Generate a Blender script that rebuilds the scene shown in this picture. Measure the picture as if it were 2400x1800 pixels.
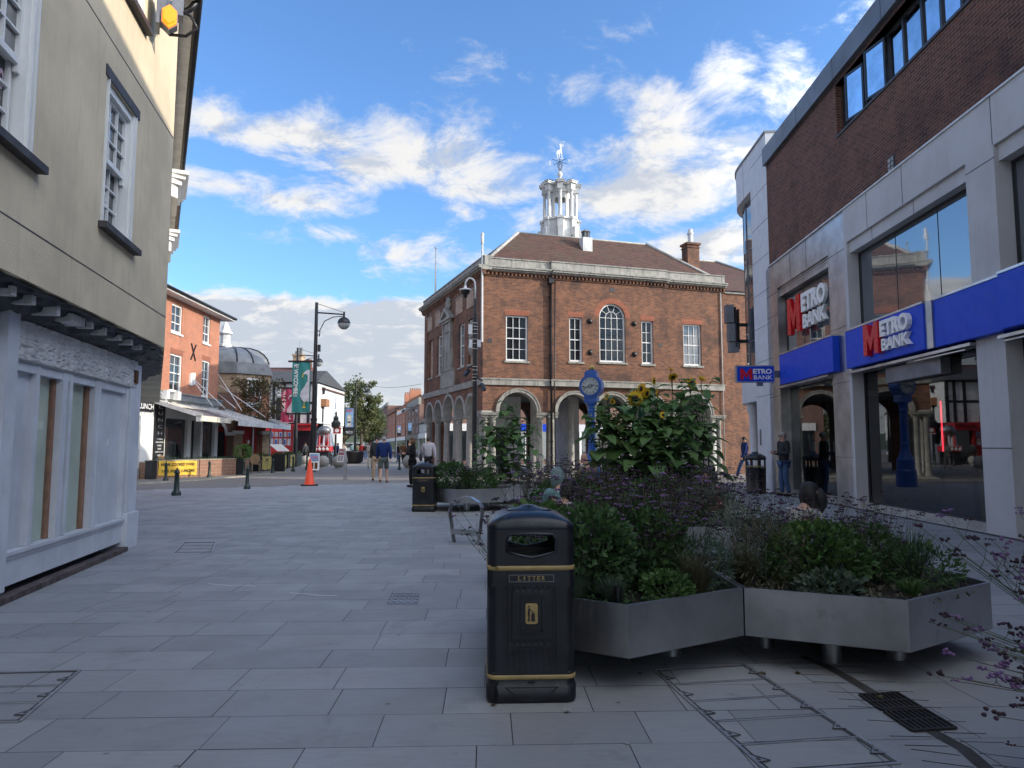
import bpy, bmesh, math, random
from math import pi, sin, cos, tan, atan2, hypot, radians, sqrt
from mathutils import Vector, Matrix
from mathutils.geometry import tessellate_polygon
random.seed(7)
for o in list(bpy.data.objects): bpy.data.objects.remove(o)
S = bpy.context.scene
C = S.collection
# ---------------------------------------------------------------- camera
FPX = 1664.0; EYE = 1.4; TILT = math.atan2(147.0, FPX)
cam = bpy.data.cameras.new('camera'); co = bpy.data.objects.new('camera', cam); C.objects.link(co)
cam.sensor_fit = 'HORIZONTAL'; cam.sensor_width = 36.0; cam.lens = 36.0 * FPX / 2400.0
cam.clip_start = 0.05; cam.clip_end = 3000
co.location = (0, 0, EYE); co.rotation_euler = (pi / 2 + TILT, 0, 0)
S.camera = co
# ---------------------------------------------------------------- exposure
S.view_settings.view_transform = 'Standard'; S.view_settings.look = 'None'
S.view_settings.gamma = 1.0; S.view_settings.use_curve_mapping = False
S.view_settings.exposure = 1.15
# ---------------------------------------------------------------- sun
SUN_AZ = radians(80)      # from straight behind the camera, turning to the right
SUN_EL = radians(21)
sd = Vector((sin(SUN_AZ) * cos(SUN_EL), -cos(SUN_AZ) * cos(SUN_EL), sin(SUN_EL)))
sl = bpy.data.lights.new('sun', 'SUN'); sl.energy = 2.0; sl.angle = radians(0.5); sl.color = (1.0, 0.9, 0.76)
so = bpy.data.objects.new('sun', sl); C.objects.link(so)
so.rotation_euler = sd.to_track_quat('Z', 'Y').to_euler(); so.location = (20, -5, 30)


def ray(x, y):
    u = (x - 1200) / FPX; v = (900 - y) / FPX
    return Vector((u, cos(TILT) - v * sin(TILT), sin(TILT) + v * cos(TILT)))
def G(x, y, z=0.0):
    r = ray(x, y); t = (z - EYE) / r.z
    return Vector((r.x * t, r.y * t, z))
def P(x, y, Y):
    r = ray(x, y); t = Y / r.y
    return Vector((r.x * t, Y, EYE + r.z * t))

# ---------------------------------------------------------------- node helpers
class NT:
    def __init__(s, tree): s.t = tree; s.n = tree.nodes; s.l = tree.links
    def new(s, typ, **kw):
        n = s.n.new(typ)
        for k, v in kw.items():
            if k == 'inp':
                for a, b in v.items():
                    if isinstance(b, bpy.types.NodeSocket): s.l.new(b, n.inputs[a])
                    else: n.inputs[a].default_value = b
            else: setattr(n, k, v)
        return n
    def math(s, op, a, b=None, c=None, clamp=False):
        n = s.n.new('ShaderNodeMath'); n.operation = op; n.use_clamp = clamp
        for i, v in enumerate((a, b, c)):
            if v is None: continue
            if isinstance(v, bpy.types.NodeSocket): s.l.new(v, n.inputs[i])
            else: n.inputs[i].default_value = v
        return n.outputs[0]
    def mix(s, fac, a, b, mode='MIX'):
        n = s.n.new('ShaderNodeMix'); n.data_type = 'RGBA'; n.blend_type = mode
        for i, v in ((0, fac), (6, a), (7, b)):
            if isinstance(v, bpy.types.NodeSocket): s.l.new(v, n.inputs[i])
            elif i == 0: n.inputs[i].default_value = v
            else: n.inputs[i].default_value = (v[0], v[1], v[2], 1)
        return n.outputs[2]
    def ramp(s, fac, a, b, va=0.0, vb=1.0):
        n = s.n.new('ShaderNodeMapRange'); n.clamp = True; n.interpolation_type = 'SMOOTHSTEP'
        s.l.new(fac, n.inputs[0])
        n.inputs[1].default_value = a; n.inputs[2].default_value = b; n.inputs[3].default_value = va; n.inputs[4].default_value = vb
        return n.outputs[0]
    def noise(s, vec, scale, detail=4, rough=0.55, dist=0.0):
        n = s.n.new('ShaderNodeTexNoise'); s.l.new(vec, n.inputs['Vector'])
        n.inputs['Scale'].default_value = scale; n.inputs['Detail'].default_value = detail
        n.inputs['Roughness'].default_value = rough; n.inputs['Distortion'].default_value = dist
        return n.outputs[0]

# ---------------------------------------------------------------- sky with clouds
W = bpy.data.worlds.new('World'); S.world = W; W.use_nodes = True
nt = NT(W.node_tree); nt.n.clear()
sky = nt.new('ShaderNodeTexSky', sky_type='NISHITA', sun_disc=False)
sky.sun_elevation = SUN_EL; sky.sun_rotation = atan2(sd.x, sd.y); sky.air_density = 1.0; sky.dust_density = 0.6; sky.ozone_density = 1.6
tc = nt.new('ShaderNodeTexCoord'); sep = nt.new('ShaderNodeSeparateXYZ'); nt.l.new(tc.outputs['Generated'], sep.inputs[0])
dx, dy, dz = sep.outputs
az = nt.math('ARCTAN2', dx, dy); el = nt.math('ARCSINE', dz)
zz = nt.math('ADD', nt.math('MAXIMUM', dz, 0.0), 0.22)
cv = nt.new('ShaderNodeCombineXYZ'); nt.l.new(nt.math('DIVIDE', dx, zz), cv.inputs[0]); nt.l.new(nt.math('DIVIDE', dy, zz), cv.inputs[1]); cv.inputs[2].default_value = 3.7
n1 = nt.noise(cv.outputs[0], 5.2, 12, 0.66, 0.35)
mp = nt.new('ShaderNodeVectorMath', operation='ADD', inp={0: cv.outputs[0], 1: (0.05, 0.035, 0.0)})
n2 = nt.noise(mp.outputs[0], 5.2, 6, 0.60, 0.35)
def px2ae(x, y):
    r = ray(x * 1.085, y * 1.085).normalized(); return atan2(r.x, r.y), math.asin(r.z)
blobs = [(470, 270, 130, 55, .30), (620, 300, 170, 60, .32), (780, 360, 150, 55, .26), (930, 330, 130, 70, .34), (1040, 400, 140, 60, .30),
         (500, 390, 150, 38, .26), (640, 435, 150, 36, .26), (740, 505, 90, 26, .18), (900, 545, 130, 55, .20), (1240, 200, 60, 40, .14), (1140, 270, 50, 25, .10),
         (1300, 350, 110, 80, .26), (1450, 300, 140, 110, .30), (1580, 200, 110, 80, .26), (1690, 190, 110, 80, .24), (1420, 420, 260, 80, .30), (1560, 360, 170, 130, .28), (1540, 530, 190, 55, .30), (1170, 470, 90, 50, .22),
         (1850, 60, 130, 50, .12), (1480, 60, 150, 30, .05)]
cover = None
for (bx, by, rx, ry, w) in blobs:
    a0, e0 = px2ae(bx, by); a1, _ = px2ae(bx + rx, by); _, e1 = px2ae(bx, by - ry)
    qa = nt.math('POWER', nt.math('DIVIDE', nt.math('ABSOLUTE', nt.math('SUBTRACT', az, a0)), abs(a1 - a0)), 2.0)
    qe = nt.math('POWER', nt.math('DIVIDE', nt.math('ABSOLUTE', nt.math('SUBTRACT', el, e0)), abs(e1 - e0)), 2.0)
    g = nt.math('MULTIPLY', nt.math('EXPONENT', nt.math('MULTIPLY', nt.math('ADD', qa, qe), -0.70)), w * 1.30)
    cover = g if cover is None else nt.math('MAXIMUM', cover, g)
# low bank of cumulus near the horizon
bank = nt.math('MULTIPLY', nt.ramp(el, radians(12.8), radians(10.0)), 0.62)
bank = nt.math('MULTIPLY', bank, nt.ramp(az, radians(1.0), radians(-7.0), 0.35, 1.0))
behind = nt.math('MULTIPLY', nt.ramp(nt.math('ABSOLUTE', az), radians(50), radians(95)), 0.27)  # unseen cloud cover behind the camera, thickened to add ambient light
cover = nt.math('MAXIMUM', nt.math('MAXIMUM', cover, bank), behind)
dens = nt.ramp(nt.math('ADD', n1, cover), 0.62, 0.90)
dens = nt.math('MULTIPLY', dens, nt.ramp(el, radians(-2), radians(0)))
lit = nt.ramp(nt.math('SUBTRACT', nt.math('SUBTRACT', n1, n2), nt.math('MULTIPLY', nt.math('SUBTRACT', nt.math('ADD', n1, cover), 0.85), 0.35)), -0.10, 0.05)
shadebank = nt.math('MULTIPLY', nt.ramp(el, radians(11.5), radians(7.5)), 0.55)
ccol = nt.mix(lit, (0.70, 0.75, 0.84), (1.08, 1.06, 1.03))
ccol = nt.mix(shadebank, ccol, (0.66, 0.71, 0.79))
hz = nt.ramp(el, radians(7.0), radians(1.5))
ccol = nt.mix(nt.math('MULTIPLY', hz, 0.6), ccol, (0.86, 0.90, 0.93))
b1 = nt.new('ShaderNodeBackground'); nt.l.new(nt.mix(1.0, sky.outputs[0], (0.72, 1.02, 1.36), 'MULTIPLY'), b1.inputs[0]); b1.inputs[1].default_value = 0.10
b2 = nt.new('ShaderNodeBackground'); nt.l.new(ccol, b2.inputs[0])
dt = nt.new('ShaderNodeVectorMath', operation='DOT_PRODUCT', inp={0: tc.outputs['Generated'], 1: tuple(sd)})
nt.l.new(nt.ramp(dt.outputs['Value'], 0.15, 0.95, 0.40, 2.4), b2.inputs[1])  # clouds brightened towards the sun to lift fill light on the shaded square
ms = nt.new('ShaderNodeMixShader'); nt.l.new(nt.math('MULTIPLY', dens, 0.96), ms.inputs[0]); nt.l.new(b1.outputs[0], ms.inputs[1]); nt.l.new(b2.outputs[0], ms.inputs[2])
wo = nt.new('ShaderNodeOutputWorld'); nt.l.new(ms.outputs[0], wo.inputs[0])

# ---------------------------------------------------------------- materials
MATS = {}
def _base(name):
    m = bpy.data.materials.new(name); m.use_nodes = True; t = NT(m.node_tree)
    b = m.node_tree.nodes['Principled BSDF']; MATS[name] = m
    return m, t, b
def pm(name, col, rough=0.6, metal=0.0, var=0.12, vscale=3.0, bump=0.0, bscale=40.0, spec=0.5, coat=0.0, streak=0.0, vcol=None):
    if name in MATS: return MATS[name]
    m, t, b = _base(name)
    tc = t.new('ShaderNodeTexCoord'); v = tc.outputs['Object']
    n = t.noise(v, vscale, 5, 0.6)
    c2 = vcol if vcol else tuple(c * (1 - var * 2) for c in col)
    c1 = tuple(min(1, c * (1 + var * 0.6)) for c in col)
    cc = t.mix(t.ramp(n, 0.3, 0.7), c2, c1)
    if streak:
        mp = t.new('ShaderNodeMapping', inp={0: v}); mp.inputs['Scale'].default_value = (9, 9, 0.7)
        s_ = t.ramp(t.noise(mp.outputs[0], 1.2, 6, 0.65), 0.50, 0.72)
        cc = t.mix(t.math('MULTIPLY', s_, streak), cc, tuple(c * 0.25 for c in col))
    t.l.new(cc, b.inputs['Base Color'])
    b.inputs['Metallic'].default_value = metal
    b.inputs['Specular IOR Level'].default_value = spec
    b.inputs['Coat Weight'].default_value = coat
    r = t.ramp(t.noise(v, vscale * 2.3, 3), 0.2, 0.8, max(0, rough - 0.08), min(1, rough + 0.08)); t.l.new(r, b.inputs['Roughness'])
    if bump:
        bn = t.new('ShaderNodeBump'); bn.inputs['Strength'].default_value = bump; bn.inputs['Distance'].default_value = 0.01
        t.l.new(t.noise(v, bscale, 4, 0.6), bn.inputs['Height']); t.l.new(bn.outputs[0], b.inputs['Normal'])
    return m
def wallvec(t):
    tc = t.new('ShaderNodeTexCoord'); sp = t.new('ShaderNodeSeparateXYZ'); t.l.new(tc.outputs['Object'], sp.inputs[0])
    cb = t.new('ShaderNodeCombineXYZ'); t.l.new(t.math('ADD', sp.outputs[0], sp.outputs[1]), cb.inputs[0]); t.l.new(sp.outputs[2], cb.inputs[1])
    return tc.outputs['Object'], cb.outputs[0], sp
def brickmat(name, c1, c2, mortar, bw=0.20, bh=0.065, ms_=0.008, stain=0.35, darks=(0.05, 0.04, 0.04), rough=0.85, offset=0.5, sc=0.8, bias=0.0):
    m, t, b = _base(name)
    ov, wv, sp = wallvec(t)
    br = t.new('ShaderNodeTexBrick'); t.l.new(wv, br.inputs['Vector']); br.offset = offset
    br.inputs['Scale'].default_value = 1.0; br.inputs['Brick Width'].default_value = bw; br.inputs['Row Height'].default_value = bh
    br.inputs['Mortar Size'].default_value = ms_; br.inputs['Mortar Smooth'].default_value = 0.3; br.inputs['Bias'].default_value = bias
    br.inputs['Color1'].default_value = (*c1, 1); br.inputs['Color2'].default_value = (*c2, 1); br.inputs['Mortar'].default_value = (*mortar, 1)
    n = t.noise(ov, sc, 7, 0.68)
    cc = t.mix(t.math('MULTIPLY', t.ramp(n, 0.46, 0.66), stain), br.outputs[0], darks)
    n3 = t.noise(ov, 2.2, 5, 0.65); cc = t.mix(t.ramp(n3, 0.45, 0.75, 0.0, 0.30), cc, tuple(min(1, c * 1.7) for c in c1))
    t.l.new(cc, b.inputs['Base Color']); b.inputs['Roughness'].default_value = rough; b.inputs['Specular IOR Level'].default_value = 0.25
    bn = t.new('ShaderNodeBump'); bn.inputs['Strength'].default_value = 0.5; bn.inputs['Distance'].default_value = 0.006; bn.invert = True
    t.l.new(br.outputs[1], bn.inputs['Height']); t.l.new(bn.outputs[0], b.inputs['Normal'])
    return m
def tilemat(name, c1, c2, rowh=0.12, w=0.16, stain=(0.06, 0.06, 0.045), st=0.35):
    m, t, b = _base(name)
    tc = t.new('ShaderNodeTexCoord'); sp = t.new('ShaderNodeSeparateXYZ'); t.l.new(tc.outputs['Object'], sp.inputs[0])
    cb = t.new('ShaderNodeCombineXYZ'); t.l.new(t.math('ADD', sp.outputs[0], sp.outputs[1]), cb.inputs[0]); t.l.new(sp.outputs[2], cb.inputs[1])
    br = t.new('ShaderNodeTexBrick'); t.l.new(cb.outputs[0], br.inputs['Vector'])
    br.inputs['Scale'].default_value = 1.0; br.inputs['Brick Width'].default_value = w; br.inputs['Row Height'].default_value = rowh; br.inputs['Mortar Size'].default_value = 0.014
    br.inputs['Color1'].default_value = (*c1, 1); br.inputs['Color2'].default_value = (*c2, 1); br.inputs['Mortar'].default_value = (c1[0] * .25, c1[1] * .25, c1[2] * .25, 1)
    n = t.noise(tc.outputs['Object'], 0.9, 6, 0.65)
    cc = t.mix(t.math('MULTIPLY', t.ramp(n, 0.45, 0.7), st), br.outputs[0], stain)
    t.l.new(cc, b.inputs['Base Color']); b.inputs['Roughness'].default_value = 0.85
    bn = t.new('ShaderNodeBump'); bn.inputs['Strength'].default_value = 0.9; bn.inputs['Distance'].default_value = 0.02; bn.invert = True
    t.l.new(br.outputs[1], bn.inputs['Height']); t.l.new(bn.outputs[0], b.inputs['Normal'])
    return m
def glassmat(name, tint=(0.015, 0.02, 0.025), ior=1.9, wavy=0.0):
    m, t, b = _base(name)
    b.inputs['Base Color'].default_value = (*tint, 1); b.inputs['Roughness'].default_value = 0.03; b.inputs['IOR'].default_value = ior
    if wavy:
        tc = t.new('ShaderNodeTexCoord'); bn = t.new('ShaderNodeBump'); bn.inputs['Strength'].default_value = wavy; bn.inputs['Distance'].default_value = 0.05
        t.l.new(t.noise(tc.outputs['Object'], 1.3, 2), bn.inputs['Height']); t.l.new(bn.outputs[0], b.inputs['Normal'])
    return m
def shopglass(name, see=(0.55, 0.6, 0.6), ior=1.6):
    m, t, b = _base(name); t.n.remove(b)
    out = [n for n in t.n if n.type == 'OUTPUT_MATERIAL'][0]
    tr = t.new('ShaderNodeBsdfTransparent'); tr.inputs[0].default_value = (*see, 1)
    gl = t.new('ShaderNodeBsdfGlossy'); gl.inputs[1].default_value = 0.01; gl.inputs[0].default_value = (0.95, 0.97, 1, 1)
    fr = t.new('ShaderNodeFresnel'); fr.inputs[0].default_value = ior
    ge = t.new('ShaderNodeNewGeometry'); fk = t.math('MULTIPLY', fr.outputs[0], t.math('SUBTRACT', 1.0, ge.outputs['Backfacing']))
    mx = t.new('ShaderNodeMixShader'); t.l.new(fk, mx.inputs[0]); t.l.new(tr.outputs[0], mx.inputs[1]); t.l.new(gl.outputs[0], mx.inputs[2]); t.l.new(mx.outputs[0], out.inputs[0])
    return m
def leafmat(name, c1, c2, scale=9.0, rough=0.5, trans=0.25):
    m, t, b = _base(name)
    tc = t.new('ShaderNodeTexCoord')
    cc = t.mix(t.ramp(t.noise(tc.outputs['Object'], scale, 3), 0.35, 0.65), c1, c2)
    cc = t.mix(t.ramp(t.noise(tc.outputs['Object'], scale * 1.7 + 3, 4), 0.60, 0.72, 0.0, 0.55), cc, (c2[0] * 2.0 + .02, c2[1] * 1.25, c2[2] * .8))
    t.l.new(cc, b.inputs['Base Color']); b.inputs['Roughness'].default_value = rough; b.inputs['Specular IOR Level'].default_value = 0.3
    out = [n for n in t.n if n.type == 'OUTPUT_MATERIAL'][0]
    tl = t.new('ShaderNodeBsdfTranslucent'); t.l.new(cc, tl.inputs[0])
    mx = t.new('ShaderNodeMixShader'); mx.inputs[0].default_value = trans; t.l.new(b.outputs[0], mx.inputs[1]); t.l.new(tl.outputs[0], mx.inputs[2]); t.l.new(mx.outputs[0], out.inputs[0])
    return m
def emis(name, col, st):
    m, t, b = _base(name); b.inputs['Base Color'].default_value = (*col, 1); b.inputs['Emission Color'].default_value = (*col, 1); b.inputs['Emission Strength'].default_value = st
    return m
def steelmat(name, col=(0.36, 0.36, 0.36), rough=0.38, axis=(1.5, 1.5, 60)):
    m, t, b = _base(name)
    tc = t.new('ShaderNodeTexCoord'); mp = t.new('ShaderNodeMapping', inp={0: tc.outputs['Object']}); mp.inputs['Scale'].default_value = axis
    n = t.noise(mp.outputs[0], 2.0, 5, 0.6); n2_ = t.noise(tc.outputs['Object'], 1.5, 4, 0.6)
    cc = t.mix(t.ramp(n2_, 0.3, 0.7), tuple(c * .62 for c in col), col); cc = t.mix(t.ramp(t.noise(tc.outputs['Object'], 7, 7, .75), 0.55, 0.75, 0.0, 0.5), cc, tuple(c * .35 for c in col)); t.l.new(cc, b.inputs['Base Color'])
    b.inputs['Metallic'].default_value = 1.0; t.l.new(t.ramp(n, 0.2, 0.8, rough - 0.06, rough + 0.1), b.inputs['Roughness'])
    return m

brickmat('th_brick', (0.245, 0.108, 0.060), (0.105, 0.050, 0.036), (0.22, 0.155, 0.12), stain=0.92, darks=(0.085, 0.055, 0.045))
brickmat('th_brick_pale', (0.46, 0.36, 0.27), (0.34, 0.20, 0.14), (0.42, 0.36, 0.3), stain=0.3)
brickmat('th_header', (0.30, 0.095, 0.055), (0.24, 0.08, 0.05), (0.36, 0.2, 0.13), bw=0.07, bh=0.24, stain=0.3, offset=0.0)
brickmat('bank_brick', (0.17, 0.070, 0.048), (0.085, 0.038, 0.028), (0.22, 0.17, 0.14), bw=0.2, bh=0.066, ms_=0.007, stain=0.55, darks=(0.03, 0.022, 0.02), sc=0.5)
brickmat('red_brick', (0.46, 0.165, 0.085), (0.34, 0.115, 0.065), (0.48, 0.34, 0.26), stain=0.2, darks=(0.2, 0.07, 0.04))
brickmat('buff_brick', (0.46, 0.33, 0.2), (0.33, 0.19, 0.12), (0.45, 0.4, 0.33), stain=0.25)
brickmat('dark_brick', (0.22, 0.11, 0.08), (0.16, 0.08, 0.06), (0.35, 0.3, 0.27), stain=0.3)
tilemat('tile_brown', (0.14, 0.065, 0.045), (0.075, 0.040, 0.032), stain=(0.07, 0.07, 0.045))
tilemat('tile_red', (0.22, 0.08, 0.055), (0.14, 0.055, 0.045))
tilemat('slate', (0.10, 0.105, 0.115), (0.07, 0.075, 0.085))
pm('stone', (0.34, 0.33, 0.295), 0.8, var=0.14, bump=0.3, streak=0.85)
pm('stone_grey', (0.40, 0.39, 0.37), 0.8, var=0.12, bump=0.3, streak=0.35)
pm('white_paint', (0.76, 0.77, 0.76), 0.55, var=0.04, vscale=1.5, bump=0.05)
pm('white_worn', (0.64, 0.64, 0.63), 0.6, var=0.1, vscale=2.5, bump=0.1, streak=0.35)
pm('cream_render', (0.72, 0.612, 0.435), 0.92, var=0.10, vscale=0.8, bump=0.6, bscale=90, spec=0.2, streak=0.16)
pm('blue_white', (0.57, 0.60, 0.655), 0.65, var=0.08, vscale=1.7, bump=0.25, bscale=40, streak=0.10)
pm('grey_jamb', (0.2, 0.21, 0.23), 0.7, var=0.15)
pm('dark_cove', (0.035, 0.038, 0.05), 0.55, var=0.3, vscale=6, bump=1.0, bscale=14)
pm('sill_dark', (0.05, 0.045, 0.05), 0.6, var=0.2)
pm('lead', (0.23, 0.24, 0.25), 0.5, var=0.15, vscale=2)
pm('black_metal', (0.012, 0.012, 0.014), 0.4, var=0.2)
pm('black_gloss', (0.010, 0.011, 0.014), 0.30, var=0.15, bump=0.06, bscale=160, coat=0.1)
pm('bin_body', (0.0075, 0.009, 0.013), 0.45, var=0.38, vscale=7, bump=0.12, bscale=160, streak=-0.6)
pm('bin_lid', (0.008, 0.011, 0.020), 0.33, var=0.2, vscale=8, bump=0.05, bscale=200)
pm('bin_inner', (0.06, 0.055, 0.05), 0.7, var=0.25)
pm('gold_paint', (0.36, 0.26, 0.10), 0.5, var=0.12, vscale=8)
pm('gold_ball', (0.55, 0.38, 0.12), 0.4, metal=0.7)
pm('grey_metal', (0.22, 0.23, 0.25), 0.45, metal=0.6)
pm('white_metal', (0.62, 0.63, 0.64), 0.4)
pm('concrete', (0.53, 0.525, 0.535), 0.9, var=0.06, vscale=0.8, bump=0.35, bscale=220, streak=0.12)
pm('concrete_joint', (0.07, 0.07, 0.07), 0.9)
pm('panel_white', (0.64, 0.65, 0.68), 0.6, var=0.05, streak=0.12)
steelmat('steel', (0.58, 0.57, 0.56), 0.33); steelmat('steel_planter', (0.60, 0.605, 0.61), 0.38, (60, 60, 1.5)); steelmat('steel_bright', (0.68, 0.68, 0.68), 0.3)
pm('bank_blue', (0.006, 0.06, 0.58), 0.45, var=0.03, spec=0.3)
pm('bank_red', (0.62, 0.008, 0.015), 0.3, var=0.05)
pm('letter_white', (0.86, 0.85, 0.83), 0.4, var=0.03)
pm('dark_frame', (0.018, 0.02, 0.024), 0.4)
pm('fascia_grey', (0.17, 0.18, 0.20), 0.5, metal=0.3, var=0.12, vscale=1.2)
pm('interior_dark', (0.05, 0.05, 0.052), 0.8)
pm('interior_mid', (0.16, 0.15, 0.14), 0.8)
pm('yellow_box', (0.35, 0.22, 0.07), 0.6)
glassmat('pane'); glassmat('pane_wavy', (0.03, 0.04, 0.05), ior=3.2, wavy=0.12); glassmat('pane_blind', (0.30, 0.33, 0.33), 1.7, 0.02)
glassmat('pane_mirror', (0.05, 0.07, 0.09), 3.4, 0.03); pm('pane_attic', (0.62, 0.68, 0.76), .05, metal=1.0, var=.12, vscale=2.5); MATS['pane_attic'].node_tree.nodes['Principled BSDF'].inputs['Roughness'].default_value = .04
shopglass('shop_glass', (0.5, 0.54, 0.54), 1.75); shopglass('clear_pane', (0.9, 0.93, 0.93), 1.22)
emis('amber', (1.0, 0.22, 0.01), 0.75); emis('neon_red', (1.0, 0.03, 0.06), 2.5); emis('strip_light', (1, 0.98, 0.92), 0.28)
pm('wood_cafe', (0.28, 0.15, 0.10), 0.7, var=0.15, vscale=8)
pm('banner_yellow', (0.72, 0.44, 0.04), 0.6, var=0.04); pm('ink', (0.02, 0.02, 0.02), 0.7); pm('banner_olive', (0.42, 0.33, 0.10), 0.7)
pm('banner_teal', (0.03, 0.24, 0.23), 0.6, var=0.05); pm('banner_pink', (0.50, 0.05, 0.12), 0.6, var=0.05); pm('goose', (0.62, 0.62, 0.66), 0.6); pm('goose_pink', (0.62, 0.45, 0.52), 0.6); pm('goose_yellow', (0.7, 0.5, 0.05), 0.6)
pm('cone_orange', (0.85, 0.07, 0.02), 0.5, var=0.05); pm('rubber', (0.02, 0.02, 0.02), 0.8)
pm('bollard_green', (0.010, 0.025, 0.022), 0.4); pm('clock_blue', (0.012, 0.085, 0.36), 0.35, var=0.08); pm('clock_face', (0.38, 0.42, 0.42), 0.5)
pm('shop_red', (0.42, 0.015, 0.02), 0.45); pm('awning_grey', (0.14, 0.125, 0.13), 0.8); pm('awning_cream', (0.68, 0.63, 0.52), 0.7); pm('awning_bar', (0.55, 0.55, 0.55), 0.5)
pm('granite', (0.36, 0.34, 0.31), 0.8, var=0.2, vscale=30); pm('soil', (0.025, 0.018, 0.013), 0.95, var=0.4, vscale=30, bump=1, bscale=50)
pm('bark', (0.10, 0.075, 0.05), 0.9, var=0.3, vscale=8); pm('skin', (0.52, 0.30, 0.22), 0.6, var=0.05); pm('rattan', (0.24, 0.16, 0.09), 0.8)
for nm, c in dict(navy=(0.012, 0.03, 0.12), shorts=(0.085, 0.105, 0.10), cream=(0.5, 0.45, 0.38), blackc=(0.012, 0.012, 0.014), jeans=(0.05, 0.09, 0.19), darkgrey=(0.035, 0.04, 0.045), lilac=(0.42, 0.4, 0.44), redc=(0.38, 0.03, 0.03), white=(0.36, 0.36, 0.35), pinkc=(0.42, 0.16, 0.18), olive=(0.1, 0.1, 0.06), tan=(0.35, 0.25, 0.17), tealc=(0.16, 0.28, 0.30), brownc=(0.12, 0.06, 0.03)).items():
    pm('cloth_' + nm, c, 0.85, var=0.1, vscale=12, spec=0.2)
for nm, c in dict(black=(0.008, 0.007, 0.007), brown=(0.10, 0.045, 0.02), grey=(0.34, 0.33, 0.31), teal=(0.18, 0.26, 0.26), dark=(0.02, 0.015, 0.012)).items():
    pm('hair_' + nm, c, 0.6, var=0.3, vscale=60, bump=0.6, bscale=120)
leafmat('leaf_dark', (0.04, 0.085, 0.03), (0.07, 0.14, 0.045)); leafmat('leaf_mid', (0.05, 0.11, 0.03), (0.09, 0.17, 0.045)); leafmat('leaf_light', (0.07, 0.15, 0.03), (0.12, 0.22, 0.05))
leafmat('leaf_sun', (0.10, 0.20, 0.07), (0.17, 0.29, 0.10), 4, trans=.4); leafmat('leaf_sun_low', (0.05, 0.10, 0.03), (0.15, 0.20, 0.05), 6, trans=.4)
leafmat('leaf_blue', (0.07, 0.11, 0.075), (0.10, 0.15, 0.10)); leafmat('leaf_autumn', (0.13, 0.08, 0.04), (0.10, 0.11, 0.05), 3); leafmat('leaf_tree', (0.085, 0.12, 0.05), (0.17, 0.18, 0.075), 1.2, trans=.4)
leafmat('stem', (0.07, 0.11, 0.05), (0.11, 0.14, 0.07)); leafmat('stem_brown', (0.085, 0.08, 0.05), (0.12, 0.12, 0.065))
leafmat('verb_dark', (0.035, 0.018, 0.026), (0.07, 0.04, 0.065), 30); leafmat('verb_purple', (0.15, 0.08, 0.22), (0.27, 0.18, 0.34), 30); leafmat('petal', (0.80, 0.42, 0.01), (0.75, 0.55, 0.03), 20); leafmat('seed', (0.035, 0.02, 0.008), (0.06, 0.03, 0.01), 30)
leafmat('lavender', (0.13, 0.17, 0.12), (0.20, 0.24, 0.18))

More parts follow.
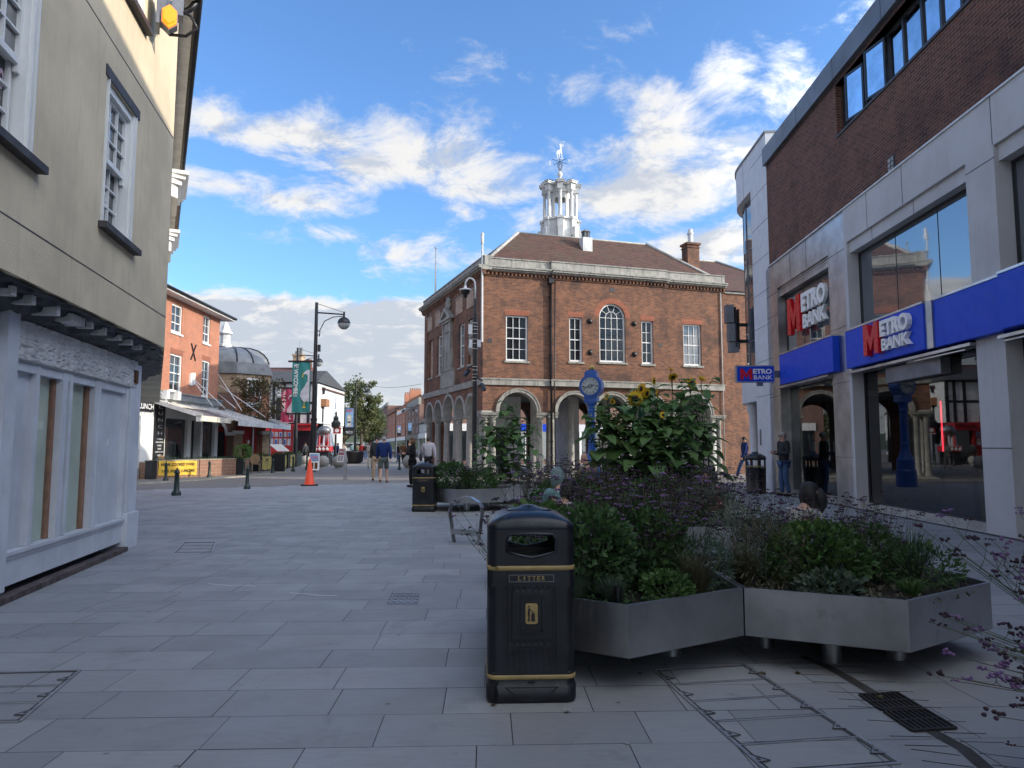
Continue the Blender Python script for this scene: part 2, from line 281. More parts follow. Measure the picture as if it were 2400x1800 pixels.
# ---------------------------------------------------------------- mesh helpers
SPLIT = {'panel_joint', 'bracket', 'fascia_joint', 'render_joint', 'camera', 'glazing_joint', 'inner_lining', 'sign_frame', 'sign_block', 'awning_arm', 'inner_wall', 'blind_panel', 'rubbed_brick_head', 'inner_door', 'sill', 'window_sticker', 'notice', 'queue_post', 'chimney_pot', 'chimney_pots', 'floodlight', 'wall_plate', 'post', 'cabinet', 'key_slot', 'lifting_corner', 'air_grille', 'impost', 'brick_head', 'brick_pier', 'pier_cap', 'shop_window', 'timber_jamb', 'entrance_jamb', 'steel_strip', 'concrete_lintel', 'window_poster', 'poster_motif', 'vent_slot', 'pillar', 'upper_wall', 'steel_strap', 'fascia_soffit', 'counter', 'hanger_rod', 'window_cornice', 'core'}
class MB:
    def __init__(s): s.v = []; s.f = []; s.m = []; s.sm = []
    def add(s, vs, fs, m=0, sm=False):
        o = len(s.v); s.v.extend(tuple(v) for v in vs)
        for f in fs: s.f.append(tuple(i + o for i in f)); s.m.append(m); s.sm.append(sm)
        return s
    def box(s, x0, x1, y0, y1, z0, z1, m=0):
        if x0 > x1: x0, x1 = x1, x0
        if y0 > y1: y0, y1 = y1, y0
        if z0 > z1: z0, z1 = z1, z0
        vs = [(x0, y0, z0), (x1, y0, z0), (x1, y1, z0), (x0, y1, z0), (x0, y0, z1), (x1, y0, z1), (x1, y1, z1), (x0, y1, z1)]
        return s.add(vs, [(0, 3, 2, 1), (4, 5, 6, 7), (0, 1, 5, 4), (1, 2, 6, 5), (2, 3, 7, 6), (3, 0, 4, 7)], m)
    def obox(s, c, ax, hx, hy, hz, m=0):
        """box centred at c, local x along unit ax (horizontal or not), up kept near z"""
        a = Vector(ax).normalized(); u = Vector((0, 0, 1))
        if abs(a.dot(u)) > 0.99: u = Vector((0, 1, 0))
        b = u.cross(a).normalized(); w = a.cross(b); c = Vector(c)
        vs = [c + a * (hx * i) + b * (hy * j) + w * (hz * k) for k in (-1, 1) for j in (-1, 1) for i in (-1, 1)]
        return s.add(vs, [(0, 2, 3, 1), (4, 5, 7, 6), (0, 1, 5, 4), (1, 3, 7, 5), (3, 2, 6, 7), (2, 0, 4, 6)], m)
    def prism(s, poly, z0, z1, m=0):
        n = len(poly)
        a = sum(poly[i][0] * poly[(i + 1) % n][1] - poly[(i + 1) % n][0] * poly[i][1] for i in range(n))
        if a < 0: poly = poly[::-1]
        vs = [(p[0], p[1], z0) for p in poly] + [(p[0], p[1], z1) for p in poly]
        fs = [tuple(range(n - 1, -1, -1)), tuple(range(n, 2 * n))] + [(i, (i + 1) % n, n + (i + 1) % n, n + i) for i in range(n)]
        return s.add(vs, fs, m)
    def xz(s, poly, y0, y1, m=0, holes=(), sm=False):
        """polygon in the x-z plane with holes, thick from y0 (front) to y1"""
        loops = [list(poly)] + [list(h) for h in holes]
        tl = [[Vector((p[0], p[1], 0)) for p in L] for L in loops]
        tri = tessellate_polygon(tl)
        pts = [p for L in loops for p in L]; n = len(pts)
        vs = [(p[0], y0, p[1]) for p in pts] + [(p[0], y1, p[1]) for p in pts]
        fs = []
        for a, b, c in tri:
            ar = (pts[b][0] - pts[a][0]) * (pts[c][1] - pts[a][1]) - (pts[c][0] - pts[a][0]) * (pts[b][1] - pts[a][1])
            if abs(ar) < 1e-10: continue
            if ar < 0: b, c = c, b
            fs.append((a, b, c)); fs.append((a + n, c + n, b + n))
        o = 0
        for L in loops:
            k = len(L)
            for i in range(k):
                j = (i + 1) % k; fs.append((o + i, o + i + n, o + j + n, o + j))
            o += k
        return s.add(vs, fs, m, sm)
    def cyl(s, p0, p1, r0, r1=None, n=12, m=0, caps=True, sm=True):
        if r1 is None: r1 = r0
        p0 = Vector(p0); p1 = Vector(p1); a = (p1 - p0)
        if a.length < 1e-9: return s
        a.normalize(); u = Vector((0, 0, 1)) if abs(a.z) < 0.95 else Vector((1, 0, 0))
        b = a.cross(u).normalized(); w = a.cross(b)
        vs = []
        for p, r in ((p0, r0), (p1, r1)):
            for i in range(n):
                t = 2 * pi * i / n; vs.append(p + b * (r * cos(t)) + w * (r * sin(t)))
        s.add(vs, [(i, (i + 1) % n, n + (i + 1) % n, n + i) for i in range(n)], m, sm)
        if caps: s.add(vs, [tuple(range(n)), tuple(range(2 * n - 1, n - 1, -1))], m, False)
        return s
    def tube(s, pts, r, n=8, m=0, sm=True, r1=None):
        pts = [Vector(p) for p in pts]; k = len(pts); vs = []; pb = None
        for i, p in enumerate(pts):
            a = (pts[min(i + 1, k - 1)] - pts[max(i - 1, 0)]).normalized()
            if pb is None:
                u = Vector((0, 0, 1)) if abs(a.z) < 0.9 else Vector((1, 0, 0)); b = a.cross(u).normalized()
            else:
                b = (pb - a * pb.dot(a)); b = b.normalized() if b.length > 1e-6 else a.orthogonal().normalized()
            pb = b; w = a.cross(b); rr = r if r1 is None else r + (r1 - r) * i / (k - 1)
            for j in range(n):
                t = 2 * pi * j / n; vs.append(p + b * (rr * cos(t)) + w * (rr * sin(t)))
        fs = [(i * n + j, i * n + (j + 1) % n, (i + 1) * n + (j + 1) % n, (i + 1) * n + j) for i in range(k - 1) for j in range(n)]
        fs += [tuple(range(n - 1, -1, -1)), tuple(range((k - 1) * n, k * n))]
        return s.add(vs, fs, m, sm)
    def lathe(s, prof, n=24, c=(0, 0, 0), m=0, sm=True, sy=1.0):
        vs = []; k = len(prof)
        for (r, z) in prof:
            for j in range(n):
                t = 2 * pi * j / n; vs.append((c[0] + r * cos(t), c[1] + r * sin(t) * sy, c[2] + z))
        fs = [(i * n + j, i * n + (j + 1) % n, (i + 1) * n + (j + 1) % n, (i + 1) * n + j) for i in range(k - 1) for j in range(n)]
        s.add(vs, fs, m, sm)
        cap = []
        if prof[0][0] > 1e-4: cap.append(tuple(range(n - 1, -1, -1)))
        if prof[-1][0] > 1e-4: cap.append(tuple(range((k - 1) * n, k * n)))
        if cap: s.add(vs, cap, m, False)
        return s
    def ball(s, c, r, n=12, m=0, sx=1, sy=1, sz=1):
        k = max(4, n // 2); prof = [(r * sin(pi * i / k) * 1.0, -r * cos(pi * i / k)) for i in range(k + 1)]
        vs = []
        for (rr, z) in prof:
            for j in range(n):
                t = 2 * pi * j / n; vs.append((c[0] + rr * cos(t) * sx, c[1] + rr * sin(t) * sy, c[2] + z * sz))
        fs = [(i * n + j, i * n + (j + 1) % n, (i + 1) * n + (j + 1) % n, (i + 1) * n + j) for i in range(k) for j in range(n)]
        return s.add(vs, fs, m, True)
    def grid(s, rows, m=0, sm=False, closed=False):
        k = len(rows[0]); vs = [p for r in rows for p in r]; fs = []
        for i in range(len(rows) - 1):
            for j in range(k if closed else k - 1):
                fs.append((i * k + j, i * k + (j + 1) % k, (i + 1) * k + (j + 1) % k, (i + 1) * k + j))
        return s.add(vs, fs, m, sm)
    def merge(s, o, f=lambda p: p, m=None):
        k = len(s.v); s.v.extend(tuple(f(Vector(v))) for v in o.v)
        for a, b, c in zip(o.f, o.m, o.sm): s.f.append(tuple(i + k for i in a)); s.m.append(b if m is None else m); s.sm.append(c)
        return s
    def pieces(s):
        par = {}
        def find(a):
            while par.setdefault(a, a) != a: par[a] = par[par[a]]; a = par[a]
            return a
        key = [tuple(round(c, 4) for c in v) for v in s.v]
        for f in s.f:
            r = find(key[f[0]])
            for i in f[1:]: par[find(key[i])] = r
        out = {}
        for f, m, sm in zip(s.f, s.m, s.sm):
            g = find(key[f[0]]); b = out.setdefault(g, (MB(), {}))
            idx = []
            for i in f:
                if i not in b[1]: b[1][i] = len(b[0].v); b[0].v.append(s.v[i])
                idx.append(b[1][i])
            b[0].f.append(tuple(idx)); b[0].m.append(m); b[0].sm.append(sm)
        return [b[0] for b in out.values()]
    def build(s, name, mats, parent=None, loc=None, bevel=0.0):
        if name in SPLIT and parent is not None:
            ps = s.pieces()
            if 1 < len(ps) <= 40:
                os_ = [p._build('chimney_pot' if name == 'chimney_pots' else name, mats, parent, loc, bevel) for p in ps]; os_[0]['_sib'] = len(os_); SIB[os_[0].name] = os_; return os_[0]
        return s._build(name, mats, parent, loc, bevel)
    def _build(s, name, mats, parent=None, loc=None, bevel=0.0):
        me = bpy.data.meshes.new(name); me.from_pydata(s.v, [], s.f)
        if isinstance(mats, str): mats = [mats]
        for x in mats: me.materials.append(MATS[x])
        me.polygons.foreach_set('material_index', s.m); me.polygons.foreach_set('use_smooth', s.sm)
        me.validate(); me.update()
        o = bpy.data.objects.new(name, me); C.objects.link(o)
        if parent is not None: o.parent = parent
        if loc is not None: o.location = loc
        if bevel:
            bm = bmesh.new(); bm.from_mesh(me); bmesh.ops.remove_doubles(bm, verts=bm.verts, dist=1e-5)
            es = [e for e in bm.edges if len(e.link_faces) == 2 and e.calc_face_angle(0) > 0.6]
            bmesh.ops.bevel(bm, geom=es, offset=bevel, segments=2, affect='EDGES', profile=0.6)
            bm.to_mesh(me); bm.free()
        return o
SIB = {}
def tag(o, label=None, cat=None, group=None, kind=None):
    if label: o['label'] = label
    if cat: o['category'] = cat
    if group: o['group'] = group
    if kind: o['kind'] = kind
    return o
def thing(name, label, cat, loc=(0, 0, 0), rz=0.0, group=None):
    o = bpy.data.objects.new(name, None); C.objects.link(o); o.empty_display_size = 0.1
    o.location = loc; o.rotation_euler = (0, 0, rz)
    return tag(o, label, cat, group)
def dup(root, loc, rz=0.0, label=None, group=None, scale=None):
    kids = {}
    for ob in ALLKIDS(root): kids.setdefault(ob.parent, []).append(ob)
    def cp(o, par):
        c = o.copy(); C.objects.link(c); c.parent = par
        for k in kids.get(o, []): cp(k, c)
        return c
    r = cp(root, None); r.location = loc; r.rotation_euler = (0, 0, rz)
    if scale: r.scale = scale if hasattr(scale, '__len__') else (scale,) * 3
    if label: r['label'] = label
    if group: r['group'] = group
    return r
def ALLKIDS(root):
    out = []; st = [root]
    allo = list(bpy.data.objects); ch = {}
    for o in allo:
        if o.parent: ch.setdefault(o.parent.name, []).append(o)
    while st:
        x = st.pop()
        for k in ch.get(x.name, []): out.append(k); st.append(k)
    return out
def text_mb(txt, size, depth=0.01, bold=0.0, spacing=1.0, m=0, align='CENTER'):
    cu = bpy.data.curves.new('t', 'FONT'); cu.body = txt; cu.size = size; cu.extrude = depth / 2; cu.offset = bold; cu.space_character = spacing
    cu.align_x = align; cu.resolution_u = 3; cu.align_y = 'CENTER'
    ob = bpy.data.objects.new('t', cu); C.objects.link(ob); bpy.context.view_layer.update()
    me = bpy.data.meshes.new_from_object(ob.evaluated_get(bpy.context.evaluated_depsgraph_get()))
    b = MB(); b.add([v.co[:] for v in me.vertices], [tuple(p.vertices) for p in me.polygons], m)
    bpy.data.objects.remove(ob); bpy.data.curves.remove(cu); bpy.data.meshes.remove(me)
    return b
def fit_text(txt, x0, x1, z0, z1, y, depth=0.01, bold=0.0, m=0, rot=None):
    """lettering filling the box x0..x1, z0..z1, its face at y looking to -y"""
    b = text_mb(txt, 1.0, 1.0, bold)
    xs = [v[0] for v in b.v]; ys = [v[1] for v in b.v]; ax, bx, ay, by = min(xs), max(xs), min(ys), max(ys)
    o = MB()
    def f(p):
        u = (p.x - ax) / (bx - ax); w = (p.y - ay) / (by - ay)
        if rot == 'down': u, w = w, 1 - u
        return (x0 + (x1 - x0) * u, y - (p.z + 0.5) * depth, z0 + (z1 - z0) * w)
    return o.merge(b, f, m)
def arc(cx, cz, r, a0, a1, n, rz=None):
    rz = rz or r
    return [(cx + r * cos(a0 + (a1 - a0) * i / n), cz + rz * sin(a0 + (a1 - a0) * i / n)) for i in range(n + 1)]
def archpoly(x0, x1, z0, zs, n=16, zt=None):
    r = (x1 - x0) / 2; zt = zt if zt else zs + r
    return [(x0, z0), (x1, z0)] + arc((x0 + x1) / 2, zs, r, 0, pi, n, zt - zs)
def rect(x0, x1, z0, z1): return [(x0, z0), (x1, z0), (x1, z1), (x0, z1)]
class Frame:
    def __init__(s, ox, oy, dx, dy):
        n = hypot(dx, dy); s.o = Vector((ox, oy, 0)); s.d = Vector((dx / n, dy / n, 0)); s.rz = atan2(dy, dx); s.nn = Vector((-s.d.y, s.d.x, 0))
    def px(s, x, y, dep=0.0):
        o = s.o + s.nn * dep; r = ray(x, y)
        det = r.x * (-s.d.y) + s.d.x * r.y
        t = (o.x * (-s.d.y) + s.d.x * o.y) / det
        return ((t * r.x - s.o.x) * s.d.x + (t * r.y - s.o.y) * s.d.y, EYE + t * r.z)
    def w(s, a, d, z=0.0):
        p = s.o + s.d * a + s.nn * d; return Vector((p.x, p.y, z))
def sash(parent, x0, x1, z0, z1, y=0.1, cols=3, rows=4, frame=0.07, bar=0.022, fm='white_paint', gm='pane', sill=True, sillm='stone', head=0, arch=False, meet=True, name='window', sill_out=0.06, y_wall=0.0):
    """a sliding sash window: frame + glazing bars (one mesh), pane child, sill child"""
    b = MB(); zm = (z0 + z1) / 2
    if arch:
        r = (x1 - x0) / 2; zs = z1 - r
        b.xz(archpoly(x0, x1, z0, zs), y - 0.05, y + 0.03, holes=[archpoly(x0 + frame, x1 - frame, z0 + frame * 1.3, zs)])
        ri = r - frame
        for k in range(1, cols):
            xx = x0 + frame + (x1 - x0 - 2 * frame) * k / cols; b.box(xx - bar / 2, xx + bar / 2, y - 0.02, y + 0.02, z0 + frame, zs + (0 if k in (1, cols - 1) else ri * .45))
        for k in range(1, rows):
            zz = z0 + frame + (zs - z0 - frame) * k / (rows - 1); b.box(x0 + frame, x1 - frame, y - 0.018, y + 0.018, zz - bar / 2, zz + bar / 2)
        cx = (x0 + x1) / 2
        pts = arc(cx, zs, ri * .5, 0, pi, 12)
        for i in range(12): b.obox(((pts[i][0] + pts[i + 1][0]) / 2, y, (pts[i][1] + pts[i + 1][1]) / 2), (pts[i + 1][0] - pts[i][0], 0, pts[i + 1][1] - pts[i][1]), ri * .07, .016, bar / 2)
        for a in (36, 72, 108, 144):
            a = radians(a); b.obox((cx + cos(a) * ri * .75, y, zs + sin(a) * ri * .75), (cos(a), 0, sin(a)), ri * .26, .016, bar / 2)
        o = b.build(name, fm, parent)
        MB().xz(archpoly(x0 + frame * .5, x1 - frame * .5, z0 + frame * .5, zs), y + 0.022, y + 0.04).build('pane', gm, o)
    else:
        b.xz(rect(x0, x1, z0, z1), y - 0.05, y + 0.03, holes=[rect(x0 + frame, x1 - frame, z0 + frame * 1.3, z1 - frame)])
        for k in range(1, cols):
            xx = x0 + frame + (x1 - x0 - 2 * frame) * k / cols; b.box(xx - bar / 2, xx + bar / 2, y - 0.02, y + 0.02, z0 + frame, z1 - frame)
        for k in range(1, rows):
            zz = z0 + frame + (z1 - z0 - 2 * frame) * k / rows
            if meet and k == rows // 2: b.box(x0 + frame, x1 - frame, y - 0.035, y + 0.021, zz - bar, zz + bar)
            else: b.box(x0 + frame, x1 - frame, y - 0.018, y + 0.018, zz - bar / 2, zz + bar / 2)
        o = b.build(name, fm, parent)
        MB().box(x0 + frame * .5, x1 - frame * .5, y + 0.022, y + 0.04, z0 + frame * .5, z1 - frame * .5).build('pane', gm, o)
    if sill:
        MB().box(x0 - 0.08, x1 + 0.08, y_wall - sill_out, y + 0.02, z0 - 0.09, z0 - 0.003).build('sill', sillm, o)
    return o
def wall_open(parent, name, outer, holes, thick, mat, y0=0.0, m=None):
    return MB().xz(outer, y0, y0 + thick, holes=holes).build(name, mat, parent)

# ================================================================ SETTING: ground
def struct(name, o): o.name = name; o['kind'] = 'structure'; return o
def groundmat():
    m, t, b = _base('slab')
    at = t.new('ShaderNodeVertexColor'); at.layer_name = 'tone'
    tc = t.new('ShaderNodeTexCoord'); v = tc.outputs['Object']
    c = t.mix(at.outputs[0], (0.240, 0.252, 0.262), (0.312, 0.324, 0.334))
    c = t.mix(t.ramp(t.noise(v, 0.55, 6, 0.65), 0.35, 0.7, 0.0, 0.30), c, (0.2, 0.205, 0.215))
    mp = t.new('ShaderNodeMapping', inp={0: v}); mp.inputs['Scale'].default_value = (2, 22, 1)
    c = t.mix(t.ramp(t.noise(mp.outputs[0], 2, 5, 0.7), 0.4, 0.75, 0.0, 0.28), c, (0.165, 0.18, 0.195))
    c = t.mix(t.ramp(t.noise(v, 1.7, 7, 0.75, 0.6), 0.52, 0.72, 0.0, 0.45), c, (0.125, 0.135, 0.145)); c = t.mix(t.ramp(t.noise(v, 3.1, 8, 0.8, 1.2), 0.60, 0.80, 0.0, 0.35), c, (0.42, 0.44, 0.46))
    vo = t.new('ShaderNodeTexVoronoi'); t.l.new(v, vo.inputs['Vector']); vo.inputs['Scale'].default_value = 2.3
    c = t.mix(t.ramp(vo.outputs['Distance'], 0.020, 0.048, 0.65, 0.0), c, (0.07, 0.07, 0.07))
    vo2 = t.new('ShaderNodeTexVoronoi'); t.l.new(v, vo2.inputs['Vector']); vo2.inputs['Scale'].default_value = 1.1
    c = t.mix(t.ramp(vo2.outputs['Distance'], 0.008, 0.016, 0.6, 0.0), c, (0.6, 0.6, 0.6))
    c = t.mix(t.ramp(t.noise(v, 9, 5, 0.7), 0.62, 0.78, 0.0, 0.5), c, (0.10, 0.10, 0.10))
    t.l.new(c, b.inputs['Base Color']); t.l.new(t.ramp(t.noise(v, 2.5, 4), 0.3, 0.7, 0.50, 0.70), b.inputs['Roughness'])
    b.inputs['Specular IOR Level'].default_value = 0.35
    bn = t.new('ShaderNodeBump'); bn.inputs['Strength'].default_value = 0.25; bn.inputs['Distance'].default_value = 0.004
    t.l.new(t.noise(v, 60, 5, 0.7), bn.inputs['Height']); t.l.new(bn.outputs[0], b.inputs['Normal'])
groundmat()
def settmat(name, c1, c2, mortar, w, h, ms_, rot=0):
    m, t, b = _base(name)
    tc = t.new('ShaderNodeTexCoord'); mp = t.new('ShaderNodeMapping', inp={0: tc.outputs['Object']}); mp.inputs['Rotation'].default_value = (0, 0, rot)
    br = t.new('ShaderNodeTexBrick'); t.l.new(mp.outputs[0], br.inputs['Vector']); br.inputs['Scale'].default_value = 1
    br.inputs['Brick Width'].default_value = w; br.inputs['Row Height'].default_value = h; br.inputs['Mortar Size'].default_value = ms_
    br.inputs['Color1'].default_value = (*c1, 1); br.inputs['Color2'].default_value = (*c2, 1); br.inputs['Mortar'].default_value = (*mortar, 1)
    c = t.mix(t.ramp(t.noise(tc.outputs['Object'], 0.35, 6, 0.65), 0.35, 0.7, 0.0, 0.45), br.outputs[0], tuple(x * 0.55 for x in c1))
    t.l.new(c, b.inputs['Base Color']); b.inputs['Roughness'].default_value = 0.75
settmat('street', (0.26, 0.24, 0.22), (0.20, 0.185, 0.17), (0.10, 0.09, 0.08), 0.55, 0.28, 0.012, radians(-20))
settmat('setts', (0.24, 0.225, 0.21), (0.19, 0.175, 0.165), (0.07, 0.065, 0.06), 0.22, 0.11, 0.012, radians(55))
settmat('far_road', (0.23, 0.21, 0.19), (0.19, 0.175, 0.16), (0.12, 0.11, 0.1), 1.2, 0.6, 0.02, radians(-20))
pm('joint', (0.06, 0.062, 0.067), 0.95, var=0.2); pm('kerb', (0.38, 0.35, 0.28), 0.85, var=0.15, vscale=4)
pm('cover_edge', (0.34, 0.35, 0.37), 0.5, metal=0.5, var=0.15); pm('cast_iron', (0.03, 0.028, 0.028), 0.7, metal=0.3, var=0.2); pm('channel', (0.05, 0.046, 0.045), 0.9, var=0.3)
pm('seam', (0.085, 0.088, 0.095), .9, var=.2); pm('chalk', (0.55, 0.56, 0.58), 0.9); pm('engineering_brick', (0.10, 0.075, 0.075), 0.7, var=0.3, vscale=7)
b = MB(); b.add([(-900, -60, -0.05), (900, -60, -0.05), (900, 1500, -0.05), (-900, 1500, -0.05)], [(0, 1, 2, 3)])
struct('ground', b.build('ground', 'far_road'))
b = MB(); b.add([(-9, -4, -0.014), (9.5, -4, -0.014), (9.5, 27.6, -0.014), (-9, 27.0, -0.014)], [(0, 1, 2, 3)]); struct('ground', b.build('ground', 'joint'))
b = MB(); b.add([(-9, 24.6, -0.010), (16, 25.6, -0.010), (16, 62, -0.010), (-27, 62, -0.010), (-27, 12, -0.010), (-9, 12, -0.010)], [(0, 1, 2, 3, 4, 5)]); struct('street', b.build('street', 'street'))
# band of diagonal setts in front of the cafe
pts = [(-16.5, 20.8), (-7.3, 26.2), (-8.8, 30.5), (-13.0, 33.5), (-18.6, 28.0)]
b = MB(); b.add([(p[0], p[1], -0.006) for p in pts], [tuple(range(len(pts)))]); struct('road', b.build('road', 'setts'))
# paving slabs, each a face of the one paving sheet, joints left open
rot = radians(2.0); R2 = Matrix.Rotation(rot, 3, 'Z')
vs = []; fs = []; tone = []
pitch = 0.405; rnd = random.Random(3)
def inside(x, y):
    if y > 27.6 + 0.03 * x or y < -3: return False
    if x < -9 and y < 16: return False
    # edge of slab paving next to the setts
    if x < -5.5 and (y - 21.5) > (x + 16) * 0.52: return False
    return -14.5 < x < 9.6
row = 0; y = -3.0
while y < 28.5:
    x = -15 - rnd.random() * 0.6
    while x < 10.5:
        L = rnd.choice((0.5, 0.6, 0.66, 0.72, 0.8, 0.88)); cx, cy = x + L / 2, y + pitch / 2
        p = R2 @ Vector((cx, cy, 0))
        if inside(p.x, p.y):
            g = 0.0018 + rnd.random() * 0.0012; k = len(vs); dz = rnd.random() * 0.0012
            for a, c_ in ((x + g, y + g), (x + L - g, y + g), (x + L - g, y + pitch - g), (x + g, y + pitch - g)):
                q = R2 @ Vector((a, c_, 0)); vs.append((q.x, q.y, dz - 0.001))
            fs.append((k, k + 1, k + 2, k + 3)); tone.append(rnd.random() ** 1.2)
        x += L
    y += pitch; row += 1
me = bpy.data.meshes.new('paving'); me.from_pydata(vs, [], fs); me.materials.append(MATS['slab'])
ca = me.color_attributes.new('tone', 'FLOAT_COLOR', 'CORNER')
for i, p in enumerate(me.polygons):
    for li in p.loop_indices: ca.data[li].color = (tone[i],) * 3 + (1,)
me.update(); pav = bpy.data.objects.new('paving', me); C.objects.link(pav); pav['kind'] = 'structure'
# kerb line by the cafe terrace, raised terrace pavement
ka = [G(320, 1135), G(465, 1126), G(560, 1118), G(680, 1106)]
b = MB(); n = len(ka)
for i in range(n - 1):
    a, c_ = ka[i], ka[i + 1]; d = (c_ - a).normalized(); nn = Vector((-d.y, d.x, 0)); m_ = (a + c_) / 2
    b.obox((m_.x, m_.y, 0.0), d, (c_ - a).length / 2, 0.09, 0.04)
struct('kerb', b.build('kerb', 'kerb'))
b = MB(); poly = [(p.x - 0.05, p.y + 0.1) for p in ka] + [(-13.4, 44), (-26, 44), (-26, 27)]
b.add([(p[0], p[1], 0.028) for p in poly], [tuple(range(len(poly)))]); struct('pavement', b.build('pavement', 'street'))
# recessed access covers
def cover(name, label, quad, ndiv, tri=True, side=(0, 1), group=None):
    c0 = sum(quad, Vector()) / len(quad)
    root = thing(name, label, 'manhole cover', (c0.x, c0.y, 0.0), 0, group)
    q = [p - Vector((c0.x, c0.y, 0)) for p in quad]
    tl, tr, br_, bl = q; b = MB(); e = MB()
    def strip(mb, a, c_, w, z):
        d = (c_ - a); L = d.length
        mb.obox(((a.x + c_.x) / 2, (a.y + c_.y) / 2, z - 0.002), d, L / 2, w / 2, 0.0022)
    for a, c_ in ((tl, tr), (tr, br_), (br_, bl), (bl, tl)):
        strip(b, a, c_, 0.016, 0.006); 
        off = (c_ - a).normalized(); nn = Vector((-off.y, off.x, 0)) * 0.022; strip(e, a - nn, c_ - nn, 0.004, 0.0045)
    for k in range(1, ndiv):
        a = tl.lerp(bl, k / ndiv); c_ = tr.lerp(br_, k / ndiv); strip(b, a, c_, 0.012, 0.0045); strip(e, a + Vector((0, .013, 0)), c_ + Vector((0, .013, 0)), 0.0035, 0.0040)
    b.build('frame', 'cover_edge', root); e.build('seam', 'seam', root)
    t_ = MB()
    if tri:
        for (A, B_, sg) in ((tl, bl, 1), (tr, br_, -1)):
            d = (B_ - A).normalized(); nn = Vector((-d.y, d.x, 0)) * sg
            for k in range(ndiv):
                for f in (0.35,):
                    p = A.lerp(B_, (k + f) / ndiv); s_ = 0.085
                    vsq = [p, p + d * s_ * 1.1, p + nn * s_ * 0.8 + d * s_ * 0.95]
                    t_.add([(v.x, v.y, 0.0046) for v in vsq], [(0, 1, 2) if sg > 0 else (0, 2, 1)])
                    e2 = MB()
        t_.build('lifting_corner', 'cover_edge', root)
        e3 = MB()
        for (A, B_, sg) in ((tl, bl, 1), (tr, br_, -1)):
            d = (B_ - A).normalized(); nn = Vector((-d.y, d.x, 0)) * sg
            for k in range(ndiv):
                p = A.lerp(B_, (k + .35) / ndiv); s_ = 0.085; a1 = p + d * s_ * 1.1; a2 = p + nn * s_ * .8 + d * s_ * .95
                for u, v in ((a1, a2), (p, a2)): strip(e3, u, v, 0.004, 0.0072)
                cc = (p + a1 + a2) / 3; e3.box(cc.x - .008, cc.x + .008, cc.y - .008, cc.y + .008, 0.005, 0.0075)
        e3.build('key_slot', 'seam', root)
    return root
cover('access_cover', 'large recessed paving cover with triangular lifting corners in front of the steel planters', [G(1532, 1571), G(1746, 1558), G(2110, 1790), G(1800, 1812)], 5)
cover('access_cover', 'recessed paving cover cut off by the lower left edge, with triangular corners', [G(-260, 1584), G(188, 1572), G(46, 1693), G(-420, 1706)], 3)
cover('access_cover', 'small recessed paving cover with light metal seams near the blue-white shopfront post', [G(430, 1272), G(506, 1271), G(497, 1294), G(410, 1295)], 3, tri=False)
# small chequered inspection cover
q = [G(916, 1391), G(985, 1391), G(980, 1416), G(905, 1416)]; c0 = sum(q, Vector()) / 4
root = thing('inspection_cover', 'small square metal cover with a diamond tread in the middle of the paving', 'manhole cover', (c0.x, c0.y, 0))
b = MB(); qq = [p - c0 for p in q]; b.add([(p.x, p.y, 0.004) for p in qq][::-1], [(0, 1, 2, 3)]); b.build('plate', 'cover_edge', root)
b = MB()
for i in range(9):
    for j in range(7):
        p = qq[0].lerp(qq[1], (i + .5) / 9).lerp(qq[3].lerp(qq[2], (i + .5) / 9), (j + .5) / 7)
        b.obox((p.x, p.y, 0.0055), (1, 0.8 if (i + j) % 2 else -0.8, 0), 0.016, 0.004, 0.0015)
b.build('tread', 'seam', root)
# drain channel with two gratings
z3 = lambda x, y: G(1640 + x / 2.9105, 1240 + y / 2.9105)
cpts = [z3(700, 870), z3(860, 935), z3(1000, 1010), z3(1200, 1130), z3(1330, 1215), z3(1600, 1390), z3(1800, 1500), z3(1960, 1640), z3(2150, 1850)]
b = MB(); rows = []
for i, p in enumerate(cpts):
    d = (cpts[min(i + 1, len(cpts) - 1)] - cpts[max(i - 1, 0)]).normalized(); nn = Vector((-d.y, d.x, 0)) * 0.035
    rows.append([(p.x - nn.x, p.y - nn.y, 0.0025), (p.x + nn.x, p.y + nn.y, 0.0025)])
b.grid(rows); struct('drain_channel', b.build('drain_channel', 'channel'))
b = MB()
for i in range(15):
    t_ = i / 14 * (len(cpts) - 1.01); k = int(t_); p = cpts[k].lerp(cpts[k + 1], t_ - k); d = (cpts[k + 1] - cpts[k]).normalized(); nn = Vector((-d.y, d.x, 0))
    for sg in (-1, 1):
        c_ = p + nn * (0.035 + 0.11) * sg; b.obox((c_.x, c_.y, 0.0008), nn + d * 0.2, 0.10, 0.0018, 0.0014)
struct('paving_joints', b.build('paving_joints', 'seam'))
gq = [z3(1090, 1140), z3(1350, 1125), z3(1750, 1365), z3(1450, 1385)]
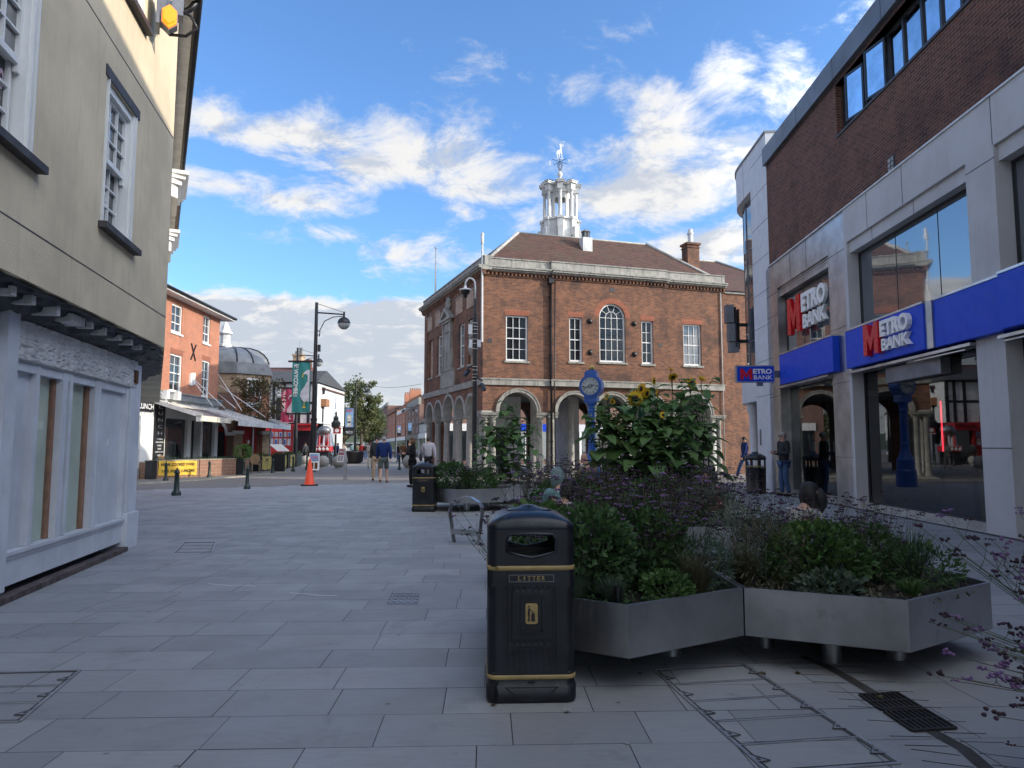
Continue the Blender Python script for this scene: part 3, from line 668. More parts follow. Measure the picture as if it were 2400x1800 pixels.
for h_, (f0, f1) in enumerate(((0.0, 0.44), (0.50, 1.0))):
    A, B_, C_, D_ = gq[0].lerp(gq[3], f0), gq[1].lerp(gq[2], f0), gq[1].lerp(gq[2], f1), gq[0].lerp(gq[3], f1)
    c0 = (A + B_ + C_ + D_) / 4; A, B_, C_, D_ = [p - c0 for p in (A, B_, C_, D_)]
    root = thing('drain_grating', ['upper cast iron drain grating of the pair in the curved channel', 'lower cast iron drain grating of the pair in the curved channel'][h_], 'drain', (c0.x, c0.y, 0), 0, 'drain gratings in the channel')
    b = MB(); b.add([(p.x, p.y, 0.003) for p in (D_, C_, B_, A)], [(0, 1, 2, 3)]); b.build('pit', 'joint', root)
    b = MB()
    for i in range(9):
        t_ = i / 8; a = A.lerp(B_, t_); c_ = D_.lerp(C_, t_); m_ = (a + c_) / 2; b.obox((m_.x, m_.y, 0.008), c_ - a, (c_ - a).length / 2, 0.0065, 0.004)
    for (a, c_) in ((A, B_), (D_, C_), (A.lerp(D_, .5), B_.lerp(C_, .5))):
        m_ = (a + c_) / 2; b.obox((m_.x, m_.y, 0.0086), c_ - a, (c_ - a).length / 2, 0.009, 0.004)
    b.build('bars', 'cast_iron', root)
# chalk scribbles
for lab, pp in (('left wavy white chalk line on the paving', [(487, 1368), (520, 1371), (545, 1373), (580, 1372), (598, 1375)]), ('right faint white chalk line on the paving', [(678, 1390), (720, 1392), (750, 1396), (790, 1396)])):
    b = MB(); P_ = [G(*p) for p in pp]; rows = [[(p.x, p.y - 0.012, 0.0018), (p.x, p.y + 0.012, 0.0018)] for p in P_]; b.grid(rows); tag(b.build('chalk_mark', 'chalk'), lab, 'chalk mark', 'chalk marks on the paving')
# small litter and leaves lying on the slabs
def scrap(px, py, s_, mat, label, cat, grp=None, hz=0.4):
    p = G(px, py); r_ = random.Random(int(px)); b = MB(); n = 9
    for k in range(3):
        vs_ = [(s_ * (0.4 + 0.6 * r_.random()) * cos(2 * pi * i / n), s_ * (0.4 + 0.6 * r_.random()) * sin(2 * pi * i / n), s_ * hz * r_.random() + 0.003) for i in range(n)] + [(0, 0, s_ * hz * 1.3 * (k + 1) / 3)]
        b.add(vs_, [(i, (i + 1) % n, n) for i in range(n)])
    tag(b.build('litter' if 'tissue' in label else 'fallen_leaf', mat, loc=(p.x, p.y, 0.0)), label, cat, grp)
scrap(1328, 1671, 0.022, 'cloth_white', 'crumpled white tissue on the paving in front of the nearest bin', 'litter', hz=0.9)
scrap(1470, 1745, 0.012, 'cloth_white', 'tiny white tissue scrap near the bottom edge of the paving', 'litter')
scrap(1786, 1580, 0.03, 'leaf_autumn', 'green-brown dead leaf on the edge of the large paving cover', 'leaf', 'fallen leaves'); scrap(1870, 1579, 0.022, 'hair_brown', 'dark dead leaf lying right of the large paving cover', 'leaf', 'fallen leaves'); scrap(2062, 1638, 0.03, 'leaf_autumn', 'pale dead leaf on the upper drain grating', 'leaf', 'fallen leaves')
scrap(1157, 1654, 0.02, 'hair_brown', 'dark dead leaf by the left foot of the nearest bin', 'leaf', 'fallen leaves'); scrap(1500, 1580, 0.016, 'hair_brown', 'small dead leaf under the front edge of the nearest planter', 'leaf', 'fallen leaves')

# ================================================================ LEFT: cream rendered corner building
FL = Frame(-2.9, 0, -.2035, 1)
LB = thing('corner_building', 'cream rendered corner building with a pale blue-white shopfront under its jettied upper floor', 'building', (FL.o.x, FL.o.y, 0), FL.rz)
# upper wall with window openings
wa = (4.95, 5.99, 3.82, 5.42); wb = (7.56, 8.60, 3.80, 5.42); wc = (7.62, 8.66, 6.66, 8.0)
WT = 7.95
b = MB(); b.xz(rect(-10, 10.2, 2.80, WT), 0, 0.28, holes=[rect(*wa), rect(*wb), rect(wc[0], wc[1], wc[2], 7.9)])
b.build('upper_wall', 'cream_render', LB)
MB().box(-10, 10.15, 0.28, 9.0, 2.86, WT - 0.01).build('upper_core', 'cream_render', LB)
# expansion joints (thin grooves filled dark)
b = MB(); b.box(-10, 10.18, -0.003, 0.004, 3.226, 3.238); b.box(-10, 10.18, -0.003, 0.004, 5.864, 5.878)
b.box(1.7, 1.708, -0.003, 0.004, 2.82, 7.9)
b.build('render_joint', 'sill_dark', LB)
for (w_, nm, hd) in ((wa, 'left', 0), (wb, 'mid', 1), (wc, 'top', 0)):
    x0, x1, z0, z1 = w_; z1 = min(z1, 7.9)
    zm = (z0 + z1) / 2
    fr = MB()
    fr.xz(rect(x0 + 0.002, x1 - 0.002, z0 + 0.002, z1 - 0.002), 0.03, 0.16, holes=[rect(x0 + .09, x1 - .13, z0 + .05, z1 - .09)])   # box frame
    fr.box(x0 + .05, x0 + .07, -0.012, 0.03, z0, z1); fr.box(x1 - .10, x1 - .07, 0.0, 0.04, z0, z1); fr.box(x1 - .05, x1 - .03, -0.012, 0.032, z0, z1)
    fo = fr.build('window_frame', 'white_paint', LB)
    for (a0, a1, yy, nm2) in ((zm - .03, z1 - .09, 0.075, 'upper_sash'), (z0 + .05, zm + .02, 0.125, 'lower_sash')):
        sb = MB(); xl, xr = x0 + .09, x1 - .13 if nm2 == 'upper_sash' else x1 - .16
        sb.xz(rect(xl, xr, a0, a1), yy, yy + .04, holes=[rect(xl + .04, xr - .04, a0 + .06, a1 - .04)])
        for k in (1, 2):
            xx = xl + .04 + (xr - xl - .08) * k / 3; sb.box(xx - .01, xx + .01, yy + .004, yy + .035, a0 + .05, a1 - .03)
        rr = 3
        for k in range(1, rr):
            zz = a0 + .06 + (a1 - a0 - .1) * k / rr; sb.box(xl + .03, xr - .03, yy + .005, yy + .034, zz - .01, zz + .01)
        if nm2 == 'upper_sash': sb.box(xr - .05, xr - .005, yy, yy + .04, a0 - .07, a0)
        so_ = sb.build(nm2, 'white_paint', fo)
        MB().box(xl + .02, xr - .02, yy + .036, yy + .044, a0 + .02, a1 - .02).build('pane', 'pane_wavy' if nm2 == 'upper_sash' else 'pane', fo)
    MB().box(x0 - 0.05, x1 + 0.10, -0.09, 0.1, z0 - 0.07, z0 - 0.002).build('sill', 'sill_dark', fo)
    if hd: MB().box(x0 - 0.05, x1 + 0.05, -0.015, 0.05, z1 + .002, z1 + 0.12).build('lintel', 'sill_dark', fo)
    # remains of lettering inside the lower sash
    if nm == 'mid':
        for ch, xx in (('R', .22), ('S', .48), ('B', .48)):
            fit_text(ch, x0 + xx, x0 + xx + .12, z0 + .28 + (.12 if ch == 'B' else 0), z0 + .48 + (.0 if ch != 'B' else .05), 0.16, .004, 0.01).build('lettering', 'white_paint', fo)
    if nm == 'left':
        fit_text('S', x1 - .36, x1 - .25, z0 + .36, z0 + .60, 0.16, .004, 0.02).build('lettering', 'panel_white', fo); fit_text('o', x1 - .30, x1 - .22, z0 + .5, z0 + .68, 0.158, .004, 0.01).build('lettering', 'goose_pink', fo)
# wing running on down the street, turning a little left
WR = Frame(*FL.w(10.2, 0).xy, -.50, 1)
def toLB(F_, a, d): 
    p = F_.w(a, d) - FL.o; return (p.dot(FL.d), p.dot(FL.nn))
p0, p1, p2, p3 = toLB(WR, 0, 0), toLB(WR, 14, 0), toLB(WR, 14, 8), toLB(WR, 0, 8.5)
b = MB(); b.prism([p0, p1, p2, p3], 2.8, WT); b.build('wing_wall', 'cream_render', LB)
b = MB(); b.prism([toLB(WR, .3, .6), toLB(WR, 14, .6), p2, p3], 0, 2.79); b.build('wing_base', 'blue_white', LB)
# eaves: soffit, fascia, gutter
e0, e1 = toLB(WR, -.2, -.24), toLB(WR, 14, -.24); f0_, f1_ = toLB(WR, -.1, 0.1), toLB(WR, 14, 0.1)
b = MB(); b.prism([e0, e1, f1_, f0_], WT - .02, WT + .04)
b.prism([(-10, -.30), (e0[0] + .05, -.30), (e0[0] + .05, .1), (-10, .1)], WT - .018, WT + .042); b.build('soffit', 'white_worn', LB)
b = MB()
g0, g1 = Vector((*e0, WT + .03)), Vector((*e1, WT + .03)); b.tube([g0, g1], 0.07, 10); b.tube([(-10, -.34, WT + .04), (e0[0], e0[1], WT + .04)], 0.07, 10)
b.tube([(e0[0] + .02, e0[1] + .02, WT), (e0[0] + .06, e0[1] + .12, WT - .12), (e0[0] - .12, e0[1] + .42, WT - .42), (e0[0] - .12, e0[1] + .46, WT - .62)], 0.045, 10)
b.build('gutter', 'black_metal', LB)
b = MB(); b.add([(-10, -.3, WT + .1), (e0[0], e0[1], WT + .1), (e0[0] - 3, 4, WT + 2.6), (-10, 4, WT + 2.6), (e1[0], e1[1], WT + .1), (p2[0], p2[1], WT + 2.6)], [(0, 1, 2, 3), (1, 4, 5, 2)]); b.build('roof', 'slate', LB)
# projecting cornices of oriel windows further along the wing
for (a, d, z, s_) in ((3.0, 0.30, 6.05, 1.0), (6.9, 0.26, 6.55, 1.1)):
    z = P(425, 425, FL.w(10.2, 0).y + a * .9).z if a < 4 else P(408, 560, FL.w(10.2, 0).y + a * .9).z
    b = MB()
    for k, (o_, zz, hh) in enumerate(((d, .32, .07), (d - .05, .24, .08), (d - .11, .14, .1), (d - .17, -.1, .24))):
        q = [toLB(WR, a - .0 + .06 * k, -o_), toLB(WR, a + 1.5 - .06 * k, -o_), toLB(WR, a + 1.5, .05), toLB(WR, a, .05)]; b.prism(q, z + zz - .15, z + zz + hh - .15)
    b.build('window_cornice', 'white_paint', LB)
# ---- cove under the jetty
def cove(F_, s0, s1, name='jetty_cove'):
    rows = []; N = 9; M = int((s1 - s0) / .12) + 1; r_ = random.Random(5)
    for i in range(M + 1):
        s_ = s0 + (s1 - s0) * i / M; row = []
        for j in range(N):
            t_ = j / (N - 1) * pi / 2; u_ = j / (N - 1); yy = 0.03 + .36 * u_; zz = 2.785 - .20 * u_ ** 1.7
            wob = (r_.random() - .5) * 0.035 + 0.018 * sin(s_ * 9 + j * 2.3)
            p = toLB(F_, s_, yy + wob) if F_ is not FL else (s_, yy + wob); row.append((p[0], p[1], min(2.79, zz + wob * .6 - 0.004)))
        rows.append(row[::-1])
    return MB().grid(rows, 0, True)
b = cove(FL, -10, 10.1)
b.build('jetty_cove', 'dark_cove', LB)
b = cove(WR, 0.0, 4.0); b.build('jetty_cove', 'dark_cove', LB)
b = MB(); r_ = random.Random(8)
for k in range(30):
    s_ = -3 + k * .45 + r_.uniform(-.06, .06)
    if s_ > 10: break
    w_ = (.34 if abs(s_ - 7.2) < .25 else .05 + .06 * r_.random()); MB().box(s_, s_ + w_, 0.10 + .04 * r_.random(), .40, 2.66 + .03 * r_.random(), 2.755).build('joist_end', 'white_worn', LB)
# ---- shopfront, set back under the jetty
SY = 0.39
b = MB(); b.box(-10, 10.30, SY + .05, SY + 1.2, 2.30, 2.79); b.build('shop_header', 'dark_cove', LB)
# stippled plaster fascia with real relief
from mathutils import noise as mnoise
rows = []; nx, nz = 260, 46
for j in range(nz + 1):
    row = []
    for i in range(nx + 1):
        s_ = 6.66 + (10.25 - 6.66) * i / nx; z_ = 2.215 + (2.60 - 2.215) * j / nz
        w_ = mnoise.noise(Vector((s_ * 7, z_ * 26, 1.3))) + .5 * mnoise.noise(Vector((s_ * 16, z_ * 60, 4.3)))
        w_ = 1 - abs(w_) * 2.6
        edge = 0 if 0 < i < nx and 0 < j < nz else 0.05
        row.append((s_, SY - .035 - .013 * w_ + edge, z_))
    rows.append(row)
MB().grid(rows, 0, True).build('plaster_fascia', 'white_worn', LB)
MB().box(6.66, 10.25, SY + .0, SY + .1, 2.2, 2.57).build('fascia_board', 'blue_white', LB)
b = MB(); b.box(-10, 10.15, SY, SY + .25, 0.02 + .10, 0.40); b.box(6.5, 6.72, SY - .06, SY + .1, 0.1, 2.75); b.box(3, 6.5, SY + .02, SY + .2, 0.4, 2.4); b.build('stall_riser', 'blue_white', LB)
b = MB(); b.box(3.0, 10.12, SY - .035, SY + .12, 0.40, 0.435); b.box(3.0, 10.12, SY - .015, SY + .12, 0.36, 0.40); b.build('shop_sill', 'blue_white', LB)
# window divisions
b = MB()
b.box(6.72, 6.80, SY + .0, SY + .12, .44, 2.2); b.box(6.80, 7.24, SY + .06, SY + .1, .44, 2.2); b.box(7.24, 7.31, SY - .01, SY + .14, .44, 2.2)
b.box(7.86, 7.99, SY - .01, SY + .16, .44, 2.2); b.box(8.06, 8.13, SY - .01, SY + .14, .44, 2.2); b.box(8.80, 8.90, SY - .01, SY + .16, .44, 2.2)
b.box(8.90, 8.97, SY - .02, SY + .14, .44, 2.2); b.box(8.97, 9.93, SY + .05, SY + .1, .44, 2.2); b.box(9.93, 10.02, SY - .01, SY + .14, .44, 2.2); b.box(7.99, 8.06, SY + .07, SY + .12, .44, 2.2)
b.box(6.72, 10.02, SY - .0, SY + .14, 2.12, 2.205)
b.build('shop_frame', 'blue_white', LB)
b = MB(); b.box(7.80, 7.86, SY + .055, SY + .12, .44, 2.12); b.box(8.73, 8.80, SY + .055, SY + .12, .44, 2.12); b.build('timber_jamb', 'wood_cafe', LB)
for a, c_ in ((7.31, 7.80), (8.13, 8.73)):
    w_ = MB().box(a, c_, SY + .075, SY + .085, .44, 2.12).build('shop_window', 'clear_pane', LB)
    MB().box(a - .0, c_ + .0, SY + .10, SY + .11, .44, 2.12).build('blind', 'interior_blind' if 'interior_blind' in MATS else pm('interior_blind', (0.66, 0.68, 0.58), .9, var=.05).name, w_)
# corner post with a plinth and rough surface
b = MB(); b.box(10.04, 10.48, SY - .03, SY + .6, .5, 2.56); b.build('corner_post', 'blue_white', LB, bevel=0.015)
b = MB(); b.box(10.00, 10.50, SY - .07, SY + .65, .0, .50); b.build('post_plinth', 'blue_white', LB, bevel=0.012)
MB().box(10.10, 10.22, SY - .065, SY - .03, 2.28, 2.46).build('iron_fitting', 'cloth_brownc', LB)
MB().box(9.45, 9.49, SY + .045, SY + .055, 1.42, 1.50).build('letter_plate', 'white_paint', LB)
# brick-on-edge course at the foot of the wall
b = MB(); s_ = -2.0
while s_ < 9.98: b.box(s_, s_ + .066, SY - .10, SY + .02, -.01, .058); s_ += .075
b.build('brick_footing', 'engineering_brick', LB, bevel=0.004)
MB().box(-2, 9.98, SY - .09, SY + .02, -.01, .05).build('mortar', 'joint', LB)
# back of house
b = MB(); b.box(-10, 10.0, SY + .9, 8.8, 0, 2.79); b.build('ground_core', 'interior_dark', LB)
# lamp glowing amber below the eaves, and its box
lx, lz = FL.px(397, 42, -.25)
LMP = thing('wall_lamp', 'hexagonal wall lamp glowing amber just under the eaves of the cream building', 'lamp', FL.w(lx, -.25, lz), 0.45)
b = MB(); hexa = [(0.10 * cos(radians(a)), 0.155 * sin(radians(a))) for a in range(30, 390, 60)]; b.xz(hexa, -.05, .0); b.xz([(p[0] * .75, p[1] * .75) for p in hexa], -.085, -.05); b.build('lens', 'amber', LMP)
b = MB(); b.xz([(p[0] * 1.13, p[1] * 1.13) for p in hexa], -.02, .12, holes=[]); b.box(-.13, .02, .1, .26, -.02, .30); b.box(.02, .16, .05, .25, .1, .34); b.box(-.15, -.11, -.05, .25, -.12, .33); b.build('housing', 'grey_metal', LMP)
b = MB(); b.tube([(.1, .1, .2), (.25, .02, .1), (.33, .0, -.05), (.2, .1, -.14), (0, .12, -.16)], .02, 6); b.build('cable', 'black_metal', LMP)

# ================================================================ RIGHT: bank building
FB = Frame(7.97, 21.9, -.035, -1)
BB = thing('bank_building', 'bank building with dark brick upper wall, steel and concrete clad front and blue fascias', 'building', (FB.o.x, FB.o.y, 0), FB.rz)
TOPB = 6.92
# steel clad part (far) and concrete part (near)
b = MB(); b.xz(rect(0, 5.65, 0, TOPB), 0, .27, holes=[rect(.97, 4.70, 3.4, 6.12), rect(.97, 4.70, .03, 3.3)]); b.build('steel_cladding', 'steel', BB)
b = MB(); b.box(.97, 4.70, .06, .30, 5.86, 6.12); b.build('steel_lintel', 'steel', BB)
b = MB(); b.box(0, 5.65, -.004, .01, 6.015, 6.03)
for s_ in (2.1, 3.3): b.box(s_, s_ + .01, -.004, .01, 6.15, TOPB)
b.box(0, .97, -.004, .01, 5.35, 5.362); b.box(4.70, 5.65, -.004, .01, 2.9, 2.912); b.box(0, .97, -.004, .01, 2.9, 2.912); b.box(4.7, 5.65, -.004, .01, 4.2, 4.212); b.box(4.7, 5.65, -.004, .01, 1.15, 1.16)
b.build('panel_joint', 'dark_frame', BB)
b = MB()
b.xz(rect(5.66, 34, 0, TOPB), -.02, .27, holes=[rect(5.80, 10.38, 3.4, 6.12), rect(5.80, 10.40, .03, 3.3), rect(11.12, 16.2, 3.4, 6.12), rect(11.12, 16.2, .03, 3.3), rect(17.0, 22, 3.4, 6.12), rect(17.0, 22, .03, 3.3), rect(22.8, 27, 3.4, 6.12)])
b.build('concrete_cladding', 'concrete', BB)
b = MB()
for (a, c_) in ((5.80, 10.38), (11.12, 16.2), (17, 22)): b.box(a, c_, .05, .30, 5.86, 6.12)
b.build('concrete_lintel', 'concrete', BB)
b = MB()
for s_ in (6.85, 8.35, 11.1, 12.6, 14.4): b.box(s_, s_ + .012, -.024, .0, 6.13, TOPB)
b.box(10.38, 11.12, -.024, 0, 5.92, 5.932); b.box(10.40, 11.12, -.024, 0, 1.37, 1.385); b.box(6.9, 6.91, .046, .06, 5.86, 6.12); b.box(8.6, 8.61, .046, .06, 5.86, 6.12)
b.build('panel_joint', 'concrete_joint', BB)
MB().box(0.3, 34, -.05, .3, TOPB, TOPB + .035).build('string_flashing', 'white_metal', BB)
MB().box(0.34, 34, .02, .3, TOPB - .0, TOPB + .002).build('flashing_base', 'lead', BB)
# brick upper wall with the long window strip
AW0, AZ0, AZ1 = 5.5, 8.80, 10.05
b = MB(); b.xz(rect(.36, 34, TOPB + .035, 10.16), 0.0, .3, holes=[rect(AW0, 33, AZ0, AZ1)]); b.build('brick_wall', 'bank_brick', BB)
b = MB(); b.box(.30, 34, -.10, .5, 10.163, 10.70); b.box(.36, 34, .0, .5, 10.05, 10.16); b.build('roof_fascia', 'fascia_grey', BB)
b = MB()
for k in range(10): b.box(3.2 + k * 2.4, 3.215 + k * 2.4, -.104, -.1, 10.17, 10.69)
b.build('fascia_joint', 'dark_frame', BB)
MB().box(AW0, 33, -.03, .3, AZ0 - .06, AZ0 - .001).build('window_sill', 'sill_dark', BB)
# vent grille and stain in brick
b = MB()
vx, vz = FB.px(2088, 386); b.box(vx - .10, vx + .16, -.012, .02, vz - .16, vz + .16); b.build('air_brick', 'dark_frame', BB)
b = MB()
for i in range(3):
    for j in range(2): b.box(vx - .08 + j * .12, vx - .0 + j * .12, -.02, .0, vz - .14 + i * .10, vz - .07 + i * .10)
b.build('vent_slot', 'stone_grey', BB)
# attic windows
mull = [AW0 + .02, 6.05, 6.66, 7.04, 7.66, 8.30, 8.98, 9.6, 10.22, 10.9, 11.55, 12.2, 12.85]
wf = MB(); wf.xz(rect(AW0 + .003, 32.99, AZ0 + .003, AZ1 - .003), .17, .24, holes=[rect(a + .05, c_ - .02, AZ0 + .08, AZ1 - .08) for a, c_ in zip(mull[:-1], mull[1:])] + [rect(13, 32.9, AZ0 + .08, AZ1 - .08)])
wf = wf.build('attic_window', 'dark_frame', BB)
for i, (a, c_) in enumerate(zip(mull[:-1], mull[1:])):
    if i in (1, 3): continue
    MB().box(a + .02, c_ + .01, .205, .215, AZ0 + .05, AZ1 - .05).build('pane', 'pane_attic', wf)
MB().box(13, 32.9, .205, .215, AZ0 + .05, AZ1 - .05).build('pane', 'pane_attic', wf)
pm('blinds', (.72, .76, .84), .9, var=.15, vscale=7)
for a, c_ in ((6.10, 6.62), (7.09, 7.62)): MB().box(a, c_, .25, .26, AZ0 + .1, AZ1 - .09).build('curtain', 'blinds', BB)
for (a, c_) in ((6.08, 6.68), (7.06, 7.68)):   # two casements standing open, hinged on their far side
    L = c_ - a; ca, sa = cos(radians(15)), sin(radians(15)); h = MB()
    h.xz(rect(0, L, AZ0 + .07, AZ1 - .07), -.02, .02, holes=[rect(.05, L - .05, AZ0 + .12, AZ1 - .12)])
    f_ = lambda p: (c_ - (L - p.x) * ca - p.y * sa, .13 - (L - p.x) * sa + p.y * ca, p.z)
    o_ = MB().merge(h, f_).build('open_casement', 'dark_frame', BB)
    g = MB(); g.box(.03, L - .03, -.004, .004, AZ0 + .1, AZ1 - .1); MB().merge(g, f_).build('pane', 'pane_attic', o_)
    g = MB(); g.box(.03, .16, .03, .05, 9.3, 9.32); MB().merge(g, f_).build('handle', 'white_metal', o_)
# upper shop windows
for (a, c_) in ((.97, 4.70), (5.80, 10.38), (11.12, 16.2), (17, 22)):
    gb = MB(); gb.xz(rect(a + .003, c_ - .003, 3.403, 5.857), .24, .30, holes=[rect(a + .05, c_ - .04, 3.45, 5.81)]); go = gb.build('upper_window', 'dark_frame', BB)
    MB().box(a + .03, c_ - .02, .262, .27, 3.43, 5.83).build('pane', 'pane_mirror', go)
    gb = MB(); 
    for q in (.36, .70): gb.box(a + (c_ - a) * q, a + (c_ - a) * q + .012, .255, .275, 3.43, 5.83)
    gb.build('glazing_joint', 'dark_frame', go)
# ground floor glass walls, dark interior behind
for k, (a, c_) in enumerate(((.97, 4.70), (5.80, 10.40), (11.12, 16.2))):
    gb = MB(); gb.xz(rect(a + .003, c_ - .003, .033, 3.297), .24, .31, holes=[rect(a + .05, c_ - .04, .17, 3.24)]); go = gb.build('shop_window', 'dark_frame' if k else 'steel', BB)
    MB().box(a + .03, c_ - .02, .268, .276, .15, 3.26).build('pane', 'shop_glass', go)
    MB().box(a, c_, .0, .24, 0.005, .032).build('threshold', 'stone_grey', go)
MB().box(5.80, 10.40, .10, .24, 0.033, .15).build('plinth_ledge', 'stone_grey', BB)
MB().box(0, 34, .0 - .022, .27, 0.0, .028).build('base_strip', 'concrete_joint', BB)
# interior shell
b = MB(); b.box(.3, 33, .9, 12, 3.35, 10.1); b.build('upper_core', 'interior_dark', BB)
b = MB(); b.box(.3, 33, 5.2, 5.3, 0, 3.35); b.box(0.2, .3, .3, 5.3, 0, 10.1); b.box(33, 33.1, .3, 12, 0, 10.1); b.box(.3, 33, 12, 12.1, 0, 10.6); b.build('back_wall', 'interior_mid', BB)
MB().box(.3, 33, .3, 5.2, 0.0, .02).build('floor', 'interior_mid', BB)
MB().box(.3, 33, .5, 12, 10.1, 10.16).build('roof', 'lead', BB)
# entrance: dark door columns, steel jamb with push plates
b = MB(); b.box(1.05, 1.6, .30, .5, .03, 3.2); b.box(1.66, 1.95, .31, .5, .03, 3.2); b.build('entrance_jamb', 'steel', BB)
b = MB(); b.cyl((3.45, .62, 0.03), (3.45, .62, 3.3), .28, n=20); b.build('entrance_column', 'black_metal', BB)
b = MB(); b.box(2.0, 3.1, .36, .40, .08, .16); b.box(2.0, 3.1, .36, .4, 2.55, 2.62); b.box(2.0, 2.06, .36, .4, .08, 2.6); b.box(3.04, 3.1, .36, .4, .08, 2.6); b.build('door_frame', 'dark_frame', BB)
b = MB()
for i in range(5): b.box(1.42, 1.58, .292, .3, 1.45 + i * .11, 1.50 + i * .11)
b.build('notice', 'letter_white', BB)
b = MB()
for i, s_ in enumerate((2.35, 2.55, 2.7, 2.95, 3.9, 4.02, 4.2, 4.35)): b.box(s_, s_ + .07, .28, .284, 1.28, 1.55)
b.build('window_sticker', 'letter_white', BB)
b = MB(); b.box(2.25, 2.33, .28, .284, 1.28, 1.55); b.build('window_sticker', 'bank_red', BB)
# interior things seen through the big pane
b = MB(); ys = FB.px(2330, 1100, .4)
b.box(9.55, 10.3, .42, .75, .15, 1.08); tag(b.build('cabinet', 'yellow_box', BB))
p_ = [FB.px(2203, 940, .5), FB.px(2210, 1058, .5)]
MB().box(p_[0][0] - .012, p_[0][0] + .012, .5, .52, p_[1][1], p_[0][1]).build('neon_strip', 'neon_red', BB)
b = MB()
for s_ in (8.3, 8.7): b.cyl((s_, 1.2, .02), (s_, 1.2, 1.0), .02, n=8)
b.build('queue_post', 'steel_bright', BB)
b = MB(); b.cyl((8.6, 1.6, .62), (8.6, 1.6, .65), .5, n=20); b.cyl((8.6, 1.6, .02), (8.6, 1.6, .62), .03, n=8); b.build('round_table', 'white_metal', BB)
b = MB(); b.box(6.4, 7.4, 1.6, 2.2, .02, .95); b.box(2.1, 4.4, 2.6, 3.2, .02, 1.0); b.build('counter', 'wood_cafe', BB)
b = MB(); a0 = FB.px(1720 + 1165 / 3.253, 820 + 190 / 3.253, .1); a1 = FB.px(1720 + 1585 / 3.253, 820 + 130 / 3.253, .1)
b.box(a0[0], a1[0], .08, .26, 2.72, 3.02); b.build('shutter_box', 'grey_metal', BB)
b = MB(); b.box(a0[0] + .9, a1[0] + .02, .06, .075, 3.02, 3.05); b.box(6.5, 7.2, .1, .2, 3.08, 3.10); b.box(8.6, 10.2, -.08, .0, 3.0, 3.02); b.box(11.2, 15, -.08, .0, 3.0, 3.02); b.build('steel_strip', 'steel_bright', BB)  # plain bright steel strips under the fascias, no light source
b = MB(); b.box(.97, 4.7, -.12, .2, 3.10, 3.16); b.box(5.7, 10.4, -.12, .2, 3.05, 3.10); b.box(11.1, 16.2, -.12, .2, 3.05, 3.10); b.build('fascia_soffit', 'steel_bright', BB)
# blue fascias with a thin bright edge
def fas(x0, x1, z0, z1, dep, d0=0.0):
    o_ = MB().box(x0, x1, dep, d0, z0, z1).build('blue_fascia', 'bank_blue', BB, bevel=0.01)
    MB().box(x0, x1, dep - .012, d0, z1 + .002, z1 + .04).build('fascia_trim', 'steel_bright', BB); return o_
D = -.17
xl = FB.px(1826, 840, D)[0]; xr = FB.px(1952, 840, D)[0]; z0 = FB.px(1830, 902, D)[1]; z1 = FB.px(1830, 832, D)[1]; fas(xl, xr, z0, z1, D)
xl = FB.px(1988, 810, D)[0]; xm = FB.px(2172, 760, D)[0]; xm2 = FB.px(2189, 760, D)[0]; xr = FB.px(2348, 700, D)[0]; xr2 = FB.px(2356, 700, D)[0]
zf0 = FB.px(1993, 864, D)[1]; zf1 = FB.px(1988, 778, D)[1]
fas(xl, xm, zf0, zf1, D - .06); fas(xm2, xr, zf0, zf1, D); fas(xr2, 16.5, zf0, zf1, D - .1); fas(17, 24, zf0, zf1, D)
MB().box(xm + .0, xm2, D - .03, 0, zf0, zf1 + .02).build('fascia_end', 'steel', BB)
def banklogo(x0, x1, z0, z1, y, split=.36, nm=''):
    """raised letters: red M, then ETRO over BANK"""
    W_ = x1 - x0; H_ = z1 - z0; d = .09
    m = MB(); xm_ = x0 + W_ * split; w_ = xm_ - x0
    poly = [(0, 0), (.26, 0), (.26, .55), (.50, .12), (.74, .55), (.74, 0), (1, 0), (1, 1), (.76, 1), (.50, .52), (.24, 1), (0, 1)]
    m.xz([(x0 + p[0] * w_, z0 + p[1] * H_) for p in poly], y - d * 1.3, y)
    mo = m.build('letter_m', 'bank_red', BB)
    t_ = fit_text('ETRO', xm_ + W_ * .02, x1, z0 + H_ * .47, z0 + H_ * .97, y, d, .045); t_.build('lettering', 'letter_white', BB)
    t_ = fit_text('BANK', xm_ + W_ * .05, x1, z0 + H_ * .03, z0 + H_ * .40, y, d, .018); t_.build('lettering', 'letter_white', BB)
u = [FB.px(1853, 740, .1), FB.px(1940, 700, .1), FB.px(1853, 788, .1), FB.px(1853, 705, .1)]
banklogo(u[0][0], u[1][0], u[2][1], u[3][1] + .02, .12)
u = [FB.px(2036, 800, D - .06), FB.px(2139, 770, D - .06), FB.px(2037, 836, D - .06), FB.px(2037, 763, D - .06)]
banklogo(u[0][0], u[1][0], u[2][1], u[3][1], D - .06)
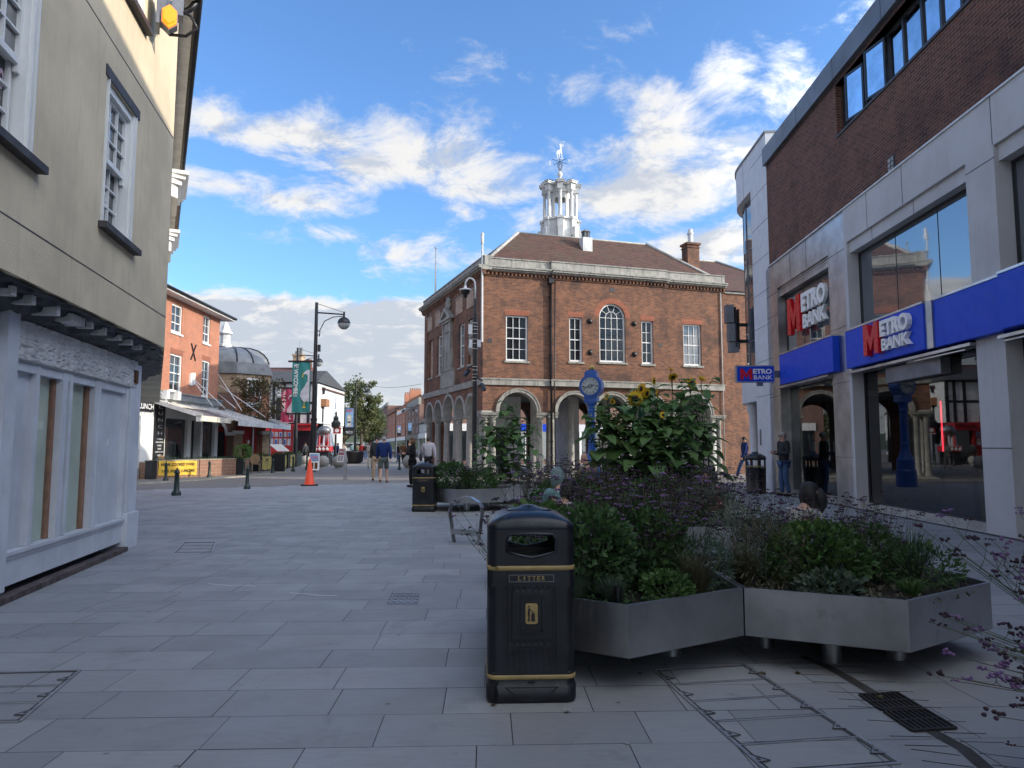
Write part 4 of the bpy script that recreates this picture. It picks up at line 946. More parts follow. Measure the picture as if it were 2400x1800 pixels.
# projecting sign, square to the front
Ysg = 20.6
sc_ = [P(1723, 857, Ysg), P(1813, 857, Ysg), P(1723, 897, Ysg)]
SGN = thing('projecting_sign', 'small blue projecting bank sign at the far end of the bank front', 'sign', (sc_[0].x, Ysg, sc_[2].z))
w_ = sc_[1].x - sc_[0].x; h_ = sc_[0].z - sc_[2].z
MB().box(0, w_, -.06, .06, 0, h_).build('sign_box', 'steel', SGN, bevel=.006)
MB().box(.035, w_ - .035, -.066, -.055, .035, h_ - .035).build('sign_face', 'bank_blue', SGN)
m = MB(); x0, x1, z0, z1 = w_ * .11, w_ * .42, h_ * .17, h_ * .80
poly = [(0, 0), (.26, 0), (.26, .55), (.50, .12), (.74, .55), (.74, 0), (1, 0), (1, 1), (.76, 1), (.50, .52), (.24, 1), (0, 1)]
m.xz([(x0 + p[0] * (x1 - x0), z0 + p[1] * (z1 - z0)) for p in poly], -.075, -.06); m.build('letter_m', 'bank_red', SGN)
t_ = fit_text('ETRO', w_ * .44, w_ * .93, h_ * .50, h_ * .80, -.066, .008, .045); t_.merge(fit_text('BANK', w_ * .46, w_ * .94, h_ * .18, h_ * .42, -.066, .008, .01)); t_.build('lettering', 'letter_white', SGN)
b = MB(); b.box(w_ * .55, w_ * .7, -.04, .04, -.10, -.002); b.box(w_, w_ + .35, -.02, .02, h_ * .3, h_ * .7); b.build('bracket', 'grey_metal', SGN)

# ---- curved corner tower beyond the bank
TW = thing('curved_building', 'pale panelled building with a rounded glazed corner beyond the bank', 'building', (FB.o.x, FB.o.y, 0), FB.rz)
def tw_outline(off=0.0, n=14, s0=-1.32):
    pts = [(s0, off)] if s0 < -1 else []
    r = 2.6 - off; cx, cy = -2.6, 2.6
    for i in range(n + 1):
        a = -pi / 2 - (pi / 2) * i / n; pts.append((cx + r * cos(a), cy + r * sin(a)))
    pts.append((-5.2 + off, 9))
    return pts
def band(mb, off, z0, z1, th=.25, s0=-1.32):
    o_ = tw_outline(off, s0=s0); i_ = tw_outline(off + th, s0=s0)
    rows = [[(p[0], p[1], z0) for p in o_], [(p[0], p[1], z1) for p in o_], [(p[0], p[1], z1) for p in i_], [(p[0], p[1], z0) for p in i_], [(p[0], p[1], z0) for p in o_]]
    mb.grid(rows[::-1], 0, False)
zt_b = FB.px(1761, 445)[1]; zt_t = FB.px(1786, 320, 0)[1]; zl0 = FB.px(1772, 940)[1]; zl1 = FB.px(1772, 897)[1]
b = MB(); band(b, 0, zt_b, zt_t); band(b, .0, zl0, zl1 + .2)
b.box(-1.32, .34, 0, .3, 0, zt_t - .0); b.build('panelled_wall', 'panel_white', TW)
b = MB()
for z in [3.0, 4.1, 5.2, 6.3, 7.4, 8.5, 9.6, 10.7]: b.box(-1.32, .34, -.004, .01, z, z + .012)
for s_ in (-2.1,): b.box(s_, s_ + .012, -.004, .01, zt_b, zt_t)
b.build('panel_joint', 'concrete_joint', TW)
b = MB(); band(b, .22, zl1 + .2, zt_b, .05, s0=-1.30); b.build('curved_glazing', 'pane_mirror', TW)
b = MB(); o_ = tw_outline(.215)
for i in (1, 4, 7, 10, 13): p = o_[i]; b.box(p[0] - .02, p[0] + .02, p[1] - .02, p[1] + .02, zl1 + .2, zt_b)
for z in (5.0, 6.6, 8.2): band(b, .205, z, z + .04, .05, s0=-1.30)
b.build('glazing_bar', 'grey_metal', TW)
b = MB(); o2 = tw_outline(-.04, s0=-1.32); rows = [[(p[0], p[1], zt_t) for p in o2] + [(0.36, -.04 + 9, zt_t)]]
b.prism([(.36, -.04)] + o2 + [(.36, 9)], zt_t, zt_t + .06); b.build('coping', 'lead', TW)
b = MB(); b.prism([(.36, .3)] + tw_outline(.3, s0=-1.3) + [(.36, 9)], zl0 + .02, zl0 + .2); b.build('soffit', 'panel_white', TW)
b = MB(); b.box(.3, .34, .3, 9, 0, zt_t - .1); b.box(-5, .34, 8.9, 9, 0, zt_t); b.box(-5.0, .3, 2.4, 2.6, 0, zl0); b.prism([(-.2, .8), (-2.6, .8), (-4.3, 2.6), (-4.3, 8.8), (-.2, 8.8)], zl1 + .3, zt_t - .3); b.build('inner_wall', 'interior_mid', TW)
b = MB(); b.lathe([(.24, 0), (.24, .15), (.19, .2), (.18, zl0 - .35), (.24, zl0 - .25), (.26, zl0 - .04), (.26, zl0 + .02)], 20, (-3.0, .42, 0)); b.build('column', 'panel_white', TW)
b = MB(); zz = 1.7; sx = -1.0; b.box(sx - .06, sx + .06, -.02, 0, 1.45, 1.95); b.build('entry_panel', 'grey_metal', TW)
# dark sculptural shop sign hanging from the tower
Yk = 25.2
k0 = P(1699, 716, Yk); k1 = P(1736, 826, Yk)
KS = thing('hanging_sign', 'dark grey projecting shop sign of curved blocks high on the rounded tower', 'sign', (k0.x, Yk, k1.z))
w_ = k1.x - k0.x; h_ = k0.z - k1.z
b = MB(); b.prism([(0, -.15), (w_ * .5, -.2), (w_ * .5, .2), (0, .15)], h_ * .62, h_); b.prism([(w_ * .15, -.15), (w_ * .6, -.2), (w_ * .6, .2), (w_ * .15, .15)], h_ * .22, h_ * .60); b.prism([(w_ * .2, -.15), (w_ * .8, -.2), (w_ * .8, .2), (w_ * .2, .15)], 0, h_ * .2); b.build('sign_block', 'fascia_grey', KS, bevel=.01)
b = MB(); b.box(w_ * .55, w_ * .62, -.25, .25, h_ * .1, h_ * .95); b.box(w_ * .75, w_ * .82, -.25, .25, h_ * .05, h_ * .9); b.box(w_ * .5, w_ * 1.5, -.03, .03, h_ * .55, h_ * .62); b.box(w_ * .5, w_ * 1.5, -.03, .03, h_ * .2, h_ * .27); b.build('sign_frame', 'dark_frame', KS)

# ================================================================ town hall
FT = Frame(-1.33, 32, .956, .292)
TLd = Vector((.3626, -.932, 0)).normalized(); LT = 10.75
FTL = Frame(-1.33 - TLd.x * LT, 32 - TLd.y * LT, TLd.x, TLd.y)
TH = thing('town_hall', 'red brick town hall on an arcade of stone columns with a white cupola', 'building', (FT.o.x, FT.o.y, 0), FT.rz)
_rel = Vector(FTL.o - FT.o)
def onL(o):
    for q_ in SIB.get(o.name, [])[1:]: onL(q_)
    p = _rel; o.location = (p.dot(FT.d), p.dot(FT.nn), 0); o.rotation_euler = (0, 0, FTL.rz - FT.rz); return o
WL = 12.55; PJ = -.14
holes_c = []
W1 = (1.10, 2.16, 5.33, 7.45); W2 = (4.17, 4.83, 5.38, 7.5); W3 = (5.71, 7.07, 5.42, 8.26); W4 = (7.94, 8.57, 5.40, 7.52); W5 = (10.31, 11.33, 5.42, 7.50)
fA = [(.76, 2.61), (3.59, 5.36), (5.51, 7.29), (7.43, 9.20), (9.78, 11.77)]
SPR = 2.99
def arcwall(x0, x1, arches, spr, ztop, zb):
    """outline of a wall whose lower edge is cut by semicircular arches"""
    pts = [(x0, zb)]
    for (a, c_) in arches:
        pts += [(a, zb)] + [(p[0], p[1]) for p in arc((a + c_) / 2, spr, (c_ - a) / 2, pi, 0, 16)] + [(c_, zb)]
    pts += [(x1, zb), (x1, ztop), (x0, ztop)]
    return pts
# front: arcade brickwork, upper walls
MB().xz(arcwall(0.02, WL, fA, SPR, 4.20, SPR - .02), 0.02, .5).build('arcade_wall', 'th_brick', TH)
MB().xz(rect(0.005, 3.30, 4.5, 9.45), 0, .4, holes=[rect(*W1)]).build('upper_wall', 'th_brick', TH); MB().xz(rect(9.36, WL, 4.5, 9.45), 0, .4, holes=[rect(*W5)]).build('upper_wall', 'th_brick', TH)
a3 = archpoly(W3[0], W3[1], W3[2], W3[3] - (W3[1] - W3[0]) / 2, 20)
MB().xz(rect(3.30, 9.36, 4.5, 9.45), PJ, .4, holes=[rect(*W2), a3, rect(*W4)]).build('centre_wall', 'th_brick', TH)
b = MB()
for w_, yy in ((W1, 0), (W2, PJ), (W4, PJ), (W5, 0)):
    x0, x1, z0, z1 = w_; dx_ = .1; b.xz([(x0 - .02, z1 + .004), (x1 + .02, z1 + .004), (x1 + dx_, z1 + .26), (x0 - dx_, z1 + .26)], yy - .006, yy + .1)
x0, x1, z0, z1 = W3; r = (x1 - x0) / 2; cx = (x0 + x1) / 2; zs = z1 - r
b.xz(arc(cx, zs, r + .27, 0, pi, 20) + arc(cx, zs, r + .005, pi, 0, 20), PJ - .006, PJ + .1); b.build('rubbed_brick_head', 'th_header', TH)
# stone string course and arch mouldings
b = MB(); b.box(-.06, 3.25, -.07, .45, 4.203, 4.497); b.box(3.25, 9.41, PJ - .07, .45, 4.203, 4.497); b.box(9.41, WL + .02, -.07, .45, 4.203, 4.497)
b.box(-.09, 3.22, -.10, -.05, 4.45, 4.51); b.box(3.22, 9.44, PJ - .10, PJ - .05, 4.45, 4.51); b.box(9.44, WL + .05, -.10, -.05, 4.45, 4.51)
b.build('string_course', 'stone', TH)
b = MB()
for (a, c_) in fA:
    r = (c_ - a) / 2; cx = (a + c_) / 2; b.xz(arc(cx, SPR, r + .11, 0, pi, 20) + arc(cx, SPR, r - .02, pi, 0, 20), -.05, .48)
    b.xz(arc(cx, SPR, r + .15, 0, pi, 20) + arc(cx, SPR, r + .10, pi, 0, 20), -.08, .02)
b.build('arch_moulding', 'stone', TH)
def column(x, y, h, r=.17, base=.0):
    b = MB(); b.box(x - r * 1.45, x + r * 1.45, y - r * 1.45, y + r * 1.45, base, base + .12)
    b.lathe([(r * 1.35, .12), (r * 1.38, .18), (r * 1.1, .24), (r * 1.03, .27), (r * 1.0, .9), (r * .86, h - .36), (r * .98, h - .34), (r * .88, h - .30), (r * .90, h - .20), (r * 1.2, h - .12), (r * 1.2, h - .10)], 20, (x, y, base))
    b.box(x - r * 1.4, x + r * 1.4, y - r * 1.4, y + r * 1.4, base + h - .10, base + h); return b
cols = [.17, .56, 2.80, 3.40, 5.435, 7.36, 9.36, 9.62, 11.95, 12.36]
for x in cols: column(x, .25, SPR - .14, .165 if x not in (9.36, 9.62, .17, .56, 11.95, 12.36) else .13).build('column', 'stone_grey' if 0 else 'stone', TH)
segs = [(-.03, .76), (2.61, 3.59), (5.36, 5.51), (7.29, 7.43), (9.20, 9.78), (11.77, WL + .03)]
b = MB()
for (a, c_) in segs: b.box(a - .04, c_ + .04, -.03, .52, SPR - .14, SPR - .022); b.box(a - .07, c_ + .07, -.06, .55, SPR - .06, SPR - .024)
b.build('impost', 'stone', TH)
# windows
sash(TH, *W1, y=.14, cols=3, rows=4); sash(TH, *W2, y=.0, cols=2, rows=4, y_wall=PJ); sash(TH, *W3, y=.0, cols=4, rows=5, arch=True, y_wall=PJ); sash(TH, *W4, y=.0, cols=2, rows=4, y_wall=PJ); sash(TH, *W5, y=.14, cols=3, rows=4)
# dark backing inside the upper floor
# round vents and grilles
for i, (x, z) in enumerate(((5.22, 7.345), (5.22, 5.85), (7.55, 7.35), (7.54, 5.85))):
    b = MB(); rr = [(0.0, -.10), (.05, -.10), (.10, -.07), (.135, -.02), (.135, .02)]; vs = []
    n = 16
    for (r, y) in rr: vs += [(x + r * cos(2 * pi * j / n), PJ + y, z + r * sin(2 * pi * j / n)) for j in range(n)]
    b.add(vs, [(k * n + j, k * n + (j + 1) % n, (k + 1) * n + (j + 1) % n, (k + 1) * n + j) for k in range(len(rr) - 1) for j in range(n)], 0, True); b.build('round_vent', 'black_metal', TH)
b = MB()
for (x, z, w, h, y) in ((.33, 6.22, .2, .2, 0), (6.4, 8.93, .26, .2, PJ), (8.96, 6.34, .18, .18, PJ)): b.box(x - w / 2, x + w / 2, y - .012, y + .02, z - h / 2, z + h / 2)
b.build('air_grille', 'sill_dark', TH)
# rainwater pipe
px_, _ = FT.px(1290, 800); b = MB(); b.tube([(px_, -.1, 9.1), (px_, -.1, 0.0)], .05, 10); b.tube([(px_ + .16, -.24, 9.15), (px_ + .12, -.2, 4.0), (px_ + .14, -.2, 0)], .03, 8)
for z in (8.4, 7.0, 5.6, 4.35, 3.0, 1.6): b.cyl((px_, -.1, z), (px_, -.1, z + .08), .07, n=10); b.box(px_ - .1, px_ + .1, -.08, .02, z + .02, z + .05)
b.box(px_ - .12, px_ + .12, -.2, -.0, 9.05, 9.32); b.build('rainwater_pipe', 'black_metal', TH)
px2, _ = FT.px(1690, 800); MB().tube([(px2, -.05, 9.2), (px2 + .0, -.05, 0)], .03, 8).build('rainwater_pipe', 'stone_grey', TH)
# cornice: dentils, mouldings, parapet (front, centre break, left side)
def cornice(b, d, p, x0, x1, y, flip=None):
    k = x0
    while k < x1 - .05: d.box(k, k + .09, y - .12, y + .05, 9.29, 9.41); k += .19
    d.box(x0, x1, y - .05, y + .1, 9.23, 9.288); d.box(x0 - .0, x1, y - .14, y + .1, 9.412, 9.455)
    b.box(x0 - .0, x1 + .0, y - .2, y + .3, 9.457, 9.52); b.box(x0, x1, y - .30, y + .3, 9.522, 9.60); b.box(x0, x1, y - .34, y + .3, 9.602, 9.66)
    p.box(x0, x1, y - .03, y + .28, 9.662, 10.06); p.box(x0, x1, y - .07, y + .32, 10.062, 10.11)
b, d, p = MB(), MB(), MB()
cornice(b, d, p, -.0, 3.28, 0); cornice(b, d, p, 3.283, 9.377, PJ); cornice(b, d, p, 9.38, WL + .2, 0)
b.build('cornice', 'stone', TH); d.build('dentil_course', 'th_brick', TH); p.build('parapet', 'stone', TH)
b, d, p = MB(), MB(), MB()
cornice(b, d, p, -.25, LT + .335, 0)
onL(b.build('cornice', 'stone', TH)); onL(d.build('dentil_course', 'th_brick', TH)); onL(p.build('parapet', 'stone', TH))
b = MB()
for k in range(60): b.cyl((k * .18, .12, 10.11), (k * .18, .12, 10.19), .008, n=4, caps=False)
onL(b.build('bird_spikes', 'stone_grey', TH))
# ---- left side
lA = [(.60, 2.22), (2.42, 4.06), (4.24, 6.30), (6.44, 8.06), (8.24, 9.86)]
ls = SPR + .04
b = MB(); pts = [(0.0, ls)]
for i, (a, c_) in enumerate(lA):
    r = (c_ - a) / 2; sp = ls; zt = ls + r * (1.0) ; pts += [(a, ls)] + arc((a + c_) / 2, sp, r, pi, 0, 16, min(r, 1.05)) + [(c_, ls)]
pts += [(LT - .0, ls), (LT - .0, 4.20), (0, 4.20)]
onL(b.xz(pts, .0, .48).build('arcade_wall', 'th_brick', TH))
LW1 = (1.08, 1.98, 5.33, 7.52); LW2 = (2.92, 3.80, 5.33, 7.52); LW4 = (7.02, 7.94, 5.33, 7.52); LW5 = (8.62, 9.5, 5.33, 7.52)
lp = [(.70, 1.80, 8.08, 8.88), (2.55, 3.6, 8.08, 8.88), (6.55, 7.70, 8.08, 8.88), (8.40, 9.45, 8.08, 8.88)]
onL(MB().xz(rect(0, LT - .003, 4.5, 9.45), 0, .4, holes=[rect(*w) for w in (LW1, LW2, LW4, LW5)]).build('upper_wall', 'th_brick', TH))
b = MB()
for w in (LW1, LW5): b.box(w[0], w[1], .12, .2, w[2], w[3])
for w in lp: b.box(w[0], w[1], -.035, .02, w[2], w[3])
onL(b.build('blind_panel', 'th_brick_pale', TH))
b = MB()
for w in lp: b.box(w[0] - .03, w[1] + .03, -.07, -.0, w[3] + .002, w[3] + .05)
for w in (LW1, LW5): b.box(w[0] - .08, w[1] + .08, -.06, .12, w[2] - .09, w[2] - .002)
onL(b.build('sill', 'stone', TH))
for w in (LW2, LW4): onL(sash(TH, *w, y=.14, cols=2, rows=4))
onL(MB().box(-.04, LT - .0, -.07, .45, 4.203, 4.497).build('string_course', 'stone', TH))
b = MB()
for (a, c_) in lA:
    r = (c_ - a) / 2; rz = min(r, 1.05); cx = (a + c_) / 2; b.xz(arc(cx, ls, r + .10, 0, pi, 20, rz + .10) + arc(cx, ls, r - .02, pi, 0, 20, rz - .02), -.05, .46)
b.box(5.2, 5.34, -.10, -.0, 4.0, 4.2)
onL(b.build('arch_moulding', 'stone_grey', TH))
for x in (.36, 2.32, 4.15, 6.37, 8.15, 10.1): onL(column(x, .24, SPR - .10, .18).build('column', 'stone_grey', TH))
b = MB()
for (a, c_) in ((0, .6), (2.22, 2.42), (4.06, 4.24), (6.30, 6.44), (8.06, 8.24), (9.86, LT - .02)): b.box(a - .04, c_ + .04, -.04, .52, SPR - .10, ls - .002)
onL(b.build('impost', 'stone_grey', TH))
# aedicule with pediment over a carved niche, coat of arms above
b = MB(); b.box(3.98, 6.42, -.10, .05, 4.5, 5.38); b.box(4.1, 6.3, -.14, -.0, 5.38, 5.46)
b.xz([(4.25, 5.46), (6.15, 5.46), (5.95, 6.6), (5.95, 7.9), (4.45, 7.9), (4.45, 6.6)], -.10, .02)
b.box(4.45, 4.62, -.16, -.09, 5.46, 7.9); b.box(5.78, 5.95, -.16, -.09, 5.46, 7.9); b.box(4.3, 6.1, -.2, -.09, 7.9, 8.02); b.box(4.9, 5.5, -.13, -.1, 6.3, 6.36); b.box(4.8, 5.6, -.15, -.1, 7.4, 7.47)
for k in range(5): b.box(4.92, 5.48, -.12, -.1, 5.6 + k * .13, 5.68 + k * .13)
onL(b.build('aedicule', 'stone', TH))
b = MB(); b.xz([(4.1, 8.02), (6.3, 8.02), (6.3, 8.10), (5.2, 8.72), (4.1, 8.10)], -.28, .0, holes=[[(4.5, 8.13), (5.9, 8.13), (5.2, 8.52)]]); b.xz([(4.45, 8.12), (5.95, 8.12), (5.2, 8.54)], -.12, .0); onL(b.build('pediment', 'stone', TH))
b = MB(); r_ = random.Random(4); b.ball((5.2, -.06, 9.0), .22, 10, sy=.5, sz=1.3)
for k in range(26): a = r_.random() * 2 * pi; q = .28 + .2 * r_.random(); b.ball((5.2 + q * cos(a), -.06, 9.0 + q * sin(a) * .9), .07 + .05 * r_.random(), 7, sy=.6)
onL(b.build('coat_of_arms', 'stone', TH))
b = MB(); b.ball((9.05, .06, 7.3), .16, 8); b.ball((9.05, .04, 6.1), .2, 8, sz=2.2); b.ball((9.0, .0, 6.6), .13, 8); onL(b.build('carved_figure', 'stone', TH))
# roof
def polyin(poly, t_):
    n = len(poly); out = []
    for i in range(n):
        a, c_, e = Vector(poly[i - 1]), Vector(poly[i]), Vector(poly[(i + 1) % n]); d1 = (c_ - a).normalized(); d2 = (e - c_).normalized(); n1 = Vector((-d1.y, d1.x)); n2 = Vector((-d2.y, d2.x))
        k = t_ / (1 + n1.dot(n2)); out.append(tuple(c_ + (n1 + n2) * k))
    return out
lv = Vector(FTL.o - FT.o); bl = (lv.dot(FT.d), lv.dot(FT.nn))
foot = [(0, 0), (WL, 0), (WL, 10.2), bl]
r0 = polyin(foot, .25); r1 = polyin(foot, 2.75); RZ = 12.25
b = MB(); b.add([(x, y, 10.0) for x, y in r0] + [(x, y, RZ) for x, y in r1], [(0, 1, 5, 4), (1, 2, 6, 5), (2, 3, 7, 6), (3, 0, 4, 7), (4, 5, 6, 7)]); b.build('roof', 'tile_brown', TH)
b = MB()
for i in range(4): b.tube([(*r0[i], 10.03), (*r1[i], RZ + .02)], .08, 8); b.tube([(*r1[i], RZ + .02), (*r1[(i + 1) % 4], RZ + .02)], .05, 6)
b.build('hip_lead', 'stone_grey', TH)
# inside the arcade
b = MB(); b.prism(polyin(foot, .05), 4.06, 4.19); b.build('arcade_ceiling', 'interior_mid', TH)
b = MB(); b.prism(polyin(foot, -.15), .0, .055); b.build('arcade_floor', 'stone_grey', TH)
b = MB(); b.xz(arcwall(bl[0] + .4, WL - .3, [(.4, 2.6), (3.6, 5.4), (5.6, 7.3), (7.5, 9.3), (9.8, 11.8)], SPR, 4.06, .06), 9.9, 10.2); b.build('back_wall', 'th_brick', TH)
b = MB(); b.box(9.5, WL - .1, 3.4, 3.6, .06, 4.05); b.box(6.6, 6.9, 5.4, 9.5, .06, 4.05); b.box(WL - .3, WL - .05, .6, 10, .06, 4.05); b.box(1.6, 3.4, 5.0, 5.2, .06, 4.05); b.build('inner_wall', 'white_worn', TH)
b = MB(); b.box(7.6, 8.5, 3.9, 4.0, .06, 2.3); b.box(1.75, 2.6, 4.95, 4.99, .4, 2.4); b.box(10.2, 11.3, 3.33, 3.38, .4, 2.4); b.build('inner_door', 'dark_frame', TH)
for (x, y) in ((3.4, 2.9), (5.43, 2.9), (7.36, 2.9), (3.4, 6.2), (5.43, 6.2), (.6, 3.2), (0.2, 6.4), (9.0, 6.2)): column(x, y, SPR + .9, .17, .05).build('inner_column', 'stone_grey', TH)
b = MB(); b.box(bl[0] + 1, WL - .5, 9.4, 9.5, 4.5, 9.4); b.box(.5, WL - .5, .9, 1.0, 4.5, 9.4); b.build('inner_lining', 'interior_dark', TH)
b = MB(); b.box(WL - .003, WL + .2, .1, 10.2, 4.2, 9.45); b.xz(rect(bl[0], WL, 4.2, 9.45), 9.9, 10.2); b.build('side_wall', 'th_brick', TH)
# rear wing with its own roof, chimney, skylight
e0 = FT.px(1737, 645, 1.2)
b = MB(); b.box(WL + .203, 19.5, 1.2, 12, 0, 9.5); b.build('wing_wall', 'th_brick', TH)
MB().box(WL + .21, 19.6, 1.1, 12.1, 9.503, 9.60).build('wing_eaves', 'stone_grey', TH)
b = MB(); b.add([(WL - 3.2, 1.0, 9.62), (19.7, 1.0, 9.62), (19.7, 12.2, 9.62), (WL - 3.2, 12.2, 9.62), (WL - 1.6, 6.0, 12.6), (16.2, 6.0, 12.6)], [(0, 1, 5, 4), (1, 2, 5), (2, 3, 4, 5), (3, 0, 4)]); b.build('wing_roof', 'tile_brown', TH)
b = MB(); b.tube([(19.7, 1.0, 9.66), (16.2, 6.0, 12.64)], .07, 8); b.tube([(WL - 1.6, 6, 12.64), (16.2, 6, 12.64)], .06, 6); b.build('hip_lead', 'stone_grey', TH)
cx_, _ = FT.px(1619, 600, 4.6); zc0 = FT.px(1619, 606, 4.6)[1]; zc1 = FT.px(1619, 572, 4.6)[1]; zp = FT.px(1619, 550, 4.6)[1]
b = MB(); b.box(cx_ - .38, cx_ + .38, 4.3, 4.95, zc0 - 1.2, zc1 - .12); b.box(cx_ - .46, cx_ + .46, 4.22, 5.03, zc1 - .12, zc1); b.box(cx_ - .42, cx_ + .42, 4.26, 4.99, zc1 - .3, zc1 - .24); ch_ = b.build('chimney', 'th_brick', TH)
b = MB(); b.cyl((cx_, 4.6, zc1), (cx_, 4.6, zp), .15, n=14); b.cyl((cx_, 4.6, zp), (cx_, 4.6, zp + .08), .19, n=14); b.cyl((cx_, 4.6, zp + .08), (cx_, 4.6, zp + .3), .13, n=14); b.build('chimney_pot', 'white_metal', ch_)
sx_ = FT.px(1663, 632, 2.2); b = MB(); b.add([(sx_[0] - .42, 1.75, 10.08), (sx_[0] + .38, 1.75, 10.08), (sx_[0] + .30, 2.9, 10.88), (sx_[0] - .50, 2.9, 10.88)], [(0, 1, 2, 3)]); b.add([(sx_[0] - .42, 1.75, 10.0), (sx_[0] + .38, 1.75, 10.0), (sx_[0] + .38, 1.75, 10.08), (sx_[0] - .42, 1.75, 10.08)], [(0, 1, 2, 3)]); b.build('skylight', 'white_metal', TH)
# roof ventilator turret
vx_, vz_ = FT.px(1374, 575, 1.9); vt = FT.px(1374, 536, 1.9)[1]; h = vt - vz_
b = MB(); b.box(vx_ - .26, vx_ + .26, 1.7, 2.2, vz_ - .5, vz_ + h * .42); b.build('vent_base', 'white_worn', TH)
b = MB(); b.box(vx_ - .16, vx_ + .16, 1.8, 2.12, vz_ + h * .42, vz_ + h * .8); b.build('vent_louvre', 'dark_frame', TH)
b = MB(); n = 6; b.lathe([(.27, vz_ + h * .8), (.27, vz_ + h * .82), (.05, vz_ + h * .98), (.0, vz_ + h)], 6, (vx_, 1.96, 0), sm=False)
for i in range(6): a = i * pi / 3; b.box(vx_ + .18 * cos(a) - .015, vx_ + .18 * cos(a) + .015, 1.96 + .18 * sin(a) - .015, 1.96 + .18 * sin(a) + .015, vz_ + h * .42, vz_ + h * .8)
b.build('vent_cap', 'lead', TH)
# cupola
CD = 5.6; cs, _ = FT.px(1313, 500, CD); CW = FT.w(cs, CD); U = CW.y / FPX * .94
def zc(y): return P(1313, y, CW.y).z
CPZ = lambda y: zc(y)
ca = -atan2(CW.x, CW.y) - FT.rz   # octagon turned so that one column faces the square
def cp(r, k, off=0): a = -pi / 2 + ca + k * pi / 4 + off; return (cs + r * cos(a), CD + r * sin(a))
def octa(r, off=0): return [cp(r, k, off) for k in range(8)]
zl, zt_, ze, zd = zc(519), zc(456), zc(441), zc(424)
b = MB(); b.prism(octa(U * 46), RZ - 1, zl - .12); b.prism(octa(U * 50), zl - .12, zl - .06); b.prism(octa(U * 48), zl - .06, zl)
for k in range(8):
    x, y = cp(U * 47, k); a = atan2(y - CD, x - cs)
    b.obox((x, y, zl - .55), (cos(a), sin(a), 0), .07, .16, .5); b.obox((x, y, zl - .06), (cos(a), sin(a), 0), .12, .19, .07)
    b.obox((cs + cos(a) * U * 53, CD + sin(a) * U * 53, zl - .9), (cos(a), sin(a), 0), .10, .13, .32)
b.build('cupola_drum', 'white_worn', TH)
for k in range(8):
    x, y = cp(U * 40, k); b = MB(); b.lathe([(.13, 0), (.13, .08), (.10, .12), (.095, .5), (.082, zt_ - zl - .16), (.11, zt_ - zl - .08), (.13, zt_ - zl)], 12, (x, y, zl)); b.build('cupola_column', 'white_worn', TH)
b = MB()
ri = U * 27
for k in range(8):   # inner arcade: eight faces, each with an arched opening
    A, B_ = Vector(cp(ri, k)), Vector(cp(ri, k + 1)); d_ = (B_ - A); L = d_.length; d_.normalize(); nn = Vector((-d_.y, d_.x))
    h = MB(); h.xz(rect(0, L, zl, zt_ + .05), 0, .07, holes=[archpoly(.12, L - .12, zl + .1, zt_ - .42, 10)])
    b.merge(h, lambda p: (A.x + d_.x * p.x + nn.x * p.y, A.y + d_.y * p.x + nn.y * p.y, p.z))
b.build('cupola_arcade', 'white_worn', TH)
b = MB(); b.prism(octa(U * 30), zt_, ze); b.prism(octa(U * 34), ze, ze + .08)
for k in range(8):
    x, y = cp(U * 38, k); a = atan2(y - CD, x - cs); b.obox((x, y, (zt_ + ze) / 2), (cos(a), sin(a), 0), .20, .15, (ze - zt_) / 2); b.obox((x, y, ze + .04), (cos(a), sin(a), 0), .30, .22, .05); b.obox((x, y, ze + .11), (cos(a), sin(a), 0), .34, .26, .02)
b.build('cupola_entablature', 'white_worn', TH)
b = MB(); H_ = zd - ze; b.lathe([(U * 31, 0), (U * 30, .1), (U * 27, H_ * .35), (U * 20, H_ * .62), (U * 10, H_ * .85), (U * 4, H_ * 1.0), (U * 3, H_ * 1.1)], 8, (cs, CD, ze + .05), sm=False); b.build('cupola_dome', 'stone', TH)
b = MB(); b.lathe([(.09, 0), (.12, .05), (.07, .15), (.06, .25), (.12, .32), (.15, .42), (.12, .54), (.05, .6), (.03, .66)], 14, (cs, CD, zd - .05)); b.build('finial', 'white_worn', TH)
VW = thing('weather_vane', 'white weather vane with a horse-bodied archer figure above the cupola', 'weather vane', (*FT.w(cs, CD).xy, 0), FT.rz)
b = MB(); zb_, zx, zm_, ztp = zc(412), zc(379), zc(372), zc(336)
b.cyl((0, 0, zd + .4), (0, 0, zm_ + .1), .022, n=6)
for a in (radians(20), radians(110)):
    L = .55; b.tube([(-L * cos(a), -L * sin(a), zx), (L * cos(a), L * sin(a), zx)], .014, 6)
for k in range(4):
    a = k * pi / 2 + .4; b.tube([(0.02 * cos(a), .02 * sin(a), zb_ + .25), (.17 * cos(a), .17 * sin(a), zb_ + .55), (.2 * cos(a), .2 * sin(a), zx - .12), (.08 * cos(a), .08 * sin(a), zx - .06), (.1 * cos(a), .1 * sin(a), zx - .2)], .013, 5)
    b.tube([(0, 0, zb_ + .05), (.12 * cos(a), .12 * sin(a), zb_ + .12), (.10 * cos(a), .1 * sin(a), zb_ + .22)], .018, 5)
b.build('vane_rod', 'black_metal', VW)
b = MB(); f = (ztp - zm_) / 1.0
sil = [(-.32, .12), (-.30, .30), (-.20, .52), (-.05, .58), (.02, .62), (.0, .78), (-.03, .90), (.02, 1.0), (.09, .98), (.10, .88), (.24, .98), (.26, .93), (.14, .76), (.16, .6), (.18, .42), (.20, .06), (.14, .05), (.10, .36), (-.02, .36), (.02, .2), (-.04, .05), (-.09, .07), (-.05, .2), (-.14, .34), (-.16, .04), (-.22, .04), (-.22, .34), (-.27, .26)]
b.xz([(p[0] * f * .85, zm_ + p[1] * f) for p in sil], -.01, .01); b.box(-.2, .22, -.01, .01, zm_ + .0, zm_ + .03)
